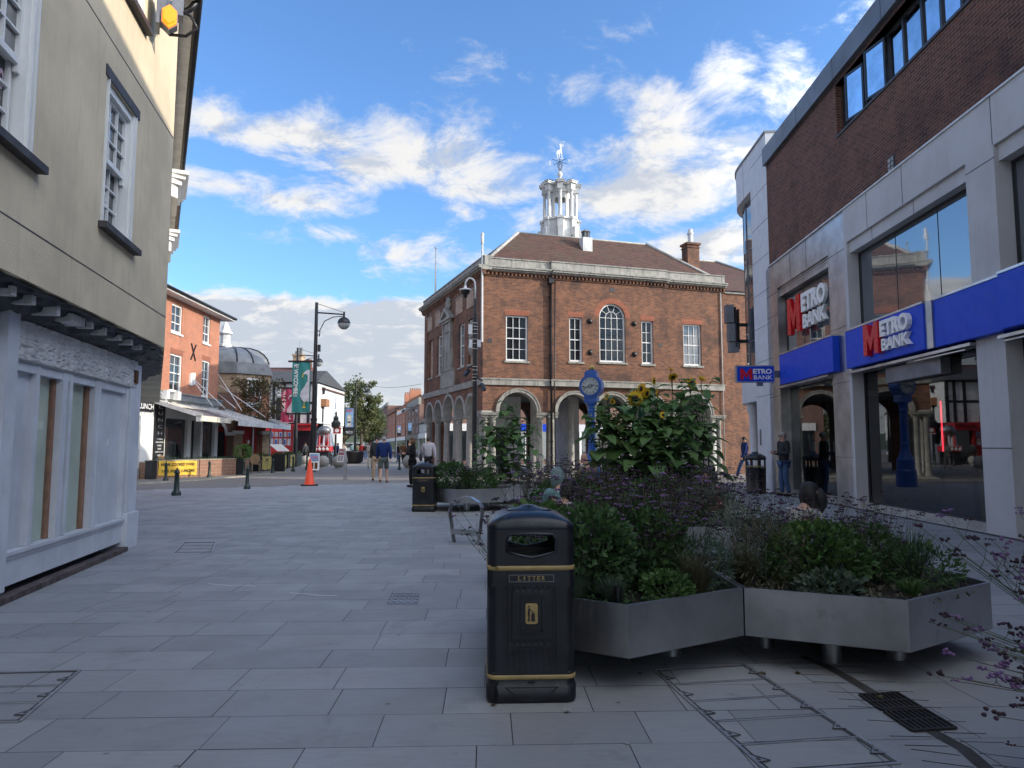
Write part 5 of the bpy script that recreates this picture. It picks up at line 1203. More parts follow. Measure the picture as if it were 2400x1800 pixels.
b.build('figure', 'white_metal', VW)
b = MB(); b.tube([(.16, 0, zm_ + f * 1.15), (.24, 0, zm_ + f * .95), (.22, 0, zm_ + f * .72)], .01, 5); b.tube([(.02, 0, zm_ + f * 1.1), (.32, 0, zm_ + f * 1.15)], .01, 5)
fit_ = fit_text('W', .48, .66, zx - .02, zx + .2, 0, .02, .0); b.merge(fit_); b.merge(fit_text('E', -.64, -.52, zx - .25, zx - .03, 0, .02, 0)); b.build('letters', 'white_metal', VW)
# pigeons on the cupola
def bird(loc, rz, label):
    b = MB(); b.ball((0, 0, .09), .07, 10, sx=1.7, sy=.9); b.ball((.11, 0, .17), .038, 8); b.xz([(-.1, .06), (-.24, .03), (-.23, .07), (-.1, .12)], -.03, .03); b.xz([(.14, .17), (.18, .16), (.14, .18)], -.005, .005); b.cyl((0, .02, 0), (0, .02, .05), .006, n=4); b.cyl((0, -.02, 0), (0, -.02, .05), .006, n=4)
    o = b.build('pigeon', 'darkbird' if 'darkbird' in MATS else pm('darkbird', (.05, .05, .06), .7).name, loc=loc); o.rotation_euler = (0, 0, rz); tag(o, label, 'bird', 'pigeons on the cupola'); return o
def onc(k, r, z): x, y = cp(r, k); p = FT.w(x, y); return (p.x, p.y, z)
bird(onc(-2, U * 44, ze + .13), 2.5, 'pigeon on the leftmost ledge of the cupola'); bird(onc(-1, U * 42, ze + .13), .5, 'pigeon on the second ledge from the left of the cupola'); bird(onc(-1, U * 30, ze + .16), 2.0, 'pigeon at the foot of the cupola dome, left side'); bird(onc(1, U * 38, ze + .13), .3, 'pigeon on the right ledge of the cupola')
# white pole fixed to the corner and flagpole on the far end of the parapet
zt1 = P(1130, 547, 31.8).z; zb1 = P(1130, 802, 31.8).z
WP = thing('wall_pole', 'thin white pole fixed up the near corner of the town hall', 'pole', (P(1130, 700, 31.75).x, 31.75, zb1))
b = MB(); b.cyl((0, 0, 0), (0, 0, zt1 - zb1 - .5), .055, .045, n=10); b.cyl((0, 0, zt1 - zb1 - .5), (0, 0, zt1 - zb1), .075, n=10); b.build('pole', 'white_worn', WP)
b = MB()
for z in (.3, 1.6, 2.6): b.box(-.02, .02, 0, .25, z, z + .03)
b.build('bracket', 'grey_metal', WP)
fp = FTL.w(2.6, .25); z1_ = P(1021, 583, fp.y).z
FPp = thing('flagpole', 'bare white flagpole standing on the left side of the town hall roof', 'flagpole', (P(1021, 640, fp.y).x, fp.y, 10.06))
b = MB(); b.cyl((0, 0, 0), (0, 0, z1_ - 10.06), .055, .035, n=10); b.build('pole', 'white_worn', FPp); MB().ball((0, 0, z1_ - 10.0), .07, 8).build('finial', 'white_worn', FPp)

# ================================================================ cafe building and the buildings around it
z3p = lambda x, y: (320 + x / 3.19, 640 + y / 3.19)
FC = Frame(-16.1, 28, -.025, 1)
CB = thing('cafe_building', 'orange-red brick building with sash windows above a white cafe shopfront', 'building', (FC.o.x, FC.o.y, 0), FC.rz)
def pr(x0, y0, x1, y1, F_=FC, dep=0):
    a = F_.px(*z3p(x0, (y0 + y1) / 2), dep); c_ = F_.px(*z3p(x1, (y0 + y1) / 2), dep); xm = (x0 + x1) / 2
    t_ = F_.px(*z3p(xm, y0), dep)[1]; bt = F_.px(*z3p(xm, y1), dep)[1]; return (a[0], c_[0], bt, t_)
cw = [pr(262, 238, 342, 450), pr(498, 322, 550, 528), pr(248, 608, 338, 890), pr(488, 655, 545, 930)]
ZE = FC.px(*z3p(300, 195))[1]; SR = FC.px(514, 800)[0]; ZG = FC.px(*z3p(300, 905))[1]
MB().xz(rect(0, SR, ZG, ZE), 0, .3, holes=[rect(*w) for w in cw]).build('upper_wall', 'red_brick', CB)
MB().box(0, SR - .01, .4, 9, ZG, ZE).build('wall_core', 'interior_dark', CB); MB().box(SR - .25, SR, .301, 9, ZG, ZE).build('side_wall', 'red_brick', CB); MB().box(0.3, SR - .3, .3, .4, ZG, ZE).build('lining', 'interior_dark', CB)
for i, w in enumerate(cw): sash(CB, *w, y=.1, cols=2 if i in (1, 3) else 2, rows=4 if i > 1 else 3, frame=.08, bar=.025, sillm='white_paint')
b = MB()
for w in cw[2:]: b.xz([(w[0] - .02, w[3] + .003), (w[1] + .02, w[3] + .003), (w[1] + .08, w[3] + .26), (w[0] - .08, w[3] + .26)], -.006, .1)
b.build('brick_head', 'th_header', CB)
tx = FC.px(*z3p(421, 592)); b = MB()
for sg in (-1, 1): b.obox((tx[0], -.03, tx[1]), (sg * .28, 0, .42), .5, .035, .02)
b.build('wall_tie', 'black_metal', CB)
b = MB(); b.box(-.2, SR + .55, -.55, .3, ZE, ZE + .05); b.box(-.2, SR + .55, -.6, -.55, ZE - .02, ZE + .12); b.box(SR + .55, SR + .6, -.6, 9, ZE - .02, ZE + .12); b.box(SR + .0, SR + .55, .3, 9, ZE, ZE + .05); b.build('eaves', 'white_worn', CB)
MB().tube([(-.2, -.66, ZE + .12), (SR + .66, -.66, ZE + .12), (SR + .66, 9, ZE + .12)], .07, 8).build('gutter', 'black_metal', CB)
b = MB(); b.add([(-.2, -.6, ZE + .14), (SR + .6, -.6, ZE + .14), (SR + .6, 9.5, ZE + .14), (-.2, 9.5, ZE + .14), (3, 4.2, ZE + 1.9), (SR - 4, 4.2, ZE + 1.9)], [(0, 1, 5, 4), (1, 2, 5), (2, 3, 4, 5), (3, 0, 4)]); b.build('roof', 'slate', CB)
# ground floor shopfront
b = MB(); b.box(0, SR + .1, -.25, .4, ZG - .32, ZG); b.box(0, SR + .1, -.32, .2, ZG - .02, ZG + .03); b.build('lead_fascia', 'lead', CB)
s = lambda x: FC.px(*z3p(x, 1200))[0]
b = MB()
for (a, c_) in ((20, 115), (190, 205), (372, 400), (470, 486), (575, 600)): b.box(s(a), s(c_), -.06, .3, 0, ZG - .32)
b.box(0, s(600), -.02, .3, 2.75, ZG - .32); b.box(0, s(205), -.03, .3, 0, .5); b.box(s(205), s(372), -.03, .3, 0, .62); b.build('shopfront', 'white_paint', CB)
w_ = MB().box(s(205), s(372), .08, .12, .62, 2.75).build('shop_window', 'pane', CB)
MB().box(s(486), s(575), .08, .12, .1, 2.75).build('shop_window', 'pane', CB)
MB().box(s(400), s(470), .3, .34, .0, 2.75).build('doorway', 'dark_frame', CB)
w_ = MB(); w_.xz(rect(s(-40), s(60), .6, 2.4), .0, .1, holes=[rect(s(-38), s(45), .7, 1.3), rect(s(-38), s(45), 1.36, 2.35)]); w_ = w_.build('side_window', 'white_paint', CB); MB().box(s(-38), s(45), .06, .09, .65, 2.37).build('pane', 'pane', w_)
a0, a1, zb0, zt0 = s(118), s(190), FC.px(*z3p(150, 1385))[1], FC.px(*z3p(150, 985))[1]
sg_ = MB().box(a0, a1, -.12, -.065, zb0 if zb0 > .4 else .4, zt0).build('sign_board', 'fascia_grey' if 0 else 'dark_frame', CB)
b = MB(); zz = zt0 - .08; hgt = (zt0 - zb0) * .105
for i, ch in enumerate('LUNCH'): b.merge(fit_text(ch, a0 + (a1 - a0) * .28, a0 + (a1 - a0) * .72, zt0 - .05 - (i + .75) * hgt * 1.18 + hgt * .45, zt0 - .05 - i * hgt * 1.18 + hgt * .15, -.122, .004, .0))
for i, tx_ in enumerate(('BREAKFASTS', 'LIGHT LUNCHES', 'PANINIS', 'SALADS', 'JACKET POTATO', 'COFFEE', 'SANDWICHES')): k_ = len(tx_) / 13; b.merge(fit_text(tx_, a0 + (a1 - a0) * (.5 - .4 * k_), a0 + (a1 - a0) * (.5 + .4 * k_), zt0 - hgt * 6.2 - i * .15, zt0 - hgt * 6.2 - i * .15 + .07, -.122, .004, .01))
b.build('lettering', 'letter_white', sg_)
a_ = pr(20, 960, 108, 1035); sb_ = MB().box(a_[0] - .8, a_[1], -.14, -.07, a_[2], a_[3]).build('sign_board', 'dark_frame', CB)
fit_text('LUNCH', a_[1] - 1.35, a_[1] - .06, a_[2] + .1, a_[3] - .1, -.142, .004, .01).build('lettering', 'letter_white', sb_)
b = MB()
for (x, y) in ((155, 908), (243, 918)): q = FC.px(*z3p(x, y)); b.box(q[0] - .15, q[0] + .15, -.5, -.26, q[1] - .2, q[1] + .2)
b.build('floodlight', 'white_paint', CB)
MB().box(SR - .0, SR + .02, 0.3, 8.9, 0, ZG).build('side_base', 'dark_brick', CB)
# awning 1 (cream and brown canvas on arms)
aw = FC.o
AWN = thing('awning', 'open cream and brown canvas awning over the cafe front', 'awning', (FC.o.x, FC.o.y, 0), FC.rz)
y0_, y1_ = FC.px(353, 936)[0] + .1, 7.7
zA, zB, pj = 3.45, 2.78, -2.15
b = MB(); b.add([(y0_, -.1, zA), (y1_, -.1, zA), (y1_, pj, zB), (y0_, pj, zB), (y0_, -.1, zA + .02), (y1_, -.1, zA + .02), (y1_, pj, zB + .02), (y0_, pj, zB + .02)], [(0, 1, 2, 3), (7, 6, 5, 4)]); b.build('canvas', 'awning_grey', AWN)
MB().add([(y0_, -.12, zA + .03), (y1_, -.12, zA + .03), (y1_, -1.0, zA - .24), (y0_, -1.0, zA - .24)], [(3, 2, 1, 0)]).build('canvas_top', 'awning_cream', AWN)
b = MB(); b.box(y0_, y1_, pj - .02, pj, zB - .22, zB + .03); b.build('valance', 'awning_cream', AWN)
b = MB(); b.obox((y0_, (pj - .1) / 2, (zA + zB) / 2 + .02), (0, pj, zB - zA), 1.2, .05, .09); b.obox((y1_, (pj - .1) / 2, (zA + zB) / 2 + .02), (0, pj, zB - zA), 1.2, .05, .09); b.box(y0_ - .05, y0_ + .12, pj - .08, pj + .12, zB - .25, zB + .02); b.build('arm', 'awning_bar', AWN)
# canopy 2 (long row of grey panels hung on white rods)
CN = thing('canopy', 'long sloping grey panel canopy hung on thin white rods from the brick wall', 'canopy', (FC.o.x, FC.o.y, 0), FC.rz)
def cnp(Y): return Y - 28
c0, c1 = 7.75, 16.8
cr = [FC.px(660, 900, 0)[0]]
b = MB()
for k in range(4):
    a = c0 + (c1 - c0) * k / 4; e = c0 + (c1 - c0) * (k + .93) / 4; zw, zf = 3.40 - .03 * k, 2.72 - .02 * k
    b.add([(a, -.2, zw), (e, -.2, zw), (e, -2.5, zf), (a, -2.5, zf), (a, -.2, zw + .05), (e, -.2, zw + .05), (e, -2.5, zf + .05), (a, -2.5, zf + .05)], [(0, 1, 2, 3), (7, 6, 5, 4), (0, 3, 7, 4), (1, 5, 6, 2), (3, 2, 6, 7)])
b.build('panel', 'awning_bar', CN)
b = MB()
for k in range(5):
    a = c0 + (c1 - c0) * k / 4; b.obox((a - .03, -1.35, 3.09), (0, -2.3, -.68), 1.25, .05, .07)
b.box(c0, c1, -2.56, -2.5, 2.46, 2.72); b.build('beam', 'white_metal', CN)
b = MB()
for (x0, y0, x1, y1, dp) in ((412, 785, 572, 1000, -1.3), (430, 795, 660, 1010, -1.6), (605, 748, 785, 1025, -1.9), (620, 838, 965, 1078, -2.3), (130, 815, 240, 975, -1.2), (612, 905, 740, 1010, -1.6)):
    a = FC.px(*z3p(x0, y0), -.05); e = FC.px(*z3p(x1, y1), dp); b.tube([(a[0], -.05, a[1]), (e[0], dp, e[1])], .025, 6)
b.build('hanger_rod', 'white_metal', CN)
b = MB()
for (x, y) in ((400, 795), (418, 790)): q = FC.px(*z3p(x, y)); b.box(q[0] - .12, q[0] + .12, -.1, -.0, q[1] - .3, q[1] + .3)
b.build('wall_plate', 'white_paint', CN)
b = MB()
for a in (10.6, 13.6, 16.2): b.cyl((a, -2.3, 0), (a, -2.3, 2.55), .045, n=8)
b.build('post', 'grey_metal', CN)
# ---- terrace furniture: wooden planter boxes
def tbox(px0, px1, ybase, yt, name, label, mat, cat, depth=.45, plant=None, group=None, banner=None, pm_='leaf_blue'):
    A = G(px0[0], px0[1]); B_ = G(px1[0], px1[1]); d = (B_ - A); L = d.length; rz = atan2(d.y, d.x); h = P(px0[0], yt, A.y).z
    r = thing(name, label, cat, (A.x, A.y, 0.03), rz, group)
    b = MB(); b.xz(rect(0, L, 0, h - .03), 0, .03); b.box(0, .03, .03, depth, 0, h - .03); b.box(L - .03, L, .03, depth, 0, h - .03); b.box(.0, L, depth, depth + .03, 0, h - .03); b.box(.03, L - .03, .03, depth, 0, h - .12)
    b.build('trough', mat, r)
    b = MB(); b.box(-.02, L + .02, -.02, .03, h - .028, h + .01); b.box(-.02, L + .02, depth, depth + .05, h - .028, h + .01)
    nb = 5 if mat == 'wood_cafe' else 0
    for k in range(1, nb): b.box(0, L, -.004, .001, (h - .03) * k / nb - .005, (h - .03) * k / nb + .005)
    b.build('rim', 'kerb' if mat == 'wood_cafe' else 'dark_frame', r)
    if plant:
        MB().box(.03, L - .03, .03, depth, h - .12, h - .08).build('soil', 'soil', r)
        b = MB(); r_ = random.Random(int(px0[0]))
        for k in range(int(L * 420)):
            x, y, z = .03 + r_.random() * (L - .06), .05 + r_.random() * (depth - .06), h - .06 + r_.random() ** 1.5 * plant
            a = r_.random() * 6.3; s_ = .05 + .04 * r_.random(); t_ = (r_.random() - .2) * 1.2; u = Vector((cos(a) * cos(t_), sin(a) * cos(t_), sin(t_))); v = u.cross(Vector((0.2, .3, 1))).normalized() * s_ * .25
            p = Vector((x, y, z)); b.add([p, p + u * s_ * .5 + v, p + u * s_, p + u * s_ * .5 - v], [(0, 1, 2, 3)])
        b.build('plants', pm_, r)
    if banner:
        x0, x1, z0, z1, lines, mt = banner; bn = MB(); nx = 24; rows = []
        for j in range(9):
            z = z0 + (z1 - z0) * j / 8; rows.append([(x0 + (x1 - x0) * i / nx, -.03 + .012 * sin(i * 1.1 + j * .8), z + .015 * sin(i * .26 * pi / 2 + 1) * (1 if j in (0, 8) else .5)) for i in range(nx + 1)])
        bn.grid(rows); bo = bn.build('banner', mt, r)
        tb = MB()
        for k, ln in enumerate(lines):
            zz0 = z1 - (z1 - z0) * (.18 + k * .45) - (z1 - z0) * .16; wl = (x1 - x0) * min(.88, len(ln) * .056 + .05) / 2; xm = (x0 + x1) / 2
            tb.merge(fit_text(ln, xm - wl, xm + wl, zz0, zz0 + (z1 - z0) * .20, -.046, .004, .02))
        tb.build('lettering', 'ink', bo)
    return r, L, h
q = lambda x, y: z3p(x, y)
tbox(q(25, 1545), q(112, 1543), 0, q(0, 1418)[1], 'planter_box', 'short wooden planter box at the left end of the cafe terrace', 'wood_cafe', 'planter', plant=None, group='wooden planter boxes of the cafe')
A = G(*q(150, 1540)); B_ = G(*q(463, 1527)); L = (B_ - A).length
tbox(q(150, 1540), q(463, 1527), 0, q(0, 1405)[1], 'planter_box', 'wooden planter box carrying the yellow home cooked food banner', 'wood_cafe', 'planter', plant=.16, group='wooden planter boxes of the cafe', banner=(.05, L * .94, .10, .74, ('HOME COOKED FOOD', 'TAKE AWAY LUNCHES'), 'banner_yellow'))
tbox(q(470, 1527), q(742, 1512), 0, q(0, 1397)[1], 'planter_box', 'plain wooden planter box right of the yellow bannered one', 'wood_cafe', 'planter', plant=.16, group='wooden planter boxes of the cafe')
tbox(q(795, 1508), q(840, 1505), 0, q(0, 1390)[1], 'planter_box', 'narrow wooden planter box at the right end of the wooden row', 'wood_cafe', 'planter', plant=None, group='wooden planter boxes of the cafe')
tbox(q(112, 1548), q(148, 1546), 0, q(0, 1410)[1], 'cube_planter', 'tall black cube planter between the two leftmost wooden boxes', 'black_metal', 'planter', depth=.35, plant=.05, group='black cube planters')
r, L, h = tbox(q(748, 1512), q(793, 1510), 0, q(0, 1382)[1], 'cube_planter', 'tall black cube planter holding a round variegated yellow-green shrub', 'black_metal', 'planter', depth=.45, plant=.05, group='black cube planters')
def leafball(c, rx, rz, n, s_, seed, mat, name, parent=None, up=.25, loc=None, shape=None, wid=.35):
    b = MB(); r_ = random.Random(seed)
    for k in range(n):
        while True:
            u = Vector((r_.uniform(-1, 1), r_.uniform(-1, 1), r_.uniform(-1, 1)))
            if .15 < u.length < 1: break
        u = u.normalized() * (u.length ** .4)
        p = Vector((c[0] + u.x * rx, c[1] + u.y * rx, c[2] + u.z * rz)); d = (u + Vector((r_.gauss(0, .5), r_.gauss(0, .5), r_.gauss(up, .5)))).normalized()
        L_ = s_ * r_.uniform(.6, 1.3); v = d.cross(Vector((r_.gauss(0, 1), r_.gauss(0, 1), 1))).normalized() * L_ * wid; w_ = d.cross(v).normalized() * L_ * .12
        b.add([p, p + d * L_ * .5 + v, p + d * L_, p + d * L_ * .5 - v], [(0, 1, 2), (0, 2, 3)])
        b.v[-3] = tuple(Vector(b.v[-3]) + w_); b.v[-1] = tuple(Vector(b.v[-1]) + w_)
    return b.build(name, mat, parent, loc=loc)
sh = thing('variegated_shrub', 'round yellow-green shrub growing in the black cube planter', 'shrub', (r.location.x + .15, r.location.y + .3, h)); leafball((0, 0, .3), .42, .36, 700, .07, 5, 'leaf_light', 'foliage', sh); MB().cyl((0, 0, -.1), (0, 0, .2), .02, n=6).build('stem', 'bark', sh)
# black planters with olive banners
bb = [((910, 1488), (1005, 1482), 'bannered black planter beside the rattan chair'), ((1045, 1476), (1118, 1466), 'bannered black planter in the middle of the black row'), ((1132, 1460), (1180, 1452), 'bannered black planter at the right end of the black row')]
for i, (a, c_, lab) in enumerate(bb):
    A = G(*q(*a)); B_ = G(*q(*c_)); L = (B_ - A).length
    tbox(q(*a), q(*c_), 0, q(0, 1375 - i * 8)[1], 'banner_planter', lab, 'black_metal', 'planter', plant=.22, group='black bannered planters', banner=(L * .25, L * .98, .08, .82, (('PASTA',), ('SALADS',), ('COFFEE',))[i], 'banner_olive'), pm_='leaf_mid')
tbox(q(1195, 1448), q(1236, 1440), 0, q(0, 1352)[1], 'banner_planter', 'dark green planter at the far end of the terrace row', 'bollard_green', 'planter', plant=.2, group='black bannered planters', pm_='leaf_mid')
# menu stand
pmn = G(*q(1040, 1490)); MN = thing('menu_stand', 'slanted lit menu board on a dark stand behind the black planters', 'menu stand', (pmn.x, pmn.y + .6, 0))
b = MB(); b.box(-.3, .3, -.02, .02, 0, 1.0); b.build('stand', 'black_metal', MN); b = MB(); b.add([(-.55, .0, 1.5), (.1, .0, 1.5), (.55, -.1, 1.15), (-.1, -.1, 1.15), (-.55, .03, 1.53), (.1, .03, 1.53), (.55, -.07, 1.18), (-.1, -.07, 1.18)], [(0, 1, 2, 3), (7, 6, 5, 4), (0, 4, 5, 1), (1, 5, 6, 2), (2, 6, 7, 3), (3, 7, 4, 0)]); b.build('board', 'white_paint', MN)
# rattan chairs
def chair(loc, rz, label):
    r = thing('rattan_chair', label, 'chair', loc, rz, 'rattan cafe chairs')
    b = MB(); b.lathe([(.0, .44), (.24, .44), (.26, .46), (.24, .48), (0, .49)], 16); b.build('seat', 'rattan', r)
    b = MB(); pts = [(.25 * cos(radians(a)), -.05 - .0 * a, .72 + .26 * sin(radians(a))) for a in range(0, 361, 24)]; b.tube([(p[0], .22, p[2]) for p in pts], .022, 6); b.cyl((0, .205, .72), (0, .235, .72), .23, n=18); b.build('backrest', 'rattan', r)
    for (x, y) in ((-.2, -.18), (.2, -.18), (-.2, .2), (.2, .2)): MB().tube([(x, y, .45), (x * 1.1, y * 1.1, 0)], .017, 6).build('leg', 'rattan', r)
    b = MB(); b.tube([(-.24, .2, .66), (-.29, -.05, .66), (-.22, -.2, .45)], .017, 6); b.tube([(.24, .2, .66), (.29, -.05, .66), (.22, -.2, .45)], .017, 6); b.build('armrest', 'rattan', r); return r
p = G(*q(872, 1500)); chair((p.x, p.y + .3, .03), .5, 'rattan chair with a round back between the wooden and the black planters')
p = G(*q(60, 1540)); chair((p.x - .1, p.y + .9, .03), 1.2, 'rattan chair top showing above the leftmost planter box, left one'); chair((p.x + .35, p.y + 1.1, .03), 1.4, 'rattan chair top showing above the leftmost planter box, right one')

# ================================================================ domed pavilion
PV = thing('domed_pavilion', 'brick pavilion with a grey ribbed lead dome behind the cafe tree', 'building', (-18, 45, 0))
oc = [(-19.6, 41.3), (-16.35, 42.0), (-14.9, 43.5), (-15.6, 45.6), (-17.2, 47.2), (-20.0, 47.6), (-21.8, 46.5), (-21.6, 43.0)]
oc = [(x + 18, y - 45) for x, y in oc]; n = len(oc)
def ring(b, sc, z0, z1): b.prism([(x * sc, y * sc) for x, y in oc], z0, z1)
b = MB(); ring(b, 1, 2.6, 4.6); b.build('wall', 'dark_brick', PV); b = MB(); ring(b, 1.001, 4.6, 5.75); b.build('upper_wall', 'buff_brick', PV)
b = MB(); ring(b, .93, 0, 2.6); b.build('shopfront', 'shop_red', PV)
b = MB(); ring(b, 1.05, 5.752, 5.95); ring(b, 1.02, 5.95, 6.2); ring(b, .98, 6.2, 6.45); b.build('cornice', 'lead', PV)
b = MB(); prof = [(.97, 6.45), (.93, 6.75), (.84, 7.05), (.70, 7.32), (.5, 7.52), (.25, 7.62), (.05, 7.65)]
fine = []
for i in range(n):
    for k in range(6): a, c_ = Vector(oc[i]), Vector(oc[(i + 1) % n]); fine.append(a.lerp(c_, k / 6))
rows = [[(p.x * s_, p.y * s_, z) for p in fine] for s_, z in prof]; b.grid(rows, 0, True, True); b.build('dome', 'lead', PV)
b = MB()
for i in range(0, len(fine), 3): b.tube([(fine[i].x * s_, fine[i].y * s_, z + .02) for s_, z in prof], .045, 6)
b.build('dome_rib', 'dark_frame', PV)
b = MB(); b.lathe([(.4, 7.5), (.4, 7.8), (.32, 7.85), (.32, 8.4), (.46, 8.5), (.46, 8.55), (.3, 8.75), (.22, 9.0), (.10, 9.2), (0, 9.3)], 8, (-.1, -.6, .0), sm=False); b.build('lantern', 'white_worn', PV)
# face 1-2: window and brick piers
A, B_ = Vector(oc[1]), Vector(oc[2]); d = (B_ - A); L = d.length; rz = atan2(d.y, d.x)
def onface(o, A=A, rz=rz):
    for q_ in SIB.get(o.name, [])[1:]: onface(q_, A, rz)
    o.location = (A.x, A.y, 0); o.rotation_euler = (0, 0, rz); return o
wp = sash(PV, L * .28, L * .72, 3.9, 5.5, y=-.03, cols=3, rows=4, frame=.13, sillm='white_paint'); onface(wp)
b = MB(); b.box(-.12, .42, -.12, .3, 0, 2.15); b.box(L - .42, L + .1, -.12, .3, 0, 2.15); onface(b.build('brick_pier', 'buff_brick', PV))
b = MB(); b.box(-.18, .48, -.18, .35, 2.152, 2.35); b.box(L - .48, L + .16, -.18, .35, 2.152, 2.35); onface(b.build('pier_cap', 'white_paint', PV))
onface(MB().box(0, L, -.02, .1, 3.0, 4.5).build('orange_panel', 'red_brick', PV))
A0, B0 = Vector(oc[0]), Vector(oc[1]); d0 = B0 - A0; L0 = d0.length; rz0 = atan2(d0.y, d0.x)
b = MB(); b.xz([(0, 0), (.4, 0)] + [(.4, 2.2)] + [(p[0], p[1]) for p in arc(L0 - 1.55, 2.1, 1.1, pi, 0, 14)][0:] + [(L0 - .45, 0), (L0, 0), (L0, 2.9), (0, 2.9)], -.1, .2); onface(b.build('arch_wall', 'dark_brick', PV), A0, rz0)
b = MB(); b.xz(arc(L0 - 1.55, 2.1, 1.18, 0, pi, 16) + arc(L0 - 1.55, 2.1, 1.02, pi, 0, 16), -.14, .1); b.box(L0 - .5, L0 + .06, -.16, .2, 2.05, 2.25); onface(b.build('arch_trim', 'white_paint', PV), A0, rz0)
b = MB(); b.xz(rect(L0 - 2.4, L0 - .6, .5, 2.3), .12, .2); onface(b.build('arch_window', 'pane', PV), A0, rz0)
b = MB(); b.box(L0 - 1.2, L0 - .1, -.35, .0, 3.3, 3.6); onface(b.build('flat_roof_edge', 'lead', PV), A0, rz0)

# ================================================================ black and white timbered building and red shops
def P2(x, y, Y): p = P(x, y, Y); return p
TB = thing('timbered_building', 'white and black timbered building with slate roof and red shopfronts behind the banners', 'building', (0, 60, 0))
Y0 = 60
def X(px, Y=Y0): return P(px, 1000, Y).x
def Z(py, Y=Y0): return P(700, py, Y).z
b = MB(); b.box(X(560), X(740), 0, 10, 3.4, Z(897)); b.build('wall', 'white_worn', TB)
b = MB(); b.box(X(560), X(742), -.3, .3, Z(899), Z(894)); 
for px in (640, 664, 700, 722, 738): b.box(X(px) - .12, X(px) + .12, -.06, .1, 3.4, Z(899))
b.box(X(640), X(740), -.05, .1, 5.0, 5.2); b.build('timber', 'black_metal', TB)
b = MB(); x0, x1 = X(560), X(745); z0, z1, z2 = Z(896), Z(862), Z(846)
b.add([(x0, -.5, z0), (x1, -.5, z0), (x1, 2.5, z1), (x0, 2.5, z1), (x1, 10, z0), (x0, 10, z0)], [(0, 1, 2, 3), (3, 2, 4, 5), (1, 4, 2)]); b.build('slate_roof', 'slate', TB)
b = MB(); b.add([(x0, 2.3, z1 - .1), (X(705), 2.3, z1 - .1), (X(690), 5, z2), (x0, 5, z2), (X(705), 8, z1 - .1), (x0, 8, z1 - .1)], [(0, 1, 2, 3), (3, 2, 4, 5), (1, 4, 2)]); b.build('tiled_roof', 'tile_red', TB)
b = MB(); b.box(X(652), X(673), 3.5, 4.6, z1 - .5, Z(818)); b.box(X(650), X(675), 3.4, 4.7, Z(822), Z(817)); ch_ = b.build('chimney', 'buff_brick', TB)
b = MB(); b.cyl((X(658), 4, Z(817)), (X(658), 4, Z(809)), .2, .17, n=10); b.cyl((X(670), 4, Z(817)), (X(670), 4, Z(800)), .2, .16, n=10); b.build('chimney_pot', 'lead', ch_)
MB().cyl((X(681), 5, z2 - .5), (X(681), 5, Z(826)), .3, .26, n=10).build('chimney_pot', 'tile_red', ch_)
MB().tube([(X(664), 4, Z(812)), (X(664), 4, Z(784))], .02, 4).build('aerial', 'grey_metal', ch_)
sash(TB, X(649), X(662), Z(925), Z(903), y=-.03, cols=4, rows=4, frame=.08, bar=.04, sillm='white_paint')
MB().box(X(647), X(660), -.12, -.05, Z(985), Z(932)).build('sign_board', 'black_metal', TB)
# red shops along the ground floor
b = MB(); b.box(X(606), X(692), -.6, 0, 0, 3.39); b.build('red_shopfront', 'shop_red', TB)
b = MB(); r_ = random.Random(3)
for i, px in enumerate((614, 624, 634, 644, 654, 664, 674, 684)):
    for (ya, yb) in ((1013, 1024), (1028, 1044)): b.box(X(px - 3.6), X(px + 3.8), -.66, -.6, Z(yb), Z(ya))
b.build('window_poster', 'cloth_lilac', TB)
b = MB()
for i, px in enumerate((614, 634, 654, 674)): b.box(X(px - 1.5), X(px + 2), -.69, -.665, Z(1041), Z(1031)); b.box(X(px + 9), X(px + 12), -.69, -.665, Z(1023), Z(1015))
b.build('poster_motif', 'clock_blue', TB)
b = MB(); b.box(X(696), X(742), -1.2, 0, Z(1010), Z(998)); b.box(X(697), X(700), -1, -.8, 0, Z(1010)); b.box(X(738), X(742), -1, -.8, 0, Z(1010)); b.box(X(696), X(745), -1.4, 0, Z(998), Z(994)); b.build('red_kiosk', 'shop_red', TB)
MB().box(X(700), X(738), -.7, -.6, 0, Z(1010)).build('kiosk_glass', 'pane', TB)
# jettied gable end on the street corner
GB = thing('gabled_house', 'jettied black and white gabled house end with a brown oriel box', 'building', (0, 62, 0))
Yg = 62; Xg = lambda px: P(px, 1000, Yg).x; Zg = lambda py: P(740, py, Yg).z
b = MB(); b.xz([(Xg(728), 0), (Xg(752), 0), (Xg(752), Zg(912)), (Xg(740), Zg(895)), (Xg(728), Zg(912))], 0, 8); b.build('wall', 'white_worn', GB)
b = MB(); b.add([(Xg(716), -.4, Zg(868)), (Xg(759), -.4, Zg(912)), (Xg(759), 8, Zg(912)), (Xg(716), 8, Zg(868)), (Xg(716), -.4, Zg(873)), (Xg(757), -.4, Zg(917))], [(0, 1, 2, 3), (0, 4, 5, 1)]); b.build('roof', 'tile_red', GB)
b = MB(); b.box(Xg(738), Xg(760), -.3, .2, Zg(914), Zg(911)); b.box(Xg(750), Xg(754), -.15, .1, Zg(990), Zg(912)); b.box(Xg(741), Xg(755), -.16, .1, Zg(952), Zg(947)); b.box(Xg(756), Xg(760), -.2, 0, Zg(924), Zg(908)); b.box(Xg(744), Xg(757), -.1, .1, Zg(1040), Zg(952)); b.build('timber', 'black_metal', GB)
MB().box(Xg(755), Xg(767), -.6, .6, Zg(953), Zg(936)).build('oriel_box', 'tile_warm' if 'tile_warm' in MATS else pm('tile_warm', (.32, .15, .07), .8).name, GB)
sash(GB, Xg(746), Xg(755), Zg(990), Zg(957), y=-.16, cols=2, rows=3, frame=.07, sillm='white_paint')

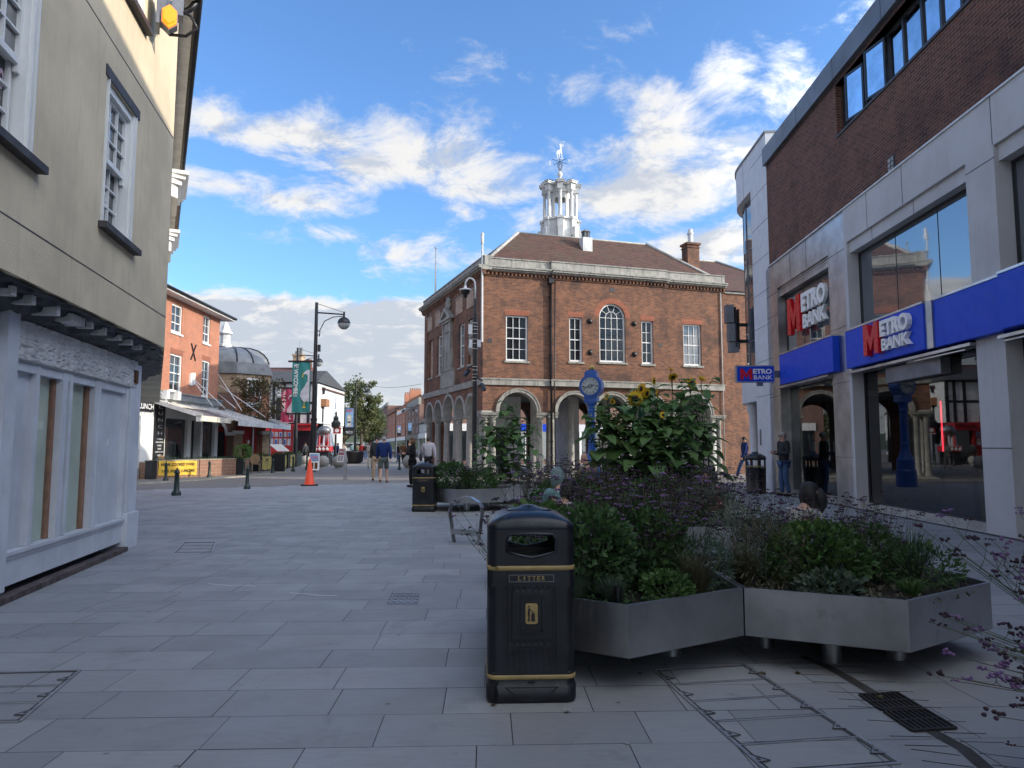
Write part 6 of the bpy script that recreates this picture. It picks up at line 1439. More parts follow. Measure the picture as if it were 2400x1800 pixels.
# ================================================================ terraces down the high street (right side), seen end on
FH = Frame(-52, 260, (-11.4 + 52), (95 - 260))
def terrace(name, label, s0, s1, h, wall, roofm, rh, rows, cols, shop, trim, chim=0, parapet=0, seed=1):
    a = FH.w(s0, 0); r = thing(name, label, 'building', (a.x, a.y, 0), FH.rz); L = s1 - s0; r_ = random.Random(seed)
    zs = 3.2; hs = []; wn = []
    fh = (h - zs) / rows
    for i in range(rows):
        for j in range(cols):
            cx = L * (j + .5) / cols; ww = min(1.1, L / cols * .5); z0 = zs + fh * i + fh * .22; hs.append((cx - ww / 2, cx + ww / 2, z0, z0 + fh * .6))
    MB().xz(rect(0, L - .02, zs, h), 0, .3, holes=[rect(*w) for w in hs]).build('wall', wall, r)
    b = MB(); b.box(0, L - .02, .3, 9, 0, h); b.build('wall_core', wall, r)
    for w in hs: sash(r, *w, y=.1, cols=2, rows=2, frame=.14, bar=.06, sillm=trim)
    b = MB(); b.box(0, L - .02, -.15, .3, 2.55, 3.19); b.box(.0, .4, -.1, .3, 0, 2.55); b.box(L - .42, L - .02, -.1, .3, 0, 2.55); b.build('shop_fascia', shop, r)
    MB().box(.4, L - .42, .1, .2, .3, 2.5).build('shop_window', 'pane', r)
    if parapet: MB().box(0, L - .02, -.12, .3, h, h + parapet).build('parapet', trim, r)
    if rh:
        b = MB(); b.add([(0, -.25, h + .02), (L, -.25, h + .02), (L, 4.5, h + rh), (0, 4.5, h + rh), (L, 9.2, h), (0, 9.2, h)], [(0, 1, 2, 3), (3, 2, 4, 5), (1, 4, 2), (0, 3, 5)]); b.build('roof', roofm, r)
    for k in range(chim):
        cx = L * (k + .7) / (chim + .4); b = MB(); b.box(cx - .5, cx + .5, 3.2, 5.6, h + .2, h + rh + 1.3); c_ = b.build('chimney', wall, r)
        b = MB()
        for m in range(6): b.cyl((cx, 3.4 + m * .4, h + rh + 1.3), (cx, 3.4 + m * .4, h + rh + 1.8), .14, n=8)
        b.build('chimney_pots', 'tile_warm', c_)
    return r
TL_ = (FH.w(0, 0) - Vector((-11.4, 95, 0))).length
terrace('low_shop', 'low steep-roofed house beside the far corner of the town hall', TL_ - 9, TL_, 4.6, 'white_worn', 'slate', 3.0, 1, 3, 'white_paint', 'stone', 0, 0, 1)
terrace('brown_brick_terrace', 'tall brown brick house with a white balustrade parapet', TL_ - 27, TL_ - 9, 7.6, 'dark_brick', 'tile_brown', 0, 3, 3, 'dark_frame', 'stone', 1, 1.0, 2)
terrace('white_topped_house', 'brick house with a white bay front below its roof line', TL_ - 48, TL_ - 27, 7.6, 'red_brick', 'slate', 0, 2, 4, 'white_paint', 'white_paint', 0, .6, 3)
terrace('brick_house', 'red brick house with large chimney stacks full of pots', TL_ - 76, TL_ - 48, 8.6, 'red_brick', 'tile_brown', 3.4, 2, 4, 'white_paint', 'white_paint', 2, 0, 4)
terrace('grey_terrace', 'long dark brick terrace farthest down the high street', TL_ - 150, TL_ - 76, 11.2, 'dark_brick', 'slate', 0, 3, 9, 'white_worn', 'stone_grey', 0, .8, 5)
# left side of the far street: simple row mostly behind the trees
FH2 = Frame(-20.5, 74, -.40, 1)
a = FH2.w(6, -.0); r = thing('far_terrace', 'distant white shop row half hidden behind the street trees', 'building', (a.x, a.y, 0), FH2.rz)
MB().xz(rect(0, 70, 0, 7.5), 0, 8).build('wall', 'white_worn', r); b = MB(); b.add([(0, -.3, 7.5), (70, -.3, 7.5), (70, 4, 9.6), (0, 4, 9.6), (0, 8.3, 7.5), (70, 8.3, 7.5)], [(0, 1, 2, 3), (3, 2, 5, 4), (0, 3, 4)]); b.build('roof', 'tile_brown', r)
for k in range(14): MB().box(1.5 + k * 5, 4.2 + k * 5, -.06, 0, .4, 2.6).build('shop_window', 'pane', r); 
for k in range(14): sash(r, 2 + k * 5, 3.2 + k * 5, 4.4, 6.2, y=-.04, cols=2, rows=2, frame=.12, bar=.05, sillm='stone')
# wooded hill closing the view
b = MB(); r_ = random.Random(9); rows = []
for j in range(5):
    rows.append([(-260 + i * 14, 330 + j * 40, [-.5, 4, 9, 11, 5][j] * (1 + .25 * sin(i * .7) + .1 * r_.random())) for i in range(34)])
b.grid(rows, 0, True); struct('hill', b.build('hill', 'leaf_tree'))

# shops behind the town hall, seen through its arches
r = thing('rear_shops', 'pale shop row seen through the arches of the town hall', 'building', (-6, 58, 0), radians(14))
MB().xz(rect(0, 34, 0, 6.5), 0, 6).build('wall', 'dark_brick', r)
for k in range(7):
    x = .6 + k * 4.8; MB().box(x, x + 4.2, -.1, 0, 2.7, 3.3).build('shop_fascia', ('white_paint', 'bank_blue', 'panel_white')[k % 3], r); MB().box(x + .2, x + 4.0, -.06, 0, .3, 2.69).build('shop_window', 'pane_blind' if k % 2 else 'pane', r); MB().box(x + 1.9, x + 2.1, -.1, -.06, .3, 2.69).build('mullion', 'white_paint', r)

# ================================================================ people
def skinmesh(name, pts, edges, rad, mat, parent, sub=1, extra=None):
    me = bpy.data.meshes.new(name); me.from_pydata([tuple(p) for p in pts], edges, []); me.update()
    o = bpy.data.objects.new(name, me); C.objects.link(o)
    m = o.modifiers.new('s', 'SKIN'); m.use_smooth_shade = True
    m2 = o.modifiers.new('u', 'SUBSURF'); m2.levels = sub; m2.render_levels = sub
    for i, v in enumerate(me.skin_vertices[0].data): v.radius = rad[i] if hasattr(rad[i], '__len__') else (rad[i], rad[i]); v.use_root = (i == 0)
    bpy.context.view_layer.update(); dg = bpy.context.evaluated_depsgraph_get()
    nm = bpy.data.meshes.new_from_object(o.evaluated_get(dg)); bpy.data.objects.remove(o); bpy.data.meshes.remove(me)
    nm.materials.clear(); nm.materials.append(MATS[mat])
    if extra:
        k = len(nm.vertices); bm = bmesh.new(); bm.from_mesh(nm)
        vs = [bm.verts.new(v) for v in extra.v]
        for f in extra.f:
            try: bm.faces.new([vs[i] for i in f]).smooth = True
            except ValueError: pass
        bm.to_mesh(nm); bm.free()
    for p in nm.polygons: p.use_smooth = True
    nm.name = name; ob = bpy.data.objects.new(name, nm); C.objects.link(ob); ob.parent = parent; return ob
def person(label, loc, rz, H=1.8, pose='stand', top='cloth_navy', bot='cloth_jeans', hair='hair_dark', shorts=False, female=False, arms='down', skin_='skin', long_hair=False, group=None, bag=None, coat=0.0, lean=0.0, stride=.18, glasses=False, cat='person', bald=False, heavy=False):
    r = thing('person', label, cat, loc, rz, group)
    V = lambda x, y, z: Vector((x, y + lean * max(0, z - .5) , z)) * H
    J = {}
    sh = .105 if not female else .092
    if pose == 'sit':
        hz = .0
        J.update(pel=V(0, 0, .27), sp=V(0, .02, .36), ch=V(0, .05, .47), nk=V(0, .09, .565), hd=V(0, .13, .64), ht=V(0, .14, .70))
        for s_, n in ((-1, 'l'), (1, 'r')):
            J['sh' + n] = V(s_ * sh, .06, .53); J['el' + n] = V(s_ * .13, .14, .38); J['wr' + n] = V(s_ * .06, .27, .35); J['hp' + n] = V(s_ * .055, .02, .26); J['kn' + n] = V(s_ * .07, .26, .27); J['an' + n] = V(s_ * .07, .27, .04); J['to' + n] = V(s_ * .08, .36, .02)
    else:
        J.update(pel=V(0, 0, .51), sp=V(0, 0, .60), ch=V(0, 0, .72), nk=V(0, .0, .83), hd=V(0, .012, .90), ht=V(0, .01, .955))
        for s_, n in ((-1, 'l'), (1, 'r')):
            st = (stride if pose == 'walk' else .012) * s_
            J['sh' + n] = V(s_ * sh, 0, .80)
            if arms == 'down': J['el' + n] = V(s_ * (sh + .035), -.01 - st * .35, .63); J['wr' + n] = V(s_ * (sh + .035), .03 - st * .5, .49)
            else: J['el' + n] = V(s_ * (sh + .03), .0, .64); J['wr' + n] = V(s_ * .04, .15, .66)
            J['hp' + n] = V(s_ * .052, 0, .49); J['kn' + n] = V(s_ * .055, st * .55 + .015, .275); J['an' + n] = V(s_ * .055, st - (.03 if st < 0 else 0), .045 + (.03 if (pose == 'walk' and st < 0) else 0)); J['to' + n] = J['an' + n] + V(0, .075, -.028 if st >= 0 else -.05) - V(0, 0, 0)
            J['to' + n].z = max(J['to' + n].z, .02 * H)
    names = list(J); idx = {n: i for i, n in enumerate(names)}
    R = dict(pel=(.085, .062), sp=(.075, .055), ch=(.088, .062), nk=.031, hd=(.044, .052), ht=(.036, .043))
    for n in 'lr': R.update({'sh' + n: .038, 'el' + n: .025, 'wr' + n: .017, 'hp' + n: .050, 'kn' + n: .034, 'an' + n: .022, 'to' + n: .016})
    E_ = [('pel', 'sp'), ('sp', 'ch'), ('ch', 'nk'), ('nk', 'hd'), ('hd', 'ht')]
    for n in 'lr': E_ += [('ch', 'sh' + n), ('sh' + n, 'el' + n), ('el' + n, 'wr' + n), ('pel', 'hp' + n), ('hp' + n, 'kn' + n), ('kn' + n, 'an' + n), ('an' + n, 'to' + n)]
    sc = lambda v, k=1.0: tuple(a * H * k for a in v) if hasattr(v, '__len__') else v * H * k
    ex = MB()
    hd = J['hd'] ; fz = Vector((0, 1, 0))
    ex.ball(hd + Vector((0, .052 * H, -.002 * H)), .010 * H, 6, sz=1.4)      # nose
    for s_ in (-1, 1): ex.ball(hd + Vector((s_ * .044 * H, .0, 0)), .012 * H, 6, sx=.5, sz=1.3)   # ears
    ex.ball(hd + Vector((0, .040 * H, -.036 * H)), .016 * H, 6)   # chin
    for n, s_ in (('l', -1), ('r', 1)):      # hands: palm, four fingers, thumb
        w = J['wr' + n]; d = (w - J['el' + n]).normalized(); sd_ = Vector((1, 0, 0)) if abs(d.x) < .8 else Vector((0, 1, 0)); b_ = d.cross(sd_).normalized(); a_ = b_.cross(d)
        c_ = w + d * .030 * H; ex.ball(c_, .019 * H, 8, sx=.75, sy=.95)
        for k in range(4):
            o_ = c_ + b_ * ((k - 1.5) * .009 * H); L_ = (.040, .046, .044, .034)[k] * H; ex.tube([o_, o_ + d * (L_ * .6), o_ + (d * 1.0 - a_ * s_ * .35) * L_ * 1.0], .0052 * H, 5, r1=.004 * H)
        ex.tube([w + b_ * .012 * H, w + b_ * .028 * H + d * .03 * H, w + b_ * .026 * H + d * .048 * H], .0058 * H, 5, r1=.0045 * H)
    skinmesh('body', [J[n] for n in names], [(idx[a], idx[c_]) for a, c_ in E_], [sc(R[n], .93) for n in names], skin_, r, 1, ex)
    # top
    tn = ['pel', 'sp', 'ch', 'nk'] + [k + n for n in 'lr' for k in ('sh', 'el', 'wr')]; P_ = {n: J[n].copy() for n in tn}
    P_['pel'] = J['pel'] + Vector((0, 0, -(.01 + coat) * H)); P_['nk'] = J['ch'].lerp(J['nk'], .72)
    for n in 'lr': P_['wr' + n] = J['el' + n].lerp(J['wr' + n], .93)
    ti = {n: i for i, n in enumerate(tn)}; TR = dict(pel=(.098, .076), sp=(.090, .070), ch=(.104, .076), nk=(.046, .044)); [TR.update({'sh' + n: .050, 'el' + n: .037, 'wr' + n: .028}) for n in 'lr']
    if pose == 'sit': TR = {k: (tuple(a * .84 for a in v) if hasattr(v, '__len__') else v * .8) for k, v in TR.items()}
    te = [('pel', 'sp'), ('sp', 'ch'), ('ch', 'nk')] + [e for n in 'lr' for e in (('ch', 'sh' + n), ('sh' + n, 'el' + n), ('el' + n, 'wr' + n))]
    skinmesh('jacket', [P_[n] for n in tn], [(ti[a], ti[c_]) for a, c_ in te], [sc(TR[n]) for n in tn], top, r, 2)
    # trousers / shorts
    bn = ['pel'] + [k + n for n in 'lr' for k in ('hp', 'kn', 'an')]; Q = {n: J[n].copy() for n in bn}
    if shorts:
        for n in 'lr': Q['an' + n] = J['kn' + n] + Vector((0, 0, .005)); Q['kn' + n] = J['hp' + n].lerp(J['kn' + n], .5)
    else:
        for n in 'lr': Q['an' + n] = J['an' + n] + Vector((0, 0, .01))
    bi = {n: i for i, n in enumerate(bn)}; BR = dict(pel=(.074, .062)); [BR.update({'hp' + n: .047, 'kn' + n: .058 if shorts else .045, 'an' + n: .054 if shorts else .034}) for n in 'lr']
    be = [e for n in 'lr' for e in (('pel', 'hp' + n), ('hp' + n, 'kn' + n), ('kn' + n, 'an' + n))]
    skinmesh('shorts' if shorts else 'trousers', [Q[n] for n in bn], [(bi[a], bi[c_]) for a, c_ in be], [sc(BR[n]) for n in bn], bot, r)
    for n in 'lr':
        a_ = J['an' + n]; t_ = J['to' + n]; b = MB(); c_ = a_.lerp(t_, .45); dd = (t_ - a_); b.ball((0, 0, 0), .05 * H, 10, sx=.55, sy=1.25, sz=.5); o_ = b.build('shoe', 'cloth_blackc' if not shorts else 'cloth_brownc', r); o_.location = c_ + Vector((0, 0, .0))
        o_.location.z = max(c_.z, .024 * H)
    # hair
    if not bald:
        b = MB(); b.ball(hd + Vector((0, -.010 * H, .020 * H)), .054 * H, 14, sx=.92, sy=1.06, sz=.92)
        if long_hair: b.ball(hd + Vector((0, -.024 * H, -.022 * H)), .060 * H, 12, sx=1.05, sy=.85, sz=1.4)
        # cut away the face side
        if not heavy: b.v = [(x, min(y, hd.y + (.030 if z < hd.z + .03 * H else .045) * H), z) for x, y, z in b.v]
        if heavy: b.ball(hd + Vector((0, .045 * H, -.05 * H)), .066 * H, 12, sx=1.1, sy=.9, sz=1.25); b.ball(hd + Vector((.02 * H, .04 * H, -.08 * H)), .04 * H, 10, sz=1.4)
        b.build('hair', hair, r)
    if glasses:
        b = MB()
        for s_ in (-1, 1): b.tube([hd + Vector((s_ * (.018 + .013 * cos(t)) * H, .054 * H, (.008 + .010 * sin(t)) * H)) for t in [k * pi / 4 for k in range(9)]], .002 * H, 4); b.tube([hd + Vector((s_ * .031 * H, .052 * H, .008 * H)), hd + Vector((s_ * .045 * H, 0, .01 * H))], .002 * H, 4)
        b.build('glasses', 'black_metal', r)
    if bag:
        b = MB(); b.ball((.17 * H if bag == 'r' else -.17 * H, -.02 * H, .52 * H), .09 * H, 10, sx=.45, sy=1.0, sz=1.1); b.tube([((.17 if bag == 'r' else -.17) * H, -.02 * H, .6 * H), ((.12 if bag == 'r' else -.12) * H, 0, .82 * H)], .008 * H, 4); bo = b.build('shoulder_bag', 'cloth_darkgrey', r)
    return r
def at(x, Y): p = P(x, 1047, Y); return (p.x, Y, 0)
person('man in a navy jacket and grey shorts walking away from the camera', at(900, 27.6), 0.05, 1.86, 'walk', 'cloth_navy', 'cloth_shorts', 'hair_grey', shorts=True, stride=.10)
person('person in grey half hidden behind the man in the navy jacket, facing the camera', at(884, 29.5), pi, 1.86, 'walk', 'cloth_darkgrey', 'cloth_tan', 'hair_dark', stride=.12)
person('woman in cream top and trousers walking towards the camera with hands together', at(868, 46), pi + .1, 1.72, 'walk', 'cloth_cream', 'cloth_cream', 'hair_brown', female=True, arms='front', stride=.08, bag='l')
person('woman with brown hair in a black coat looking at her hands', at(967, 24.5), pi / 2 + .25, 1.78, 'stand', 'cloth_blackc', 'cloth_blackc', 'hair_brown', female=True, arms='front', long_hair=True, coat=.06)
person('person in a pale hooded top with a grey shoulder bag by the town hall columns', at(1004, 30), .2, 1.86, 'walk', 'cloth_lilac', 'cloth_blackc', 'hair_dark', bag='l', stride=.1)
person('person in dark clothes striding left beyond the round black bin', at(1745, 31), pi / 2, 1.9, 'walk', 'cloth_navy', 'cloth_jeans', 'hair_dark', stride=.17)
person('grey-haired man with glasses in a dark jacket and jeans standing beside the bank', at(1836, 20), pi / 2 + .1, 1.88, 'stand', 'cloth_darkgrey', 'cloth_jeans', 'hair_grey', arms='front', glasses=True)
person('person in a long black coat beside the cafe pavilion', (at(581, 39)[0], 39, .03), .3, 1.8, 'stand', 'cloth_blackc', 'cloth_blackc', 'hair_grey', coat=.1)
# distant people in the high street
far = [(786, 62, 'cloth_navy', 'dark-jacketed person left of the pair by the black and red sign post', .1), (792, 63, 'cloth_navy', 'dark-jacketed person right of the pair by the black and red sign post', 2), (848, 78, 'cloth_redc', 'person in a red top far down the street', 3), (857, 74, 'cloth_blackc', 'person in black next to the red-topped person far down the street', .4), (838, 84, 'cloth_olive', 'person in olive left of the red-topped person far down the street', 1), (878, 76, 'cloth_darkgrey', 'grey-clad person behind the woman in cream', 3), (933, 66, 'cloth_blackc', 'dark figure left of the shop fronts right of the street', 2), (945, 60, 'cloth_brownc', 'brown-clad figure right of the street by the shops', .5), (960, 58, 'cloth_darkgrey', 'dark figure closest to the town hall arcade', 2.4), (806, 70, 'cloth_cream', 'pale-clad person behind the low sign board', 3), (716, 56, 'cloth_darkgrey', 'shadowed person in the doorway of the red kiosk', 1), (826, 92, 'cloth_tealc', 'small distant person in pale blue', .3)]
base = {}
for i, (px, Y, c_, lab, rz) in enumerate(far):
    person(lab, at(px, Y), rz, 1.75 + .04 * (i % 3), 'walk' if i % 2 else 'stand', c_, 'cloth_blackc' if i % 3 else 'cloth_jeans', 'hair_dark', stride=.1, group='people far down the street')
# people sitting among the planters (backs and heads show above the flowers)
def sitter(label, px, py, Y, rz, H, **k):
    p = P(px, py, Y); zh = .64 * H; return person(label, (p.x, Y, p.z - zh - .02), rz, H, 'sit', **k)
sitter('seated person with black hair and a white top bending forward behind the nearest planter', 1303, 1140, 7.6, -.9, 1.55, top='cloth_white', bot='cloth_blackc', hair='hair_black', long_hair=True, heavy=True)
sitter('seated person with long black hair and a white top by the right planter', 1862, 1150, 6.9, -1.2, 1.55, top='cloth_white', bot='cloth_blackc', hair='hair_black', long_hair=True, heavy=True)
sitter('seated person with pale blue-grey hair deep among the flowers', 1322, 1113, 8.7, .4, 1.6, top='cloth_tealc', bot='cloth_jeans', hair='hair_teal', long_hair=True)
sitter('seated person in a pink top and dark hat behind the flowers', 1656, 1110, 10.6, 2.8, 1.62, top='cloth_pinkc', bot='cloth_jeans', hair='hair_dark')
sitter('seated bald-headed person in front of the blue clock post', 1387, 1072, 13.5, .6, 1.7, top='cloth_tan', bot='cloth_jeans', bald=True)
sitter('seated person in pale clothes behind the left flowers', 1160, 1132, 8.6, .1, 1.45, top='cloth_lilac', bot='cloth_jeans', hair='hair_dark') if 0 else None
# benches they sit on
def bench(x, Y, rz, zs, label):
    r = thing('bench', label, 'bench', (x, Y, 0), rz, 'benches between the planters'); b = MB(); b.box(-.8, .8, -.22, .22, zs - .05, zs); b.build('seat', 'steel_planter', r, bevel=.008)
    for s_ in (-1, 1): b = MB(); b.box(s_ * .6 - .03, s_ * .6 + .03, -.18, .18, 0, zs - .052); b.build('leg', 'steel_planter', r)
bench(.6, 7.62, .2, .36, 'steel bench under the black-haired person behind the nearest planter'); bench(2.75, 6.95, -.4, .36, 'steel bench beside the right planter'); bench(.72, 8.75, 0, .36, 'steel bench among the flowers in the middle'); bench(2.9, 10.7, 0, .38, 'steel bench in front of the sunflowers'); bench(1.6, 13.6, 0, .38, 'steel bench near the blue clock')

# ================================================================ street furniture
# ---- rectangular litter bin
def squircle(w, d, n, r=.10, flute=0.0):
    """rounded rectangle ring, n points, half sizes w, d; flute presses shallow grooves into the faces"""
    pts = []; per = [(w - r) * 2, (d - r) * 2, pi / 2 * r]; tot = 2 * per[0] + 2 * per[1] + 4 * per[2]
    segs = [('f', -(w - r), -d, 1, 0), ('c', w - r, -(d - r), -90), ('s', w, -(d - r), 0, 1), ('c', w - r, d - r, 0), ('f', w - r, d, -1, 0), ('c', -(w - r), d - r, 90), ('s', -w, d - r, 0, -1), ('c', -(w - r), -(d - r), 180)]
    nf = int(n * per[0] / tot); ns = int(n * per[1] / tot); nc = max(4, int(n * per[2] / tot))
    for sg in segs:
        if sg[0] == 'c':
            for i in range(nc): a = radians(sg[3] + 90 * i / nc); pts.append((sg[1] + r * cos(a), sg[2] + r * sin(a), 0))
        else:
            m = nf if sg[0] == 'f' else ns; L = per[0] if sg[0] == 'f' else per[1]
            for i in range(m):
                t_ = i / m * L; fl = flute if (i % 4 in (1, 2)) and 4 < i < m - 4 else 0
                nx, ny = -sg[4], sg[3]; pts.append((sg[1] + sg[3] * t_ + nx * fl, sg[2] + sg[4] * t_ + ny * fl, i))
    return pts
def make_bin(label, loc, rz):
    r = thing('litter_bin', label, 'litter bin', loc, rz, 'black and gold rectangular litter bins')
    N = 220; Wd, Dp = .246, .235; K = len(squircle(Wd, Dp, N, .055))
    def ring(w, d, z, fl=0, rr=.055): return [(p[0], p[1], z) for p in squircle(w, d, N, rr, fl)]
    # body
    rows = [ring(Wd - .004, Dp - .004, .0), ring(Wd + .004, Dp + .004, .02), ring(Wd + .004, Dp + .004, .088), ring(Wd - .006, Dp - .006, .094), ring(Wd - .006, Dp - .006, .128)]
    b = MB(); b.grid(rows, 0, True, True); b.add(rows[0], [tuple(range(K - 1, -1, -1))]); base = b.build('base', 'bin_body', r)
    MB().grid([ring(Wd - .003, Dp - .003, .126), ring(Wd + .001, Dp + .001, .130), ring(Wd + .001, Dp + .001, .146), ring(Wd - .003, Dp - .003, .150)], 0, True, True).build('gold_band', 'gold_paint', r)
    # fluted panel: the flutes stop below the lettering plate and around the pictogram
    rows = [ring(Wd - .003, Dp - .003, .149)]
    zs = [.16, .17] + [.18 + .018 * k for k in range(29)] + [.705, .715]
    for z in zs:
        rg = squircle(Wd - .003, Dp - .003, N, .055, .0022 * min(1, max(0, (z - .17) / .05), max(0, (.69 - z) / .05))); out = []
        for (x, y, i) in rg:
            flat = z < .165 or z > .62 or (abs(x) < .105 and .34 < z < .60 and abs(y) > Dp - .02) or (.285 < z < .31 and abs(x) < .12 and abs(y) > Dp - .02)
            if flat: y = max(-Dp + .003, min(Dp - .003, y * (Dp - .003) / max(abs(y), 1e-6))) if abs(y) > Dp - .012 else y; x = max(-Wd + .003, min(Wd - .003, x * (Wd - .003) / max(abs(x), 1e-6))) if abs(x) > Wd - .012 else x
            out.append((x, y, z))
        rows.append(out)
    body = MB().grid(rows, 0, False, True).build('body', 'bin_body', r)
    MB().grid([ring(Wd - .003, Dp - .003, .713), ring(Wd + .002, Dp + .002, .717), ring(Wd + .002, Dp + .002, .736), ring(Wd - .003, Dp - .003, .740)], 0, True, True).build('gold_band', 'gold_paint', r)
    # hood with openings front and back
    zz = [.738] + [.750 + .0125 * k for k in range(16)]
    rows = [ring(Wd - .002, Dp - .002, z) for z in zz]
    hb = MB()
    zb = lambda x: .785 + .028 * min(1, abs(x) / .135)      # V-shaped lower lip
    M = len(zz)
    def isopen(p, q):
        cx = (p[0] + q[0]) / 2; cy = (p[1] + q[1]) / 2
        return abs(cy) > Dp - .02 and abs(cx) < .138
    for s_, off in ((1, 0), (-1, .014)):
        o_ = len(hb.v); rr = [[(x * (1 - off / Wd), y * (1 - off / Dp), z) for x, y, z in row] for row in rows]
        for row in rr: hb.v.extend(row)
        for i in range(M - 1):
            for j in range(K):
                j2 = (j + 1) % K; p, q = rr[i][j], rr[i][j2]; z = (zz[i] + zz[i + 1]) / 2; cx = (p[0] + q[0]) / 2
                zt_ = .915 - (.02 if abs(cx) > .12 else 0)
                if isopen(p, q) and zb(cx) < z < zt_: continue
                f = (o_ + i * K + j, o_ + i * K + j2, o_ + (i + 1) * K + j2, o_ + (i + 1) * K + j)
                hb.f.append(f if s_ > 0 else f[::-1]); hb.m.append(0); hb.sm.append(True)
    # close the rim of the openings with a thin tube lip
    hood = hb.build('hood', 'bin_body', r)
    for s_ in (-1, 1):
        y = s_ * (Dp - .007); lip = [(-.138, y, .816), (-.07, y, .797), (0, y, .783), (.07, y, .797), (.138, y, .816), (.138, y, .885), (.120, y, .912), (0, y, .915), (-.120, y, .912), (-.138, y, .885), (-.138, y, .816)]
        MB().tube(lip, .0095, 8).build('opening_rim', 'bin_lid', r)
    MB().box(-.20, .20, -.19, .19, .735, .742).build('inner_deck', 'bin_inner', r)
    b = MB(); b.box(-.15, .15, .06, .065, .74, .80); b.box(-.15, .15, -.06, -.055, .74, .775); b.build('stub_plate', 'bin_inner', r)
    # lid
    rows = []
    for (w, d, z, bow) in ((Wd - .002, Dp - .002, .935, .0), (Wd + .001, Dp + .001, .945, .006), (Wd - .004, Dp - .004, .962, .022), (Wd - .02, Dp - .02, .975, .030), (Wd - .07, Dp - .07, .998, .028), (Wd - .115, Dp - .115, 1.015, .018)):
        rows.append([(x, y, z + bow * (1 - (x / Wd) ** 2)) for x, y, z_ in [(p[0], p[1], 0) for p in squircle(w, d, N, max(.03, .055))]])
    b = MB(); b.grid(rows, 0, True, True); b.add(rows[-1], [tuple(range(K))]); b.build('lid', 'bin_lid', r)
    b = MB(); b.lathe([(.10, 1.015), (.128, 1.022), (.130, 1.028), (.12, 1.036), (.06, 1.046), (.045, 1.055), (.02, 1.061), (.0, 1.062)], 36, (0, 0, 0)); cap = b.build('lid_cap', 'bin_lid', r)
    MB().box(-.008, .008, -.052, -.044, 1.050, 1.058).build('lock', 'joint', cap)
    # lettering plate, pictogram (front and back)
    for s_ in (-1, 1):
        f_ = (lambda p: p) if s_ < 0 else (lambda p: (-p.x, -p.y, p.z))
        y = -(Dp + .0005)
        pl = MB(); pl.xz(rect(-.125, .125, .652, .692), y - .004, y + .02, holes=[]); fr_ = MB(); fr_.xz(rect(-.125, .125, .652, .692), y - .006, y - .003, holes=[rect(-.122, .122, .655, .689)])
        po = MB().merge(pl, f_).build('name_plate', 'bin_body', r); MB().merge(fr_, f_).build('border', 'grey_metal', po)
        t_ = MB()
        for ci, (ch, cw_) in enumerate((('L', .017), ('I', .007), ('T', .019), ('T', .019), ('E', .017), ('R', .018))):
            cx_ = -.066 + ci * .0265; t_.merge(fit_text(ch, cx_ - cw_ / 2, cx_ + cw_ / 2, .661, .684, y - .004, .0015, .012))
            for zz_, ww_ in ((.6605, cw_ * (.55 if ch in 'ITR' else .75)), (.6828, cw_ * (.9 if ch == 'I' else .55))):
                if not (ch == 'T' and zz_ > .67): t_.box(cx_ - ww_ / 2 - (cw_ * .2 if ch in 'LER' else 0), cx_ + ww_ / 2 - (cw_ * .2 if ch in 'LER' else 0), y - .0056, y - .004, zz_, zz_ + .0017)
        # slab serifs so the letters read as the cast serif lettering
        MB().merge(t_, f_).build('lettering', 'gold_paint', po)
        pic = MB(); rr = .012; x0, x1, z0, z1 = -.034, .034, .425, .535
        rp = [(x1 - rr + rr * cos(a), z1 - rr + rr * sin(a)) for a in [k * pi / 8 for k in range(5)]] + [(x0 + rr - rr * sin(a), z1 - rr + rr * cos(a)) for a in [k * pi / 8 for k in range(5)]] + [(x0 + rr - rr * cos(a), z0 + rr - rr * sin(a)) for a in [k * pi / 8 for k in range(5)]] + [(x1 - rr + rr * sin(a), z0 + rr - rr * cos(a)) for a in [k * pi / 8 for k in range(5)]]
        pic.xz(rp, y - .0035, y + .003); po = MB().merge(pic, f_).build('pictogram_plate', 'gold_paint', r)
        ink = MB(); q = lambda pts: [(x0 + (x1 - x0) * a, z0 + (z1 - z0) * c_) for a, c_ in pts]
        ink.xz(q([(.2, .13), (.36, .13), (.34, .3), (.36, .5), (.33, .68), (.56, .58), (.58, .61), (.36, .76), (.3, .8), (.2, .72), (.17, .5), (.24, .3), (.16, .16)]), y - .0045, y - .0036)
        ink.xz([(x0 + (x1 - x0) * .3 + .0048 * cos(a), z0 + (z1 - z0) * .86 + .006 * sin(a)) for a in [k * pi / 5 for k in range(10)]], y - .0045, y - .0036)
        ink.xz(q([(.46, .12), (.78, .12), (.76, .52), (.48, .52)]), y - .0045, y - .0036); ink.xz(q([(.5, .55), (.74, .55), (.66, .6), (.56, .6)]), y - .0045, y - .0036)
        MB().merge(ink, f_).build('pictogram', 'ink', po)
        bd = MB(); bd.xz(rect(-.060, .060, .385, .572), y - .005, y + .002, holes=[rect(-.057, .057, .388, .569)]); bd.box(-.085, .085, y - .004, y + .002, .296, .300); bd.box(-.062, .062, y - .004, y + .002, .362, .366); MB().merge(bd, f_).build('moulded_border', 'grey_metal' if 0 else 'bin_lid', r)
        lg = MB(); lg.xz([(.020 * cos(a), .112 + .007 * sin(a)) for a in [k * pi / 8 for k in range(16)]], y + .003, y + .008); lg.xz([(-.018 + .005 * cos(a), .112 + .006 * sin(a)) for a in [k * pi / 5 for k in range(10)]], y + .002, y + .008); MB().merge(lg, f_).build('maker_emblem', 'bin_lid', r)
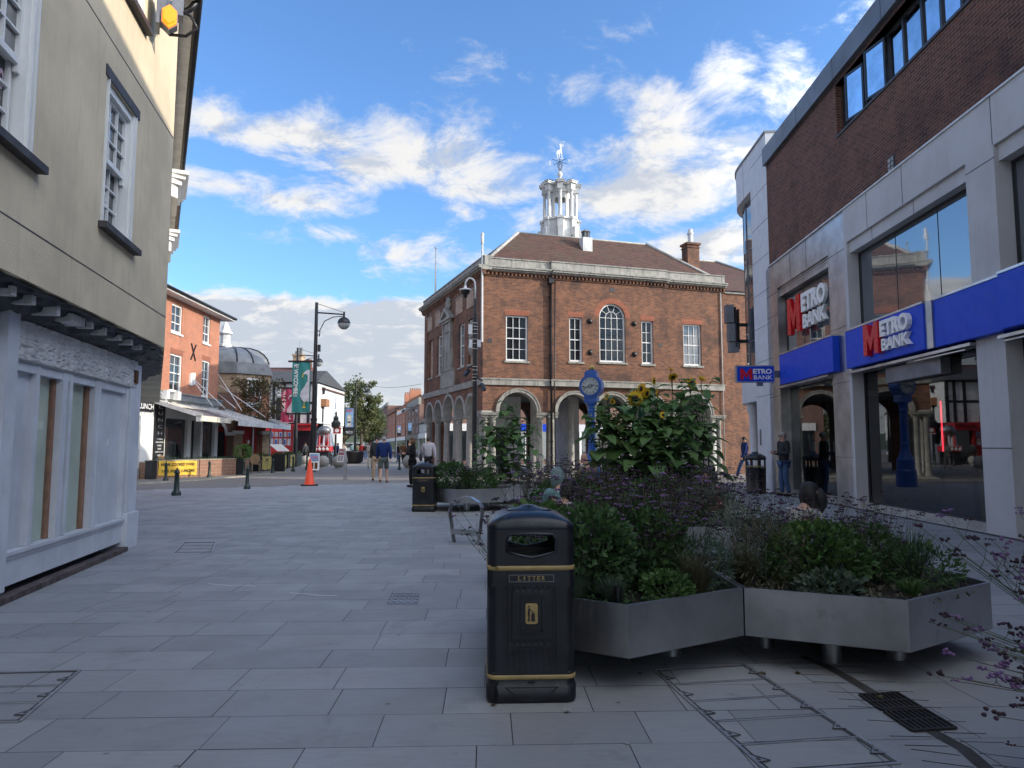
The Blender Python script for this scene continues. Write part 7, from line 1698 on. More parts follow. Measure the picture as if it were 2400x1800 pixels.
        rc = MB(); rc.xz([(-.15, .088), (.15, .088), (.075, .025), (.04, .015), (-.04, .015), (-.075, .025)], y - .005, y + .01, holes=[[(-.135, .084), (.135, .084), (.07, .029), (.036, .02), (-.036, .02), (-.07, .029)]]); MB().merge(rc, f_).build('foot_recess', 'bin_lid', r)
    return r
Bn = make_bin('nearest black and gold litter bin in the centre foreground', (.098, 4.26, 0), radians(2.5))
p2 = G(992, 1200); dup(Bn, (p2.x, p2.y + .25, 0), radians(-3), 'farther black and gold litter bin beside the small steel planter')
# round black bin by the bank
pb = P(1771, 1100, 21.6)
RB = thing('round_bin', 'round black litter bin with several openings in front of the bank', 'litter bin', (pb.x, 21.6, 0))
b = MB(); b.lathe([(.29, 0), (.30, .04), (.285, .08), (.30, .75), (.305, .78)], 32); b.build('body', 'black_gloss', RB)
b = MB()
for k in range(8):
    a0 = k * pi / 4; pts_o = [(.305 * cos(a0 + t_), .305 * sin(a0 + t_)) for t_ in (0, .07, .14, .21)]; pts_i = [(.28 * cos(a0 + t_), .28 * sin(a0 + t_)) for t_ in (.21, .14, .07, 0)]; b.prism(pts_o + pts_i, .78, 1.02)
b.build('pillar', 'black_gloss', RB)
b = MB(); b.lathe([(.28, 1.0), (.31, 1.02), (.32, 1.06), (.29, 1.12), (.16, 1.19), (.10, 1.20), (.09, 1.24), (0, 1.25)], 32); b.build('lid', 'black_gloss', RB)
MB().lathe([(.306, .80), (.309, .805), (.309, .82), (.306, .825)], 32).build('gold_band', 'gold_paint', RB)
# ---- bollards
def make_bollard(label, loc, group, h=.80):
    r = thing('bollard', label, 'bollard', loc, 0, group)
    MB().lathe([(.135, 0), (.135, .05), (.125, .10), (.095, .13), (.08, .15), (.06, .62), (.065, .63)], 20).build('post', 'bollard_green', r)
    MB().lathe([(.072, .63), (.085, .645), (.085, .665), (.068, .68), (.066, .70), (.04, .735), (.02, .75), (.028, .765), (.02, .785), (0, .795)], 20).build('cap', 'bollard_green', r); return r
p = G(413, 1161); BL = make_bollard('nearest green bollard in front of the yellow banner', (p.x, p.y, 0), 'tall cast bollards along the kerb')
for px, py, lab in ((579, 1146, 'green bollard standing alone on the setts left of the cone'), (388, 1128, 'bollard against the left part of the yellow banner'), (490, 1120, 'bollard in front of the plain wooden planter box'), (571, 1115, 'bollard in front of the narrow end planter box'), (639, 1110, 'bollard in front of the first olive banner'), (687, 1105, 'bollard in front of the last olive banner'), (719, 1101, 'bollard beside the base of the tall lamp post'), (763, 1094, 'bollard in front of the left pair of stone spheres'), (778, 1091, 'bollard between the two left stone spheres and the white sign'), (788, 1088, 'bollard at the foot of the red and black sign post')):
    p = G(px, py); dup(BL, (p.x, p.y, 0.0), 0, lab, 'tall cast bollards along the kerb', (.82, .82, 1.02 + .14 * (p.y > 40)))
p = G(936, 1101); rb = dup(BL, (p.x, p.y, 0), 0, 'slim bollard between the navy-jacketed man and the black-coated woman', None, (.75, .75, 1.2))
if 'group' in rb: del rb['group']
# ---- traffic cone
p = G(725, 1138); CNo = thing('traffic_cone', 'orange traffic cone on a black base', 'traffic cone', (p.x, p.y, 0), .3)
MB().lathe([(.205, .04), (.19, .06), (.17, .09), (.045, .93), (.03, .96), (.0, .965)], 28).build('cone', 'cone_orange', CNo); b = MB(); b.box(-.30, .30, -.30, .30, 0, .045); b.build('base', 'rubber', CNo, bevel=.02)
# ---- street lamps
def lamp(label, px, Y, ytop, arms, glob_r, group, banner=None, sleeve=True):
    base = P(px[0], 1047, Y); H_ = P(px[1], ytop, Y).z
    r = thing('street_lamp', label, 'street lamp', (base.x, Y, 0), 0, group)
    s_ = H_ / 10.2
    b = MB(); b.cyl((0, 0, 0), (0, 0, H_ * .3), .19 * s_, .17 * s_, n=16); b.cyl((0, 0, H_ * .3), (0, 0, H_), .14 * s_, .095 * s_, n=16); b.cyl((0, 0, H_ * .295), (0, 0, H_ * .31), .2 * s_, .2 * s_, n=16); b.cyl((0, 0, 0), (0, 0, .5 * s_), .22 * s_, n=16); b.build('post', 'black_metal', r)
    ax = arms; zh = H_ - .62 * s_; b = MB(); b.tube([(0, 0, zh), (ax + .05, 0, zh - .12 * s_)], .045 * s_, 8); b.tube([(0, 0, H_ - .05), (ax, 0, zh)], .015 * s_, 5)
    pts = [(.22 * s_, 0, H_ - 2.1 * s_), (.24 * s_, 0, H_ - 1.7 * s_), (.5 * s_, 0, H_ - 1.15 * s_), (ax * .6, 0, zh - .28 * s_), (ax, 0, zh - .22 * s_)]; b.tube(pts, .028 * s_, 6); b.tube([(0, 0, H_ - 1.75 * s_), (.24 * s_, 0, H_ - 1.75 * s_)], .03 * s_, 6); b.tube([(0, 0, H_ - 2.0 * s_), (.24 * s_, 0, H_ - 2.0 * s_)], .03 * s_, 6); b.build('arm', 'black_metal', r)
    zc_ = zh - .55 * s_ - glob_r * .3
    b = MB(); b.cyl((ax, 0, zc_ + glob_r * .8), (ax, 0, zh + .05), .06 * s_, n=8); b.lathe([(glob_r * 1.05, 0), (glob_r, .02)] + [(glob_r * cos(a), glob_r * sin(a)) for a in [k * pi / 16 for k in range(0, 8)]], 20, (ax, 0, zc_)); lh = b.build('lamp_head', 'black_metal', r)
    b = MB(); b.lathe([(glob_r * .96 * cos(a), -glob_r * .96 * sin(a)) for a in [k * pi / 16 for k in range(0, 9)]], 20, (ax, 0, zc_ - .01)); b.build('globe', 'pane_blind', lh)
    return r, H_
L1, H1 = lamp('tall black street lamp carrying the teal goose banner', (734, 738), 41.0, 709, 1.62, .37, 'street lamps with a hooked arm')
b = MB(); b.box(.14, .28, -.08, .08, H1 - 2.9, H1 - 2.5); b.build('sensor', 'black_metal', L1)
L2, H2 = lamp('second street lamp carrying the red goose banner', (692, 696), 50.0, 815, 1.5, .30, 'street lamps with a hooked arm')
L3, H3 = lamp('third street lamp in front of the big tree', (832, 832), 66.0, 897, 1.1, .30, 'street lamps with a hooked arm')
def goosebanner(L, Y, px0, px1, y0, y1, mat, gmat, label, poles=True):
    a, c_ = P(px0, y0, Y), P(px1, y1, Y); w = c_.x - a.x; h = a.z - c_.z
    r = thing('banner', label, 'banner', (a.x, Y, c_.z))
    rows = [[(w * i / 12, .03 * sin(i * .9 + j * .5), h * j / 10) for i in range(13)] for j in range(11)]
    bo = MB().grid(rows).build('cloth', mat, r)
    g = MB(); G_ = lambda pts: [(w * u, h * v) for u, v in pts]
    body = [(.98, .84), (.86, .85), (.76, .82), (.68, .80), (.62, .77), (.63, .745), (.72, .76), (.82, .76), (.88, .72), (.86, .62), (.72, .52), (.52, .42), (.46, .34), (.56, .26), (.70, .21), (.84, .22), (.98, .22)]
    g.xz(G_(body), -.065, -.05); g.build('goose', gmat, bo)
    g = MB(); g.xz(G_([(.68, .805), (.62, .775), (.56, .70), (.585, .68), (.64, .735)]), -.070, -.055); g.xz(G_([(.70, .21), (.74, .21), (.73, .13), (.84, .09), (.60, .09), (.69, .13)]), -.07, -.055); g.build('beak_and_feet', 'goose_yellow' if mat == 'banner_teal' else 'goose_pink', bo)
    t_ = fit_text('WYCOMBE', w * .10, w * .34, h * .36, h * .86, -.055, .006, .02, rot='down'); t_.merge(fit_text('MY', w * .12, w * .38, h * .88, h * .96, -.055, .006, .02)); t_.merge(fit_text('COM', w * .10, w * .30, h * .315, h * .35, -.055, .006, .02)); t_.build('lettering', 'letter_white', bo)
    b = MB(); pr = .05; e = L.location.x - a.x
    b.box(-.25, max(w, e), -.04, .04, h + .0, h + .10); b.box(-.35, max(w, e), -.04, .04, -.12, -.02); b.tube([(e * .82, 0, -.06), (e * .9, 0, .12), (e - .06, 0, .6)], .03, 6); b.build('bracket', 'black_metal', r)
    return r
goosebanner(L1, 41.0, 686, 725, 849, 967, 'banner_teal', 'goose', 'teal banner with a white goose and upright white lettering')
goosebanner(L2, 50.0, 660, 688, 911, 990, 'banner_pink', 'goose_pink', 'red-pink banner with a pale goose on the second lamp')
# poster panels on posts
def poster(label, px0, px1, y0, y1, Y, cols, word, foot=None):
    a, c_ = P(px0, y0, Y), P(px1, y1, Y); w, h = c_.x - a.x, a.z - c_.z; r = thing('poster_sign', label, 'sign', (a.x, Y, c_.z))
    MB().box(0, w, -.04, .04, 0, h).build('panel', 'dark_frame', r)
    b = MB(); b.box(w * .06, w * .94, -.05, -.042, h * .30, h * .97); b.build('poster', cols[0], r)
    b = MB(); b.xz([(w * .5 + w * .27 * cos(t_), h * .6 + h * .16 * sin(t_)) for t_ in [k * pi / 8 for k in range(16)]], -.056, -.051); b.xz([(w * .2, h * .32), (w * .8, h * .32), (w * .62, h * .5), (w * .38, h * .5)], -.056, -.051); b.build('poster_motif', cols[1], r)
    t_ = fit_text(word, w * .15, w * .85, h * .84, h * .92, -.052, .004, .01); t_.build('lettering', cols[2], r)
    if foot: fit_text(foot, w * .12, w * .88, h * .06, h * .17, -.042, .005, .01).build('lettering', 'letter_white', r)
    return r
pm('poster_blue', (.22, .38, .62), .5, var=.25, vscale=3); pm('poster_pale', (.62, .62, .55), .5, var=.3, vscale=6)
poster('tall blue illustrated poster panel hung on the third lamp', 809, 829, 955, 1021, 65.7, ('poster_blue', 'poster_pale', 'bank_red'), 'EVENTS', 'WHATS ON')
poster('small blue poster panel on a lamp post right of the street', 931, 940, 996, 1022, 88, ('poster_blue', 'poster_pale', 'bank_red'), 'EVENTS')
poster('plain light blue hanging banner beside the shops right of the street', 956, 965, 990, 1018, 84, ('poster_blue', 'poster_blue', 'poster_pale'), 'SALE')
for px, Y, yt, lab in ((928, 88, 955, 'thin black lamp post by the right-hand shops'), (952, 84, 952, 'thin black lamp post nearer the town hall'), (769, 110, 965, 'faint distant lamp post left of the trees')):
    a = P(px, yt, Y); r = thing('lamp_post', lab, 'street lamp', (a.x, Y, 0), 0, 'distant lamp posts'); MB().cyl((0, 0, 0), (0, 0, a.z), .09, .06, n=8).build('post', 'black_metal', r)
    b = MB(); b.tube([(0, 0, a.z - .1), (1.0, 0, a.z - .1)], .04, 6); b.lathe([(.33, 0), (.3, .18), (.15, .32), (0, .36)], 12, (1.0, 0, a.z - .6)); b.cyl((1, 0, a.z - .3), (1, 0, a.z - .08), .03, n=6); b.build('lamp_head', 'black_metal', r)
# red/white sign on a black post with finial
a = P(788, 965, 58); r = thing('sign_post', 'black sign post with a small red and white hanging board', 'sign', (a.x, 58, 0))
b = MB(); b.cyl((0, 0, 0), (0, 0, a.z - .9), .09, n=8); b.lathe([(.35, -1.3), (.38, -.9), (.2, -.7), (.22, -.5), (.07, -.3), (.09, -.1), (0, .05)], 8, (0, 0, a.z), sm=False); b.box(-.1, .5, -.03, .03, a.z - 1.4, a.z - 1.35); b.build('post', 'black_metal', r)
u0, u1 = P(782, 1000, 58), P(799, 1018, 58); bo = MB().box(u0.x - a.x, u1.x - a.x, -.09, -.04, u1.z, u0.z).build('board', 'shop_red', r)
b = MB(); b.box(u0.x - a.x, u1.x - a.x, -.095, -.09, u1.z, u1.z + .07); b.box(u0.x - a.x, u1.x - a.x, -.095, -.09, u0.z - .07, u0.z); b.xz([((u0.x + u1.x) / 2 - a.x + .18 * cos(t_), (u0.z + u1.z) / 2 + .16 * sin(t_)) for t_ in [k * pi / 6 for k in range(12)]], -.1, -.092); b.build('motif', 'letter_white', bo)
# red fairground-like installation
a0, a1 = P(740, 1060, 57), P(776, 1060, 57)
r = thing('fairground_stand', 'red and white patterned fairground stand topped by tall red spikes', 'fairground stand', (a0.x, 57, 0)); w = a1.x - a0.x
zt = P(740, 1046, 57).z; zb = P(740, 1058, 57).z; b = MB(); b.box(0, w, -.6, .6, zb, zt); b.build('counter', 'shop_red', r)
b = MB()
for k in range(4):
    cx = w * (k + .5) / 4
    for q_ in (.0, .09): b.xz([(cx - .14 + q_, (zb + zt) / 2), (cx + q_, zb + .06), (cx + .14 - q_, (zb + zt) / 2), (cx - q_ * .5, zt - .06)], -.63 - q_ * .1, -.602)
b.box(0, w, -.62, -.6, zt, zt + .03); b.build('diamond_pattern', 'letter_white', r)
b = MB(); b.box(.1, w - .1, -.5, .5, 0, zb); b.build('skirt', 'dark_frame', r)
r_ = random.Random(12)
for k in range(7):
    x = w * (.12 + .76 * k / 6); hh = P(740, r_.choice((1006, 1012, 1002, 1016)), 57).z; b = MB(); b.cyl((x, r_.uniform(-.3, .3), zt), (x + .02, 0, hh), .09, .03, n=6); b.build('spike', 'shop_red' if k % 3 else 'cloth_lilac', r)
b = MB(); b.ball((w * .5, .2, P(740, 1003, 57).z - .2), .55, 12, sz=.7); b.ball((w * .3, .2, P(740, 1008, 57).z - .2), .4, 12); b.build('figure_top', 'grey_metal', r)
# stone spheres
def sphere(px, Y, rr, label):
    a = P(px, 1050, Y); r = thing('stone_sphere', label, 'stone sphere', (a.x, Y, 0), 0, 'granite sphere bollards'); b = MB(); b.ball((0, 0, rr * 1.02), rr, 28); b.build('ball', 'granite', r); MB().lathe([(rr * .55, 0), (rr * .55, .06), (rr * .4, .1)], 20).build('plinth', 'stone_grey', r)
sphere(716, 56, .36, 'leftmost small granite sphere beside the tall lamp post'); sphere(758, 48, .40, 'granite sphere behind the left bollards'); sphere(795, 46, .42, 'granite sphere left of the white sign post'); sphere(959, 46, .42, 'granite sphere right of the walking man')
sphere(706, 64, .34, 'pale granite sphere at the end of the cafe planters')
# pavement signs
def aboard(px0, px1, y0, y1, Y, rz, mats, word, label, word2=None):
    a, c_ = P(px0, y0, Y), P(px1, y1, Y); w, h = c_.x - a.x, a.z - max(c_.z, 0); r = thing('pavement_sign', label, 'pavement sign', ((a.x + c_.x) / 2, Y, max(0, c_.z)), rz)
    b = MB(); b.add([(-w / 2, -.22, 0), (w / 2, -.22, 0), (w / 2, 0, h), (-w / 2, 0, h), (-w / 2, .22, 0), (w / 2, .22, 0)], [(0, 1, 2, 3), (3, 2, 5, 4)]); b.build('board', mats[0], r)
    s = -.22 / h; b = MB(); f_ = lambda p: (p.x, p.y - .225 + .22 * p.z / h, p.z)
    h1 = MB(); h1.box(-w * .42, w * .42, -.006, .0, h * .52, h * .95); b.merge(h1, f_); b.build('picture', mats[1], r)
    h2 = MB(); h2.box(-w * .35, -w * .05, -.006, 0, h * .08, h * .45); h2.box(w * .05, w * .35, -.006, 0, h * .08, h * .45); MB().merge(h2, f_).build('picture_lower', mats[2], r)
    t_ = fit_text(word, -w * .34, w * .34, h * .68, h * .82, -.008, .003, .02)
    if word2: t_.merge(fit_text(word2, -w * .25, w * .25, h * .56, h * .64, -.008, .003, .01))
    MB().merge(t_, f_).build('lettering', mats[3], r); return r
aboard(726, 748, 1062, 1102, 40.2, .15, ('letter_white', 'poster_blue', 'cloth_brownc', 'bank_red'), 'ICES', 'pale blue pavement sign with a picture at the foot of the tall lamp')
aboard(793, 812, 1051, 1083, 43.0, -.5, ('letter_white', 'cloth_pinkc', 'cloth_lilac', 'letter_white'), 'OPEN', 'pink and white pavement sign near the middle of the street')
a, c_ = P(809.5, 1077, 30.5), P(809.5, 1123, 30.5); r = thing('steel_post', 'short square steel post standing alone on the paving right of the cone', 'post', (a.x, 30.5, 0)); b = MB(); b.box(-.06, .06, -.06, .06, 0, a.z); b.build('post', 'steel_bright', r, bevel=.006); b = MB(); b.box(-.08, .08, -.08, .08, 0, .02); b.build('foot', 'steel', r)
# ---- camera mast in front of the town hall
Yc = 24.0; a = P(1112, 1047, Yc); zk = lambda y: P(1112, y, Yc).z
CM = thing('camera_mast', 'black camera mast with a white swan neck in front of the town hall corner', 'camera mast', (a.x, Yc, 0))
b = MB(); b.cyl((0, 0, 0), (0, 0, zk(735)), .088, .075, n=16); b.cyl((0, 0, zk(735)), (0, 0, zk(701)), .04, n=12); b.build('mast', 'black_metal', CM)
b = MB(); u = Yc / FPX; x1_ = -14.5 * u
ptsn = [(0, 0, zk(703)), (0, 0, zk(668))] + [(x1_ - x1_ * 0 + (0 - x1_) * (.5 + .5 * cos(t_)) - 0, 0, zk(668) + .21 * sin(t_) * 1.0) for t_ in [k * pi / 8 for k in range(0, 9)]] + [(x1_, 0, zk(675))]
ptsn = [ptsn[0]] + [(x1_ + (0 - x1_) * (.5 + .5 * cos(t_)), 0, zk(668) + .24 * sin(t_)) for t_ in [k * pi / 8 for k in range(0, 9)]] + [(x1_ * 1.35, 0, zk(672))] * 0 + [(x1_, 0, zk(674))]
x1_ = -23.5 * u; ptsn = [(0, 0, zk(703))] + [(x1_ * .5 - x1_ * .5 * cos(t_), 0, zk(668) + .24 * sin(t_)) for t_ in [k * pi / 8 for k in range(0, 9)]] + [(x1_, 0, zk(674))]
b.tube(ptsn, .03, 10); b.lathe([(.05, .12), (.06, .04), (.20, .0), (.205, -.03), (.17, -.05)], 20, (x1_, 0, zk(678))); b.build('swan_neck', 'white_metal', CM)
b = MB(); b.lathe([(.18, -.04), (.17, -.1), (.12, -.17), (.08, -.19), (.075, -.25), (.05, -.29), (0, -.31)], 20, (x1_, 0, zk(678))); b.build('dome_camera', 'black_gloss', CM)
b = MB()
for y in (758, 766, 773, 783, 796, 806, 818, 860, 868, 878, 885, 893): b.cyl((0, 0, zk(y)), (0, 0, zk(y) + .018), .093, n=16)
b.build('steel_strap', 'steel_bright', CM)
b = MB(); b.box(-.22, -.08, -.1, .1, zk(784), zk(761)); b.build('cabinet', 'panel_white', CM); b = MB(); b.box(-.20, -.08, -.08, .08, zk(816), zk(796)); b.build('cabinet', 'panel_white', CM); b = MB(); b.box(.08, .20, -.08, .08, zk(814), zk(797)); b.build('cabinet', 'panel_white', CM)
b = MB(); b.tube([(-.05, 0, zk(860)), (-.22, -.05, zk(861)), (-.27, -.08, zk(869))], .02, 6); b.obox((-.25, -.12, zk(875)), (-.5, -.4, -.7), .13, .05, .05); b.tube([(.05, 0, zk(878)), (.15, -.02, zk(888)), (.27, -.05, zk(893))], .03, 6); b.obox((.28, -.1, zk(908)), (.4, -.4, -.75), .14, .055, .055); b.build('camera', 'black_gloss', CM)
# ---- blue clock
Yk = 25.5; a = P(1388, 1047, Yk); zk2 = lambda y: P(1388, y, Yk).z; u = Yk / FPX
CL = thing('street_clock', 'bright blue pillar clock with a gold ball on top behind the sunflowers', 'clock', (a.x, Yk, 0), radians(-22))
b = MB(); zt, zb = zk2(944), 0; b.lathe([(.34, 0), (.34, .55), (.30, .62), (.30, .95), (.23, 1.05), (.17, 1.2), (.145, 1.3), (.145, 1.45), (.16, 1.5), (.135, 1.55), (.125, zt - .35), (.15, zt - .3), (.13, zt - .25), (.14, zt - .12), (.19, zt - .03), (.19, zt)], 12, sm=False); b.build('pillar', 'clock_blue', CL)
zc_ = zk2(906); R_ = 27 * u
b = MB(); circ = lambda r, n=36: [(r * cos(2 * pi * k / n), zc_ + r * sin(2 * pi * k / n)) for k in range(n)]
b.xz(circ(R_), -.2, .2); b.box(-.24, .24, -.17, .17, zt - .0, zc_ - R_ * .75); b.box(-.22, .22, -.17, .17, zc_ + R_ * .75, zk2(874)); b.xz([(-.22, zk2(874)), (.22, zk2(874)), (.14, zk2(868)), (-.14, zk2(868))], -.15, .15); ch_ = b.build('case', 'clock_blue', CL)
b = MB(); b.xz(circ(R_ * .86), -.225, -.2, holes=[circ(R_ * .76)[::1]]); b.build('bezel', 'clock_blue', ch_)
fo = MB().xz(circ(R_ * .76), -.212, -.201).build('face', 'clock_face', CL)
b = MB()
for k in range(12):
    t_ = pi / 2 - k * pi / 6; b.obox((R_ * .60 * cos(t_), -.215, zc_ + R_ * .60 * sin(t_)), (cos(t_), 0, sin(t_)), R_ * .10, .003, R_ * (.05 if k % 3 == 0 else .025))
b.xz(circ(R_ * .2), -.217, -.2125, holes=[circ(R_ * .15)]); b.build('numerals', 'ink', fo)
b = MB()
for t_, L in ((radians(15), R_ * .40), (radians(195), R_ * .62)): b.obox((L / 2 * cos(t_), -.222, zc_ + L / 2 * sin(t_)), (cos(t_), 0, sin(t_)), L / 2, .003, R_ * .03)
b.build('hands', 'ink', fo)
MB().ball((0, 0, zk2(862)), .115, 18).build('ball', 'gold_ball', CL)
# ---- bent steel hoop
a, c_ = G(1058, 1270), G(1120, 1277); d = (c_ - a); L = d.length; HP = thing('steel_hoop', 'curved brushed steel hoop armrest with a flat crossbar on the paving', 'armrest', (a.x, a.y, 0), atan2(d.y, d.x))
zt = P(1085, 1163, (a.y + c_.y) / 2).z
prof = [(0.04, 0), (.0, .25), (-.03, .42), (.0, .56), (.08, .635), (.2, .675), (.30, .665), (.42, .60), (.465, .53), (.46, .44), (.43, .2), (.40, 0)]
k_ = L / .40; b = MB(); rows = []
for i, (x, z) in enumerate(prof):
    x0, z0 = prof[max(0, i - 1)]; x1, z1 = prof[min(len(prof) - 1, i + 1)]; t_ = Vector((x1 - x0, z1 - z0)).normalized(); nx, nz = -t_.y * .006, t_.x * .006; X_, Z_ = x * k_, z * zt / .675
    rows.append([(X_ - nx, -.035, Z_ - nz), (X_ - nx, .035, Z_ - nz), (X_ + nx, .035, Z_ + nz), (X_ + nx, -.035, Z_ + nz)])
b.grid(rows, 0, False, True); b.build('hoop', 'steel_bright', HP); b = MB(); b.box(.02 * k_, .42 * k_, -.03, .03, .16, .20); b.box(.02 * k_, .42 * k_, -.034, -.03, .12, .20); b.build('crossbar', 'steel_bright', HP)
# roadside things far down the street
def van(px, Y, label, mat, rz=0):
    a = P(px, 1047, Y); r = thing('parked_van', label, 'van', (a.x, Y, 0), rz)
    b = MB(); b.xz([(-1, .3), (1, .3), (1, 1.2), (.85, 2.1), (-.85, 2.1), (-1, 1.2)], 0, 4.8); b.build('body', mat, r, bevel=.06)
    MB().xz([(-.85, 1.25), (.85, 1.25), (.75, 1.95), (-.75, 1.95)], -.02, .0).build('windscreen', 'pane', r)
    for x in (-.9, .75): MB().cyl((x, .9, .32), (x + .16, .9, .32), .32, n=14).build('wheel', 'rubber', r); MB().box(x, x + .18, -.03, 0, .7, .9).build('headlight', 'letter_white', r)
van(840, 122, 'white van parked far down the street, right one', 'white_paint'); van(815, 128, 'white van parked far down the street, left one', 'white_paint')
a = P(827, 1047, 60); r = thing('planter_tub', 'large dark round planter tub in the middle of the far street', 'planter', (a.x, 60, 0)); b = MB(); b.lathe([(.6, 0), (.85, .15), (.95, .9), (1.0, 1.0), (.9, 1.05)], 20); b.build('tub', 'black_metal', r)
# overhead cables
b = MB(); b.tube([P(760, 945, 64), P(800, 1000, 76)], .02, 4)
tag(b.build('cable', 'black_metal'), 'thin cable slung from the gabled house towards the trees', 'cable')
b = MB(); pts = [P(843 + k * 18, 900 + 8 * sin(k / 8 * pi), 66 + k * .4) for k in range(9)]; b.tube(pts, .018, 4); tag(b.build('cable', 'black_metal'), 'thin cable running from the third lamp to the town hall', 'cable')

# ================================================================ trees
def tree(name, label, loc, H, R, trunk, mat, seed, n, s_, crown0=.35, group=None, lobes=9, sx=1.0):
    r = thing(name, label, 'tree', loc, 0, group); r_ = random.Random(seed); b = MB()
    b.tube([(0, 0, 0), (.03, .02, H * .2), (.0, .05, H * .45), (.02, 0, H * .8)], trunk, 8, r1=trunk * .3)
    tips = []
    for k in range(lobes * 2):
        z0 = H * (crown0 * .8 + .45 * r_.random()); a = r_.random() * 2 * pi; ln = R * (.45 + .5 * r_.random()); tip = Vector((cos(a) * ln * sx, sin(a) * ln, min(H * .95, z0 + ln * .7 + .1 * H)))
        b.tube([(0, 0.03, z0), (tip.x * .5, tip.y * .5, z0 + (tip.z - z0) * .4), tip], trunk * .35, 5, r1=trunk * .08); tips.append(tip)
    b.build('trunk', 'bark', r)
    b = MB()
    cl = [(t_, R * r_.uniform(.22, .42)) for t_ in tips] + [(Vector((r_.gauss(0, R * .22) * sx, r_.gauss(0, R * .22), H * r_.uniform(crown0 + .1, .93))), R * r_.uniform(.2, .36)) for _ in range(lobes)]
    for k in range(n):
        c_, cr = r_.choice(cl); u = Vector((r_.gauss(0, 1), r_.gauss(0, 1), r_.gauss(0, 1))).normalized() * (r_.random() ** .45) * cr; p = c_ + u
        d = Vector((r_.gauss(0, 1), r_.gauss(0, 1), r_.gauss(-.2, .6))).normalized(); L = s_ * r_.uniform(.6, 1.3); v = d.cross(Vector((r_.gauss(0, 1), r_.gauss(0, 1), 1))).normalized() * L * .35
        b.add([p, p + d * L * .5 + v, p + d * L, p + d * L * .5 - v], [(0, 1, 2, 3)])
    b.build('crown', mat, r); return r
a = P(603, 1047, 41.5); tree('cafe_tree', 'small brown-leaved tree growing through the cafe canopy', (a.x, 41.5, 0), 5.4, 1.4, .07, 'leaf_autumn', 4, 2600, .15, .45, lobes=9)
a = P(846, 1047, 80); tree('street_tree', 'tallest street tree behind the third lamp post', (a.x, 80, 0), 9.3, 2.1, .2, 'leaf_tree', 21, 3000, .36, .3, 'trees down the high street', 14)
a = P(806, 1047, 92); tree('street_tree', 'broad street tree left of the tallest one', (a.x, 92, 0), 8.6, 2.8, .2, 'leaf_tree', 12, 2800, .42, .25, 'trees down the high street', 13)
a = P(774, 1047, 104); tree('street_tree', 'lower street tree next to the gabled house', (a.x, 104, 0), 6.4, 2.9, .18, 'leaf_tree', 13, 2000, .45, .22, 'trees down the high street', 11)
a = P(868, 1047, 100); tree('street_tree', 'rightmost street tree before the dark terrace', (a.x, 100, 0), 6.6, 2.5, .18, 'leaf_tree', 14, 1800, .45, .22, 'trees down the high street', 11)

# ================================================================ steel planters
def hexplanter(label, verts, legs, zb=.19, zt=.49):
    cx = sum(v[0] for v in verts) / 6; cy = sum(v[1] for v in verts) / 6
    r = thing('steel_planter', label, 'planter', (cx, cy, 0), 0, 'hexagonal steel planters on legs'); V = [(x - cx, y - cy) for x, y in verts]
    inn = polyin(V, .018); b = MB(); n = 6
    # six folded side panels with a turned-in rim, each corner left as a crisp seam
    rows = [[(x, y, zb) for x, y in V], [(x, y, zt) for x, y in V], [(x, y, zt) for x, y in inn], [(x, y, zt - .16) for x, y in inn]]
    b.grid(rows, 0, False, True); b.build('side_panel', 'steel_planter', r)
    MB().prism(polyin(V, .004), zb - .004, zb + .01).build('underside', 'dark_frame', r)
    MB().prism(polyin(V, .02), zb + .02, zt - .055).build('soil', 'soil', r)
    for (x, y) in legs: MB().cyl((x - cx, y - cy, 0), (x - cx, y - cy, zb - .005), .062, n=24).build('leg', 'steel_planter', r)
    return r
def hexv(cx, cy, R_, rot): return [(cx + R_ * cos(rot + k * pi / 3), cy + R_ * sin(rot + k * pi / 3)) for k in range(6)]
VA = [(.67, 4.19), (1.493, 4.695), (1.493, 5.67), (.67, 6.18), (-.155, 5.67), (-.155, 4.695)]
VB = [(1.503, 4.695), (2.35, 4.31), (3.22, 4.88), (3.18, 5.85), (2.33, 6.31), (1.503, 5.67)]
hexplanter('nearest steel planter directly behind the foreground bin', VA, [(1.08, 4.95), (.3, 5.4), (1.1, 5.6)])
hexplanter('right steel planter in front of the bank window', VB, [(2.1, 4.80), (1.78, 5.15), (2.56, 4.86), (2.8, 5.5)])
VC = hexv(-1.0, 16.45, 1.12, radians(-99)); hexplanter('small steel planter beside the farther litter bin', VC, [(-1.0, 15.9), (-.6, 16.6)])
VD = hexv(.82, 10.75, .95, radians(30)); hexplanter('steel planter of purple flowers in the middle of the group', VD, [(.8, 10.3)])
VE = hexv(2.45, 12.3, 1.05, radians(0)); hexplanter('steel planter holding the flowering sunflowers', VE, [(2.4, 12)])
VF = hexv(2.25, 9.0, .92, radians(0)); hexplanter('steel planter of purple flowers in front of the sunflowers', VF, [(2.2, 8.8)])
VG = hexv(3.22, 2.55, .97, radians(30)); hexplanter('steel planter just outside the right edge', VG, [(3.2, 2.6)])
VH = hexv(-.2, 18.4, 1.0, radians(10)); hexplanter('steel planter holding the leafy plants without flowers', VH, [(-.2, 18.2)])

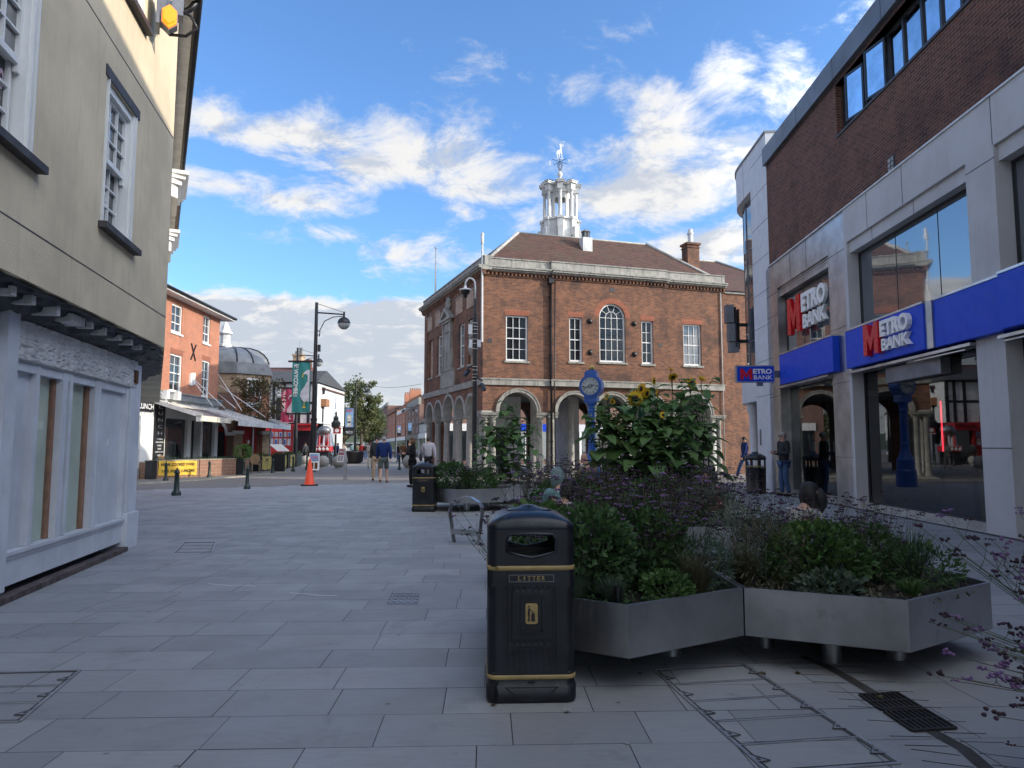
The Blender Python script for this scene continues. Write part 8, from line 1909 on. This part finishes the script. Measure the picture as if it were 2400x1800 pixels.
# ================================================================ plants in the planters
def inhex(V, r_, m=.12):
    cx = sum(v[0] for v in V) / 6; cy = sum(v[1] for v in V) / 6; R_ = hypot(V[0][0] - cx, V[0][1] - cy) * .86 - m
    while True:
        x, y = r_.uniform(-1, 1) * R_, r_.uniform(-1, 1) * R_
        if x * x + y * y < R_ * R_: return cx + x, cy + y
def verbena_proto(seed, n, h, spread, lean=(0, 0), purple=.35, headr=.016, leafy=1.0):
    r = thing('verbena', 'x', 'flowering plant', (0, 0, 0)); r_ = random.Random(seed); st = MB(); hd = MB(); dk = MB()
    for k in range(n):
        a = r_.random() * 2 * pi; rr = .10 * sqrt(r_.random()); b0 = Vector((cos(a) * rr, sin(a) * rr, 0)); hh = h * r_.uniform(.5, 1.08); out = spread * r_.uniform(.2, 1.1)
        tip = b0 + Vector((cos(a) * out + lean[0] * hh, sin(a) * out + lean[1] * hh, hh)); mid = b0.lerp(tip, .5) + Vector((-cos(a), -sin(a), 0)) * out * .22
        st.tube([b0, b0.lerp(mid, .6) + Vector((0, 0, .03)), mid.lerp(tip, .45), tip], .0026, 3, r1=.0014)
        pts = [tip]; 
        for q in (-1, 1):
            if r_.random() < .85:
                aa = r_.random() * 6.28; sp = mid.lerp(tip, r_.uniform(.2, .7)); e = sp + Vector((cos(aa) * .07, sin(aa) * .07, r_.uniform(.06, .16))) * (h / .7); st.tube([sp, sp.lerp(e, .5) + Vector((cos(aa), sin(aa), -.2)) * .012, e], .0016, 3, r1=.001); pts.append(e)
        for p in pts:
            R_ = headr * r_.uniform(.55, 1.25)
            M_ = hd if r_.random() < purple else dk
            for m in range(r_.randint(5, 8)):
                o_ = Vector((r_.gauss(0, .8) * R_, r_.gauss(0, .8) * R_, abs(r_.gauss(0, .35)) * R_)); M_.ball(p + o_, R_ * .45, 5, sz=.8)
        for m in range(int(3 * leafy)):
            t_ = r_.uniform(.05, .8); p = b0.lerp(mid, t_); aa = r_.random() * 6.28; d = Vector((cos(aa), sin(aa), r_.uniform(-.1, .7))).normalized(); L = r_.uniform(.04, .09); v = d.cross(Vector((0, 0, 1))).normalized() * L * .09
            st.add([p, p + d * L * .5 + v, p + d * L - Vector((0, 0, .01)), p + d * L * .5 - v], [(0, 1, 2, 3)])
    st.build('stems', 'stem_brown' if seed % 3 == 0 else 'stem', r); dk.build('seed_heads', 'verb_dark', r); hd.build('flower_heads', 'verb_purple', r); return r
PROTO = [verbena_proto(s_, 26, .62, .26, purple=pu, headr=hr) for s_, pu, hr in ((1, .28, .015), (3, .12, .014), (5, .10, .013), (8, .4, .015))]
def place(proto, x, y, z, rz, sc, label, group, first=set()):
    if proto.name in first: return dup(proto, (x, y, z), rz, label, group, sc)
    first.add(proto.name); proto.location = (x, y, z); proto.rotation_euler = (0, 0, rz); proto.scale = (sc,) * 3 if not hasattr(sc, '__len__') else sc; proto['label'] = label; proto['group'] = group; return proto
rp = random.Random(21)
def fill_verbena(V, n, sc0, sc1, where, protos, m=.12, bias=None):
    for k in range(n):
        x, y = inhex(V, rp, m)
        if bias: x, y = bias(x, y)
        place(PROTO[rp.choice(protos)], x, y, .40, rp.random() * 6.28, rp.uniform(sc0, sc1), 'purple verbena clump in the ' + where, 'verbena clumps in the ' + where)
fill_verbena(VA, 15, .9, 1.3, 'nearest planter behind the bin', (0, 1, 3), bias=lambda x, y: (x * .75 + .1, y * .6 + 2.3))
fill_verbena(VD, 13, 1.0, 1.35, 'middle planter', (0, 1, 2, 3))
fill_verbena(VF, 13, .8, 1.25, 'planter in front of the sunflowers', (1, 2, 3))
fill_verbena(VB, 12, .7, 1.05, 'right planter by the bank window', (1, 2), bias=lambda x, y: (x * .8 + .45, y * .55 + 2.5))
fill_verbena(VC, 8, .9, 1.25, 'planter by the farther bin', (0, 1, 3)); fill_verbena(VE, 7, .9, 1.2, 'sunflower planter', (1, 2)); fill_verbena(VH, 5, .8, 1.1, 'leafy planter beyond the far bin', (0, 3))
# two drooping clumps over the left edge and the near right corner
dr = verbena_proto(31, 12, .55, .12, lean=(-.55, -.1), purple=.2, headr=.013); place(dr, -.02, 5.35, .42, 0, 1.0, 'verbena drooping over the left edge of the nearest planter', 'drooping verbena'); del dr['group']
for i, (x, y, ln, h_, lb) in enumerate(((2.50, 2.80, (-2.4, -.2), .28, 'upper verbena clump leaning in from the right edge'), (2.48, 2.62, (-4.5, .1), .16, 'middle verbena clump leaning in from the right edge'), (2.46, 2.42, (-6.5, .1), .11, 'lowest verbena clump leaning in from the lower right corner'), (2.55, 2.98, (-.85, .1), .68, 'tallest verbena clump leaning in at the right edge beside the planter'), (2.46, 2.28, (-9.0, .3), .075, 'short verbena clump in the lower right corner, nearest the drain'))):
    g = verbena_proto(41 + i, 20, h_, .18, lean=ln, purple=.45, headr=.017, leafy=4); place(g, x, y, .42, 0, 1.0, lb, None); del g['group']
# leafy shrubs
def shrub(x, y, z, rx, rz_, n, s_, mat, label, seed, group='leafy shrubs in the steel planters', wid=.35):
    r = thing('shrub', label, 'shrub', (x, y, z), 0, group); leafball((0, 0, rz_ * .55), rx, rz_ * .6, n, s_, seed, mat, 'foliage', r, wid=wid)
    b = MB(); r_ = random.Random(seed)
    for k in range(9): a = r_.random() * 6.28; b.tube([(0, 0, 0), (cos(a) * rx * .3, sin(a) * rx * .3, rz_ * .3), (cos(a) * rx * .7, sin(a) * rx * .7, rz_ * .75)], .004, 4)
    b.build('stems', 'stem', r); return r
shrub(.52, 4.86, .42, .30, .50, 1500, .055, 'leaf_dark', 'dense dark green shrub close behind the foreground bin', 1)
shrub(.95, 5.25, .42, .34, .46, 1300, .060, 'leaf_dark', 'dark green shrub in the centre of the nearest planter', 2)
shrub(.20, 5.3, .42, .30, .50, 900, .055, 'leaf_mid', 'mid green shrub in the left back of the nearest planter', 3)
shrub(.98, 4.58, .42, .16, .16, 420, .04, 'leaf_mid', 'low bright green herb at the front rim of the nearest planter', 4)
shrub(1.30, 5.0, .42, .22, .30, 900, .05, 'leaf_blue', 'grey-green fine-leaved shrub at the right of the nearest planter', 5, wid=.12)
shrub(2.15, 5.10, .42, .34, .38, 1500, .052, 'leaf_mid', 'bright green shrub in the middle of the right planter', 6)
shrub(2.55, 5.35, .42, .30, .36, 1000, .052, 'leaf_dark', 'dark shrub behind the bright one in the right planter', 7)
shrub(1.80, 5.55, .42, .30, .46, 1200, .05, 'lavender', 'grey-green lavender mound at the left of the right planter', 8, wid=.12)
shrub(2.85, 5.05, .42, .26, .26, 700, .045, 'leaf_dark', 'low dark shrub at the right rim of the right planter', 9, wid=.2)
shrub(2.05, 4.72, .42, .18, .14, 420, .05, 'leaf_blue', 'low blue-green plant at the front rim of the right planter', 10)
shrub(1.75, 5.0, .42, .22, .40, 700, .05, 'stem_brown', 'brownish wiry shrub at the shared corner of the two near planters', 11, wid=.1)
shrub(-1.35, 15.9, .42, .42, .55, 1100, .08, 'leaf_dark', 'dark green shrub in the planter beside the farther bin', 12)
shrub(-.7, 15.9, .42, .40, .40, 900, .07, 'leaf_mid', 'mid green shrub in the planter beside the farther bin', 13)
shrub(.8, 10.3, .42, .5, .45, 1200, .07, 'leaf_dark', 'dark shrub under the purple flowers of the middle planter', 14)
shrub(2.3, 8.7, .42, .5, .42, 1300, .06, 'lavender', 'grey-green mound in the planter in front of the sunflowers', 15, wid=.13)
shrub(1.9, 9.3, .42, .5, .5, 1100, .06, 'leaf_dark', 'dark shrub in the planter in front of the sunflowers', 16)
shrub(2.4, 12.0, .42, .7, .6, 1500, .08, 'leaf_dark', 'dark undergrowth at the foot of the sunflowers', 17)
shrub(-.02, 4.72, .36, .09, .14, 160, .04, 'leaf_light', 'small sprig sticking out left of the foreground bin', 18)
# grass tufts
def tuft(x, y, z, r0, h, n, mat, label, seed, group='grass tufts in the planters'):
    b = MB(); r_ = random.Random(seed)
    for k in range(n):
        a = r_.random() * 6.28; o_ = r0 * r_.random() ** .5; hh = h * r_.uniform(.5, 1.1); w = .0022; p0 = Vector((cos(a) * .03, sin(a) * .03, 0)); t_ = Vector((cos(a) * o_ * 1.6, sin(a) * o_ * 1.6, hh)); m_ = p0.lerp(t_, .5) + Vector((0, 0, hh * .18)); s_ = Vector((-sin(a), cos(a), 0)) * w
        b.add([p0 - s_, p0 + s_, m_ + s_, m_ - s_, t_], [(0, 1, 2, 3), (3, 2, 4)])
    tag(b.build('grass_tuft', mat, loc=(x, y, z)), label, 'grass', group)
tuft(.62, 4.50, .42, .10, .18, 320, 'leaf_blue', 'blue-green grass tuft right of the bin at the planter front', 1); tuft(.40, 4.55, .42, .09, .2, 260, 'leaf_blue', 'grass tuft half behind the bin', 2); tuft(1.22, 4.78, .42, .12, .28, 420, 'stem_brown', 'dry brown grass tuft near the right of the nearest planter', 3); tuft(1.62, 5.05, .42, .12, .3, 420, 'stem_brown', 'dry grass tuft at the left end of the right planter', 4)
tuft(2.9, 5.25, .42, .18, .42, 380, 'leaf_blue', 'tall thin grass tuft at the right end of the right planter', 5); tuft(2.62, 4.75, .42, .10, .12, 200, 'leaf_mid', 'tiny green tuft at the front right corner of the right planter', 6); tuft(-1.1, 15.7, .42, .2, .25, 500, 'lavender', 'pale tuft in the planter beside the farther bin', 7)
# round broad leaves in the right planter
def rosette(x, y, z, n, L, mat, label, seed):
    b = MB(); r_ = random.Random(seed)
    for k in range(n):
        a = k * 2.4 + r_.random() * .4; l_ = L * r_.uniform(.6, 1); el = r_.uniform(.1, .7); d = Vector((cos(a) * cos(el), sin(a) * cos(el), sin(el))); s_ = Vector((-sin(a), cos(a), 0)); c_ = d * l_ * .75 + Vector((0, 0, .03)); up = d.cross(s_) * -1
        m = 9; vs = [c_] + [c_ + (d * cos(t_) * .5 + s_ * sin(t_) * .5) * l_ * (1 + .12 * sin(5 * t_)) + Vector((0, 0, .012 * sin(3 * t_))) for t_ in [2 * pi * q / m for q in range(m)]]
        b.add(vs, [(0, 1 + q, 1 + (q + 1) % m) for q in range(m)]); b.tube([(0, 0, 0), c_], .003, 3)
    tag(b.build('broad_leaf_plant', mat, loc=(x, y, z)), label, 'plant')
rosette(2.2, 4.75, .43, 14, .13, 'leaf_blue', 'broad round-leaved plant at the front of the right planter', 1); rosette(.92, 4.85, .46, 12, .14, 'leaf_dark', 'broad lobed-leaf plant in the nearest planter', 2)
# small dark spotlight post in the nearest planter
r = thing('garden_spotlight', 'short black cylindrical spotlight at the front of the nearest planter', 'spotlight', (.635, 4.36, .43)); b = MB(); b.cyl((0, 0, 0), (0, 0, .10), .024, n=16); b.cyl((0, 0, .1), (0, 0, .135), .027, n=16); b.build('housing', 'black_metal', r)

# ---- sunflowers
def leafshape(b, p, d, L, W, r_, m=0):
    """drooping heart-shaped leaf"""
    s_ = Vector((-d.y, d.x, 0)); s_ = s_.normalized() if s_.length > .01 else Vector((1, 0, 0)); dr = r_.uniform(.1, .65); rows = []
    prof = [(0, .0), (.05, .30), (.18, .46), (.36, .52), (.56, .47), (.74, .34), (.9, .15), (1, 0)]
    for t_, w in prof:
        c_ = p + d * L * t_ + Vector((0, 0, -dr * L * t_ * t_ + .08 * L * sin(t_ * 3))); back = -d * (.14 * L if .01 < t_ < .1 else 0)
        rows.append([c_ + s_ * W * w + back + Vector((0, 0, .10 * W * w * 2)), c_, c_ - s_ * W * w + back + Vector((0, 0, .10 * W * w * 2))])
    b.grid([[tuple(v) for v in r] for r in rows], m, True)
def head(parent, p, d, R_, r_, closed=False):
    d = d.normalized(); u = d.orthogonal().normalized(); v = d.cross(u); b = MB(); n = 22
    for layer in range(2):
        for k in range(n):
            a = 2 * pi * (k + .5 * layer) / n + r_.gauss(0, .05); o_ = u * cos(a) + v * sin(a); t_ = -u * sin(a) + v * cos(a); L = R_ * r_.uniform(.85, 1.08); bend = r_.uniform(-.1, .35) * (1 if not closed else -2)
            q0 = p + o_ * R_ * .40; b.add([q0 - t_ * R_ * .05, q0 + t_ * R_ * .05, p + o_ * L * .75 + t_ * R_ * .10 + d * R_ * bend * -.2, p + o_ * L - d * R_ * bend, p + o_ * L * .75 - t_ * R_ * .10 + d * R_ * bend * -.2], [(0, 1, 2, 4), (4, 2, 3)])
    h = b.build('flower_head', 'petal', parent)
    b = MB(); vs = []; nn = 18; rings = ((.0, .10), (.18, .11), (.34, .06), (.44, -.02), (.40, -.12))
    for (rr, off) in rings[1:]: vs += [p + (u * cos(2 * pi * j / nn) + v * sin(2 * pi * j / nn)) * R_ * rr + d * R_ * off for j in range(nn)]
    vs.append(p + d * R_ * .09); c0 = len(vs) - 1
    b.add(vs, [(k * nn + j, k * nn + (j + 1) % nn, (k + 1) * nn + (j + 1) % nn, (k + 1) * nn + j) for k in range(3) for j in range(nn)] + [(j, c0, (j + 1) % nn) for j in range(nn)], 0, True); b.build('seed_disc', 'seed', h)
    b = MB()
    for k in range(12): a = 2 * pi * k / 12; o_ = u * cos(a) + v * sin(a); t_ = -u * sin(a) + v * cos(a); q0 = p + o_ * R_ * .3 - d * R_ * .12; b.add([q0 - t_ * R_ * .1, q0 + t_ * R_ * .1, q0 + o_ * R_ * .4 - d * .01], [(0, 1, 2)])
    b.build('sepals', 'leaf_sun', h)
def sunflower(x, y, H_, seed, label, heads=(), nl=13, LL=.36, group='sunflowers', z=.42, branch=5, mat='leaf_sun'):
    r = thing('sunflower', label, 'sunflower', (x, y, z), 0, group); r_ = random.Random(seed); st = MB(); lf = MB(); lx, ly = r_.gauss(0, .05), r_.gauss(0, .05)
    top = Vector((lx, ly, H_)); path = [Vector((0, 0, 0)), Vector((lx * .2, ly * .2, H_ * .35)), Vector((lx * .6, ly * .5, H_ * .7)), top]; st.tube(path, .013, 6, r1=.006)
    def on(t_): k = min(2, int(t_ * 3)); return path[k].lerp(path[k + 1], t_ * 3 - k)
    nl = int(nl * 1.4)
    for k in range(nl):
        t_ = .10 + .86 * k / nl + r_.gauss(0, .02); a = k * 2.4 + r_.gauss(0, .3); p = on(min(.98, t_)); s_ = LL * (1.15 - .55 * t_) * r_.uniform(.75, 1.15); el = r_.uniform(.0, .5); d = Vector((cos(a) * cos(el), sin(a) * cos(el), sin(el))); q = p + d * s_ * .45
        st.tube([p, p + d * s_ * .25 + Vector((0, 0, .02)), q], .004, 4); lf_d = Vector((cos(a), sin(a), r_.uniform(-.3, .15))).normalized(); leafshape(lf, q, lf_d, s_, s_ * .85, r_)
    for k in range(branch):
        t_ = r_.uniform(.55, .9); p = on(t_); a = r_.random() * 6.28; e = p + Vector((cos(a) * .22, sin(a) * .22, .28)) * r_.uniform(.7, 1.1); st.tube([p, p.lerp(e, .5) + Vector((cos(a), sin(a), 0)) * .03, e], .006, 5)
        for m in range(4): aa = r_.random() * 6.28; leafshape(lf, p.lerp(e, .2 + .24 * m), Vector((cos(aa), sin(aa), .1)), LL * .5, LL * .42, r_)
    st.build('stem', 'stem', r); lf.build('leaves', mat, r)
    for (dx_, dz_, R_, dirv, cl) in heads:
        p = Vector((lx + dx_, ly - .05, H_ + dz_)); s2 = MB(); s2.tube([top + Vector((0, 0, -.25)), Vector((p.x * .8, ly, p.z - .1)), p - Vector(dirv).normalized() * .03], .006, 5); s2.build('flower_stalk', 'stem', r); head(r, p, Vector(dirv), R_ * 1.15, r_, cl)
    return r
def SF(px, py, Y, seed, label, heads=(), **k):
    """stand a sunflower so that its top reaches pixel px, py at depth Y"""
    p = P(px, py, Y); return sunflower(p.x, Y, p.z - .42, seed, label, heads, **k)
fr = (-.25, -1, .15)
SF(1484, 920, 11.6, 1, 'tallest foreground sunflower with the largest open yellow head', [(-.03, -.10, .125, (-.1, -1, .05), 0)])
SF(1487, 905, 12.0, 2, 'sunflower left of centre with two heads turned left', [(-.02, -.05, .10, (-.9, -.5, .1), 0), (.08, -.13, .09, (.6, -.6, -.2), 0)])
SF(1425, 925, 12.1, 3, 'leftmost sunflower with two small heads near the blue clock', [(-.02, -.03, .06, (-1, -.4, 0), 1), (.07, -.12, .05, (.4, -1, .1), 1)], nl=12)
SF(1535, 893, 12.4, 4, 'sunflower with a small brown-centred head in the middle', [(-.02, .0, .07, (.8, -.6, 0), 0)])
SF(1547, 925, 11.9, 5, 'sunflower with a narrow head seen from the side', [(.0, 0, .085, (.95, -.3, 0), 0)])
SF(1570, 890, 12.3, 6, 'sunflower with a drooping dark-centred head right of the middle', [(0, .03, .085, (.2, -.7, -.7), 0), (-.03, .16, .06, (0, -.2, 1), 1)])
SF(1620, 895, 12.2, 7, 'right sunflower with a tall open head', [(.02, -.02, .095, (.35, -.9, .1), 0)])
SF(1645, 885, 12.6, 8, 'rightmost flowering sunflower with a small high head', [(.0, -.02, .08, (.3, -.4, .8), 1)])
SF(1560, 970, 11.5, 9, 'lower sunflower with one small head among the leaves', [(.0, -.02, .055, (.2, -1, .3), 0)])
SF(1450, 960, 11.7, 10, 'leafy sunflower without an open head at the left', (), nl=14, LL=.34, mat='leaf_sun_low'); SF(1510, 985, 11.4, 11, 'low leafy sunflower in front of the group', (), nl=12, LL=.36); SF(1600, 965, 11.6, 12, 'leafy sunflower without a head right of the middle', (), nl=14, LL=.33)
SF(1660, 985, 11.9, 13, 'low leafy sunflower at the right end', (), nl=9, LL=.26); SF(1590, 930, 12.7, 14, 'leafy sunflower at the back right', (), nl=14, LL=.3); SF(1515, 935, 12.8, 15, 'leafy sunflower at the back', (), nl=14, LL=.3); SF(1415, 1000, 11.6, 16, 'low sunflower with pale lower leaves at the left end', (), nl=9, LL=.34, mat='leaf_sun_low'); SF(1540, 1010, 11.2, 17, 'lowest leafy sunflower at the very front', (), nl=10, LL=.33)
for q_ in range(9):
    SF(1405 + q_ * 32, 960 + (q_ * 37) % 70, 11.5 + (q_ * 5 % 9) * .18, 90 + q_, 'leafy sunflower without a head filling the flowering group', (), nl=11, LL=.36, group='headless sunflowers in the flowering group')
for i, (px, py, Y, lb) in enumerate(((1190, 928, 17.9, 'tallest leafy sunflower before the left arches'), (1215, 955, 18.1, 'leafy sunflower right of the tallest before the arches'), (1240, 1000, 18.3, 'short leafy sunflower at the right before the arches'), (1150, 975, 18.0, 'leafy sunflower left of the tallest before the arches'), (1172, 1000, 17.6, 'short leafy sunflower in front of the left arch'), (1205, 1000, 17.5, 'low leafy sunflower at the front before the arches'), (1130, 1020, 18.2, 'smallest leafy sunflower beside the camera mast'))):
    SF(px, py, Y, 60 + i, lb, (), nl=13, LL=.34, group='leafy plants before the town hall arches', mat='leaf_mid' if i % 2 else 'leaf_sun')

# low ground cover filling the soil of the two near planters
for V, nm, sd_ in ((VA, 'nearest', 5), (VB, 'right', 6)):
    b = MB(); r_ = random.Random(sd_)
    for k in range(1500):
        x, y = inhex(V, r_, .02); a = r_.random() * 6.28; L = r_.uniform(.02, .05); d = Vector((cos(a), sin(a), r_.uniform(.1, 1.2))).normalized(); v = d.cross(Vector((0, 0, 1))).normalized() * L * .3; p = Vector((x, y, .43 + .03 * r_.random()))
        b.add([p, p + d * L * .5 + v, p + d * L, p + d * L * .5 - v], [(0, 1, 2, 3)])
    o = b.build('ground_cover', 'leaf_dark' if sd_ == 5 else 'stem_brown'); tag(o, 'low ground cover over the soil of the %s planter' % nm, 'ground cover', kind='stuff')
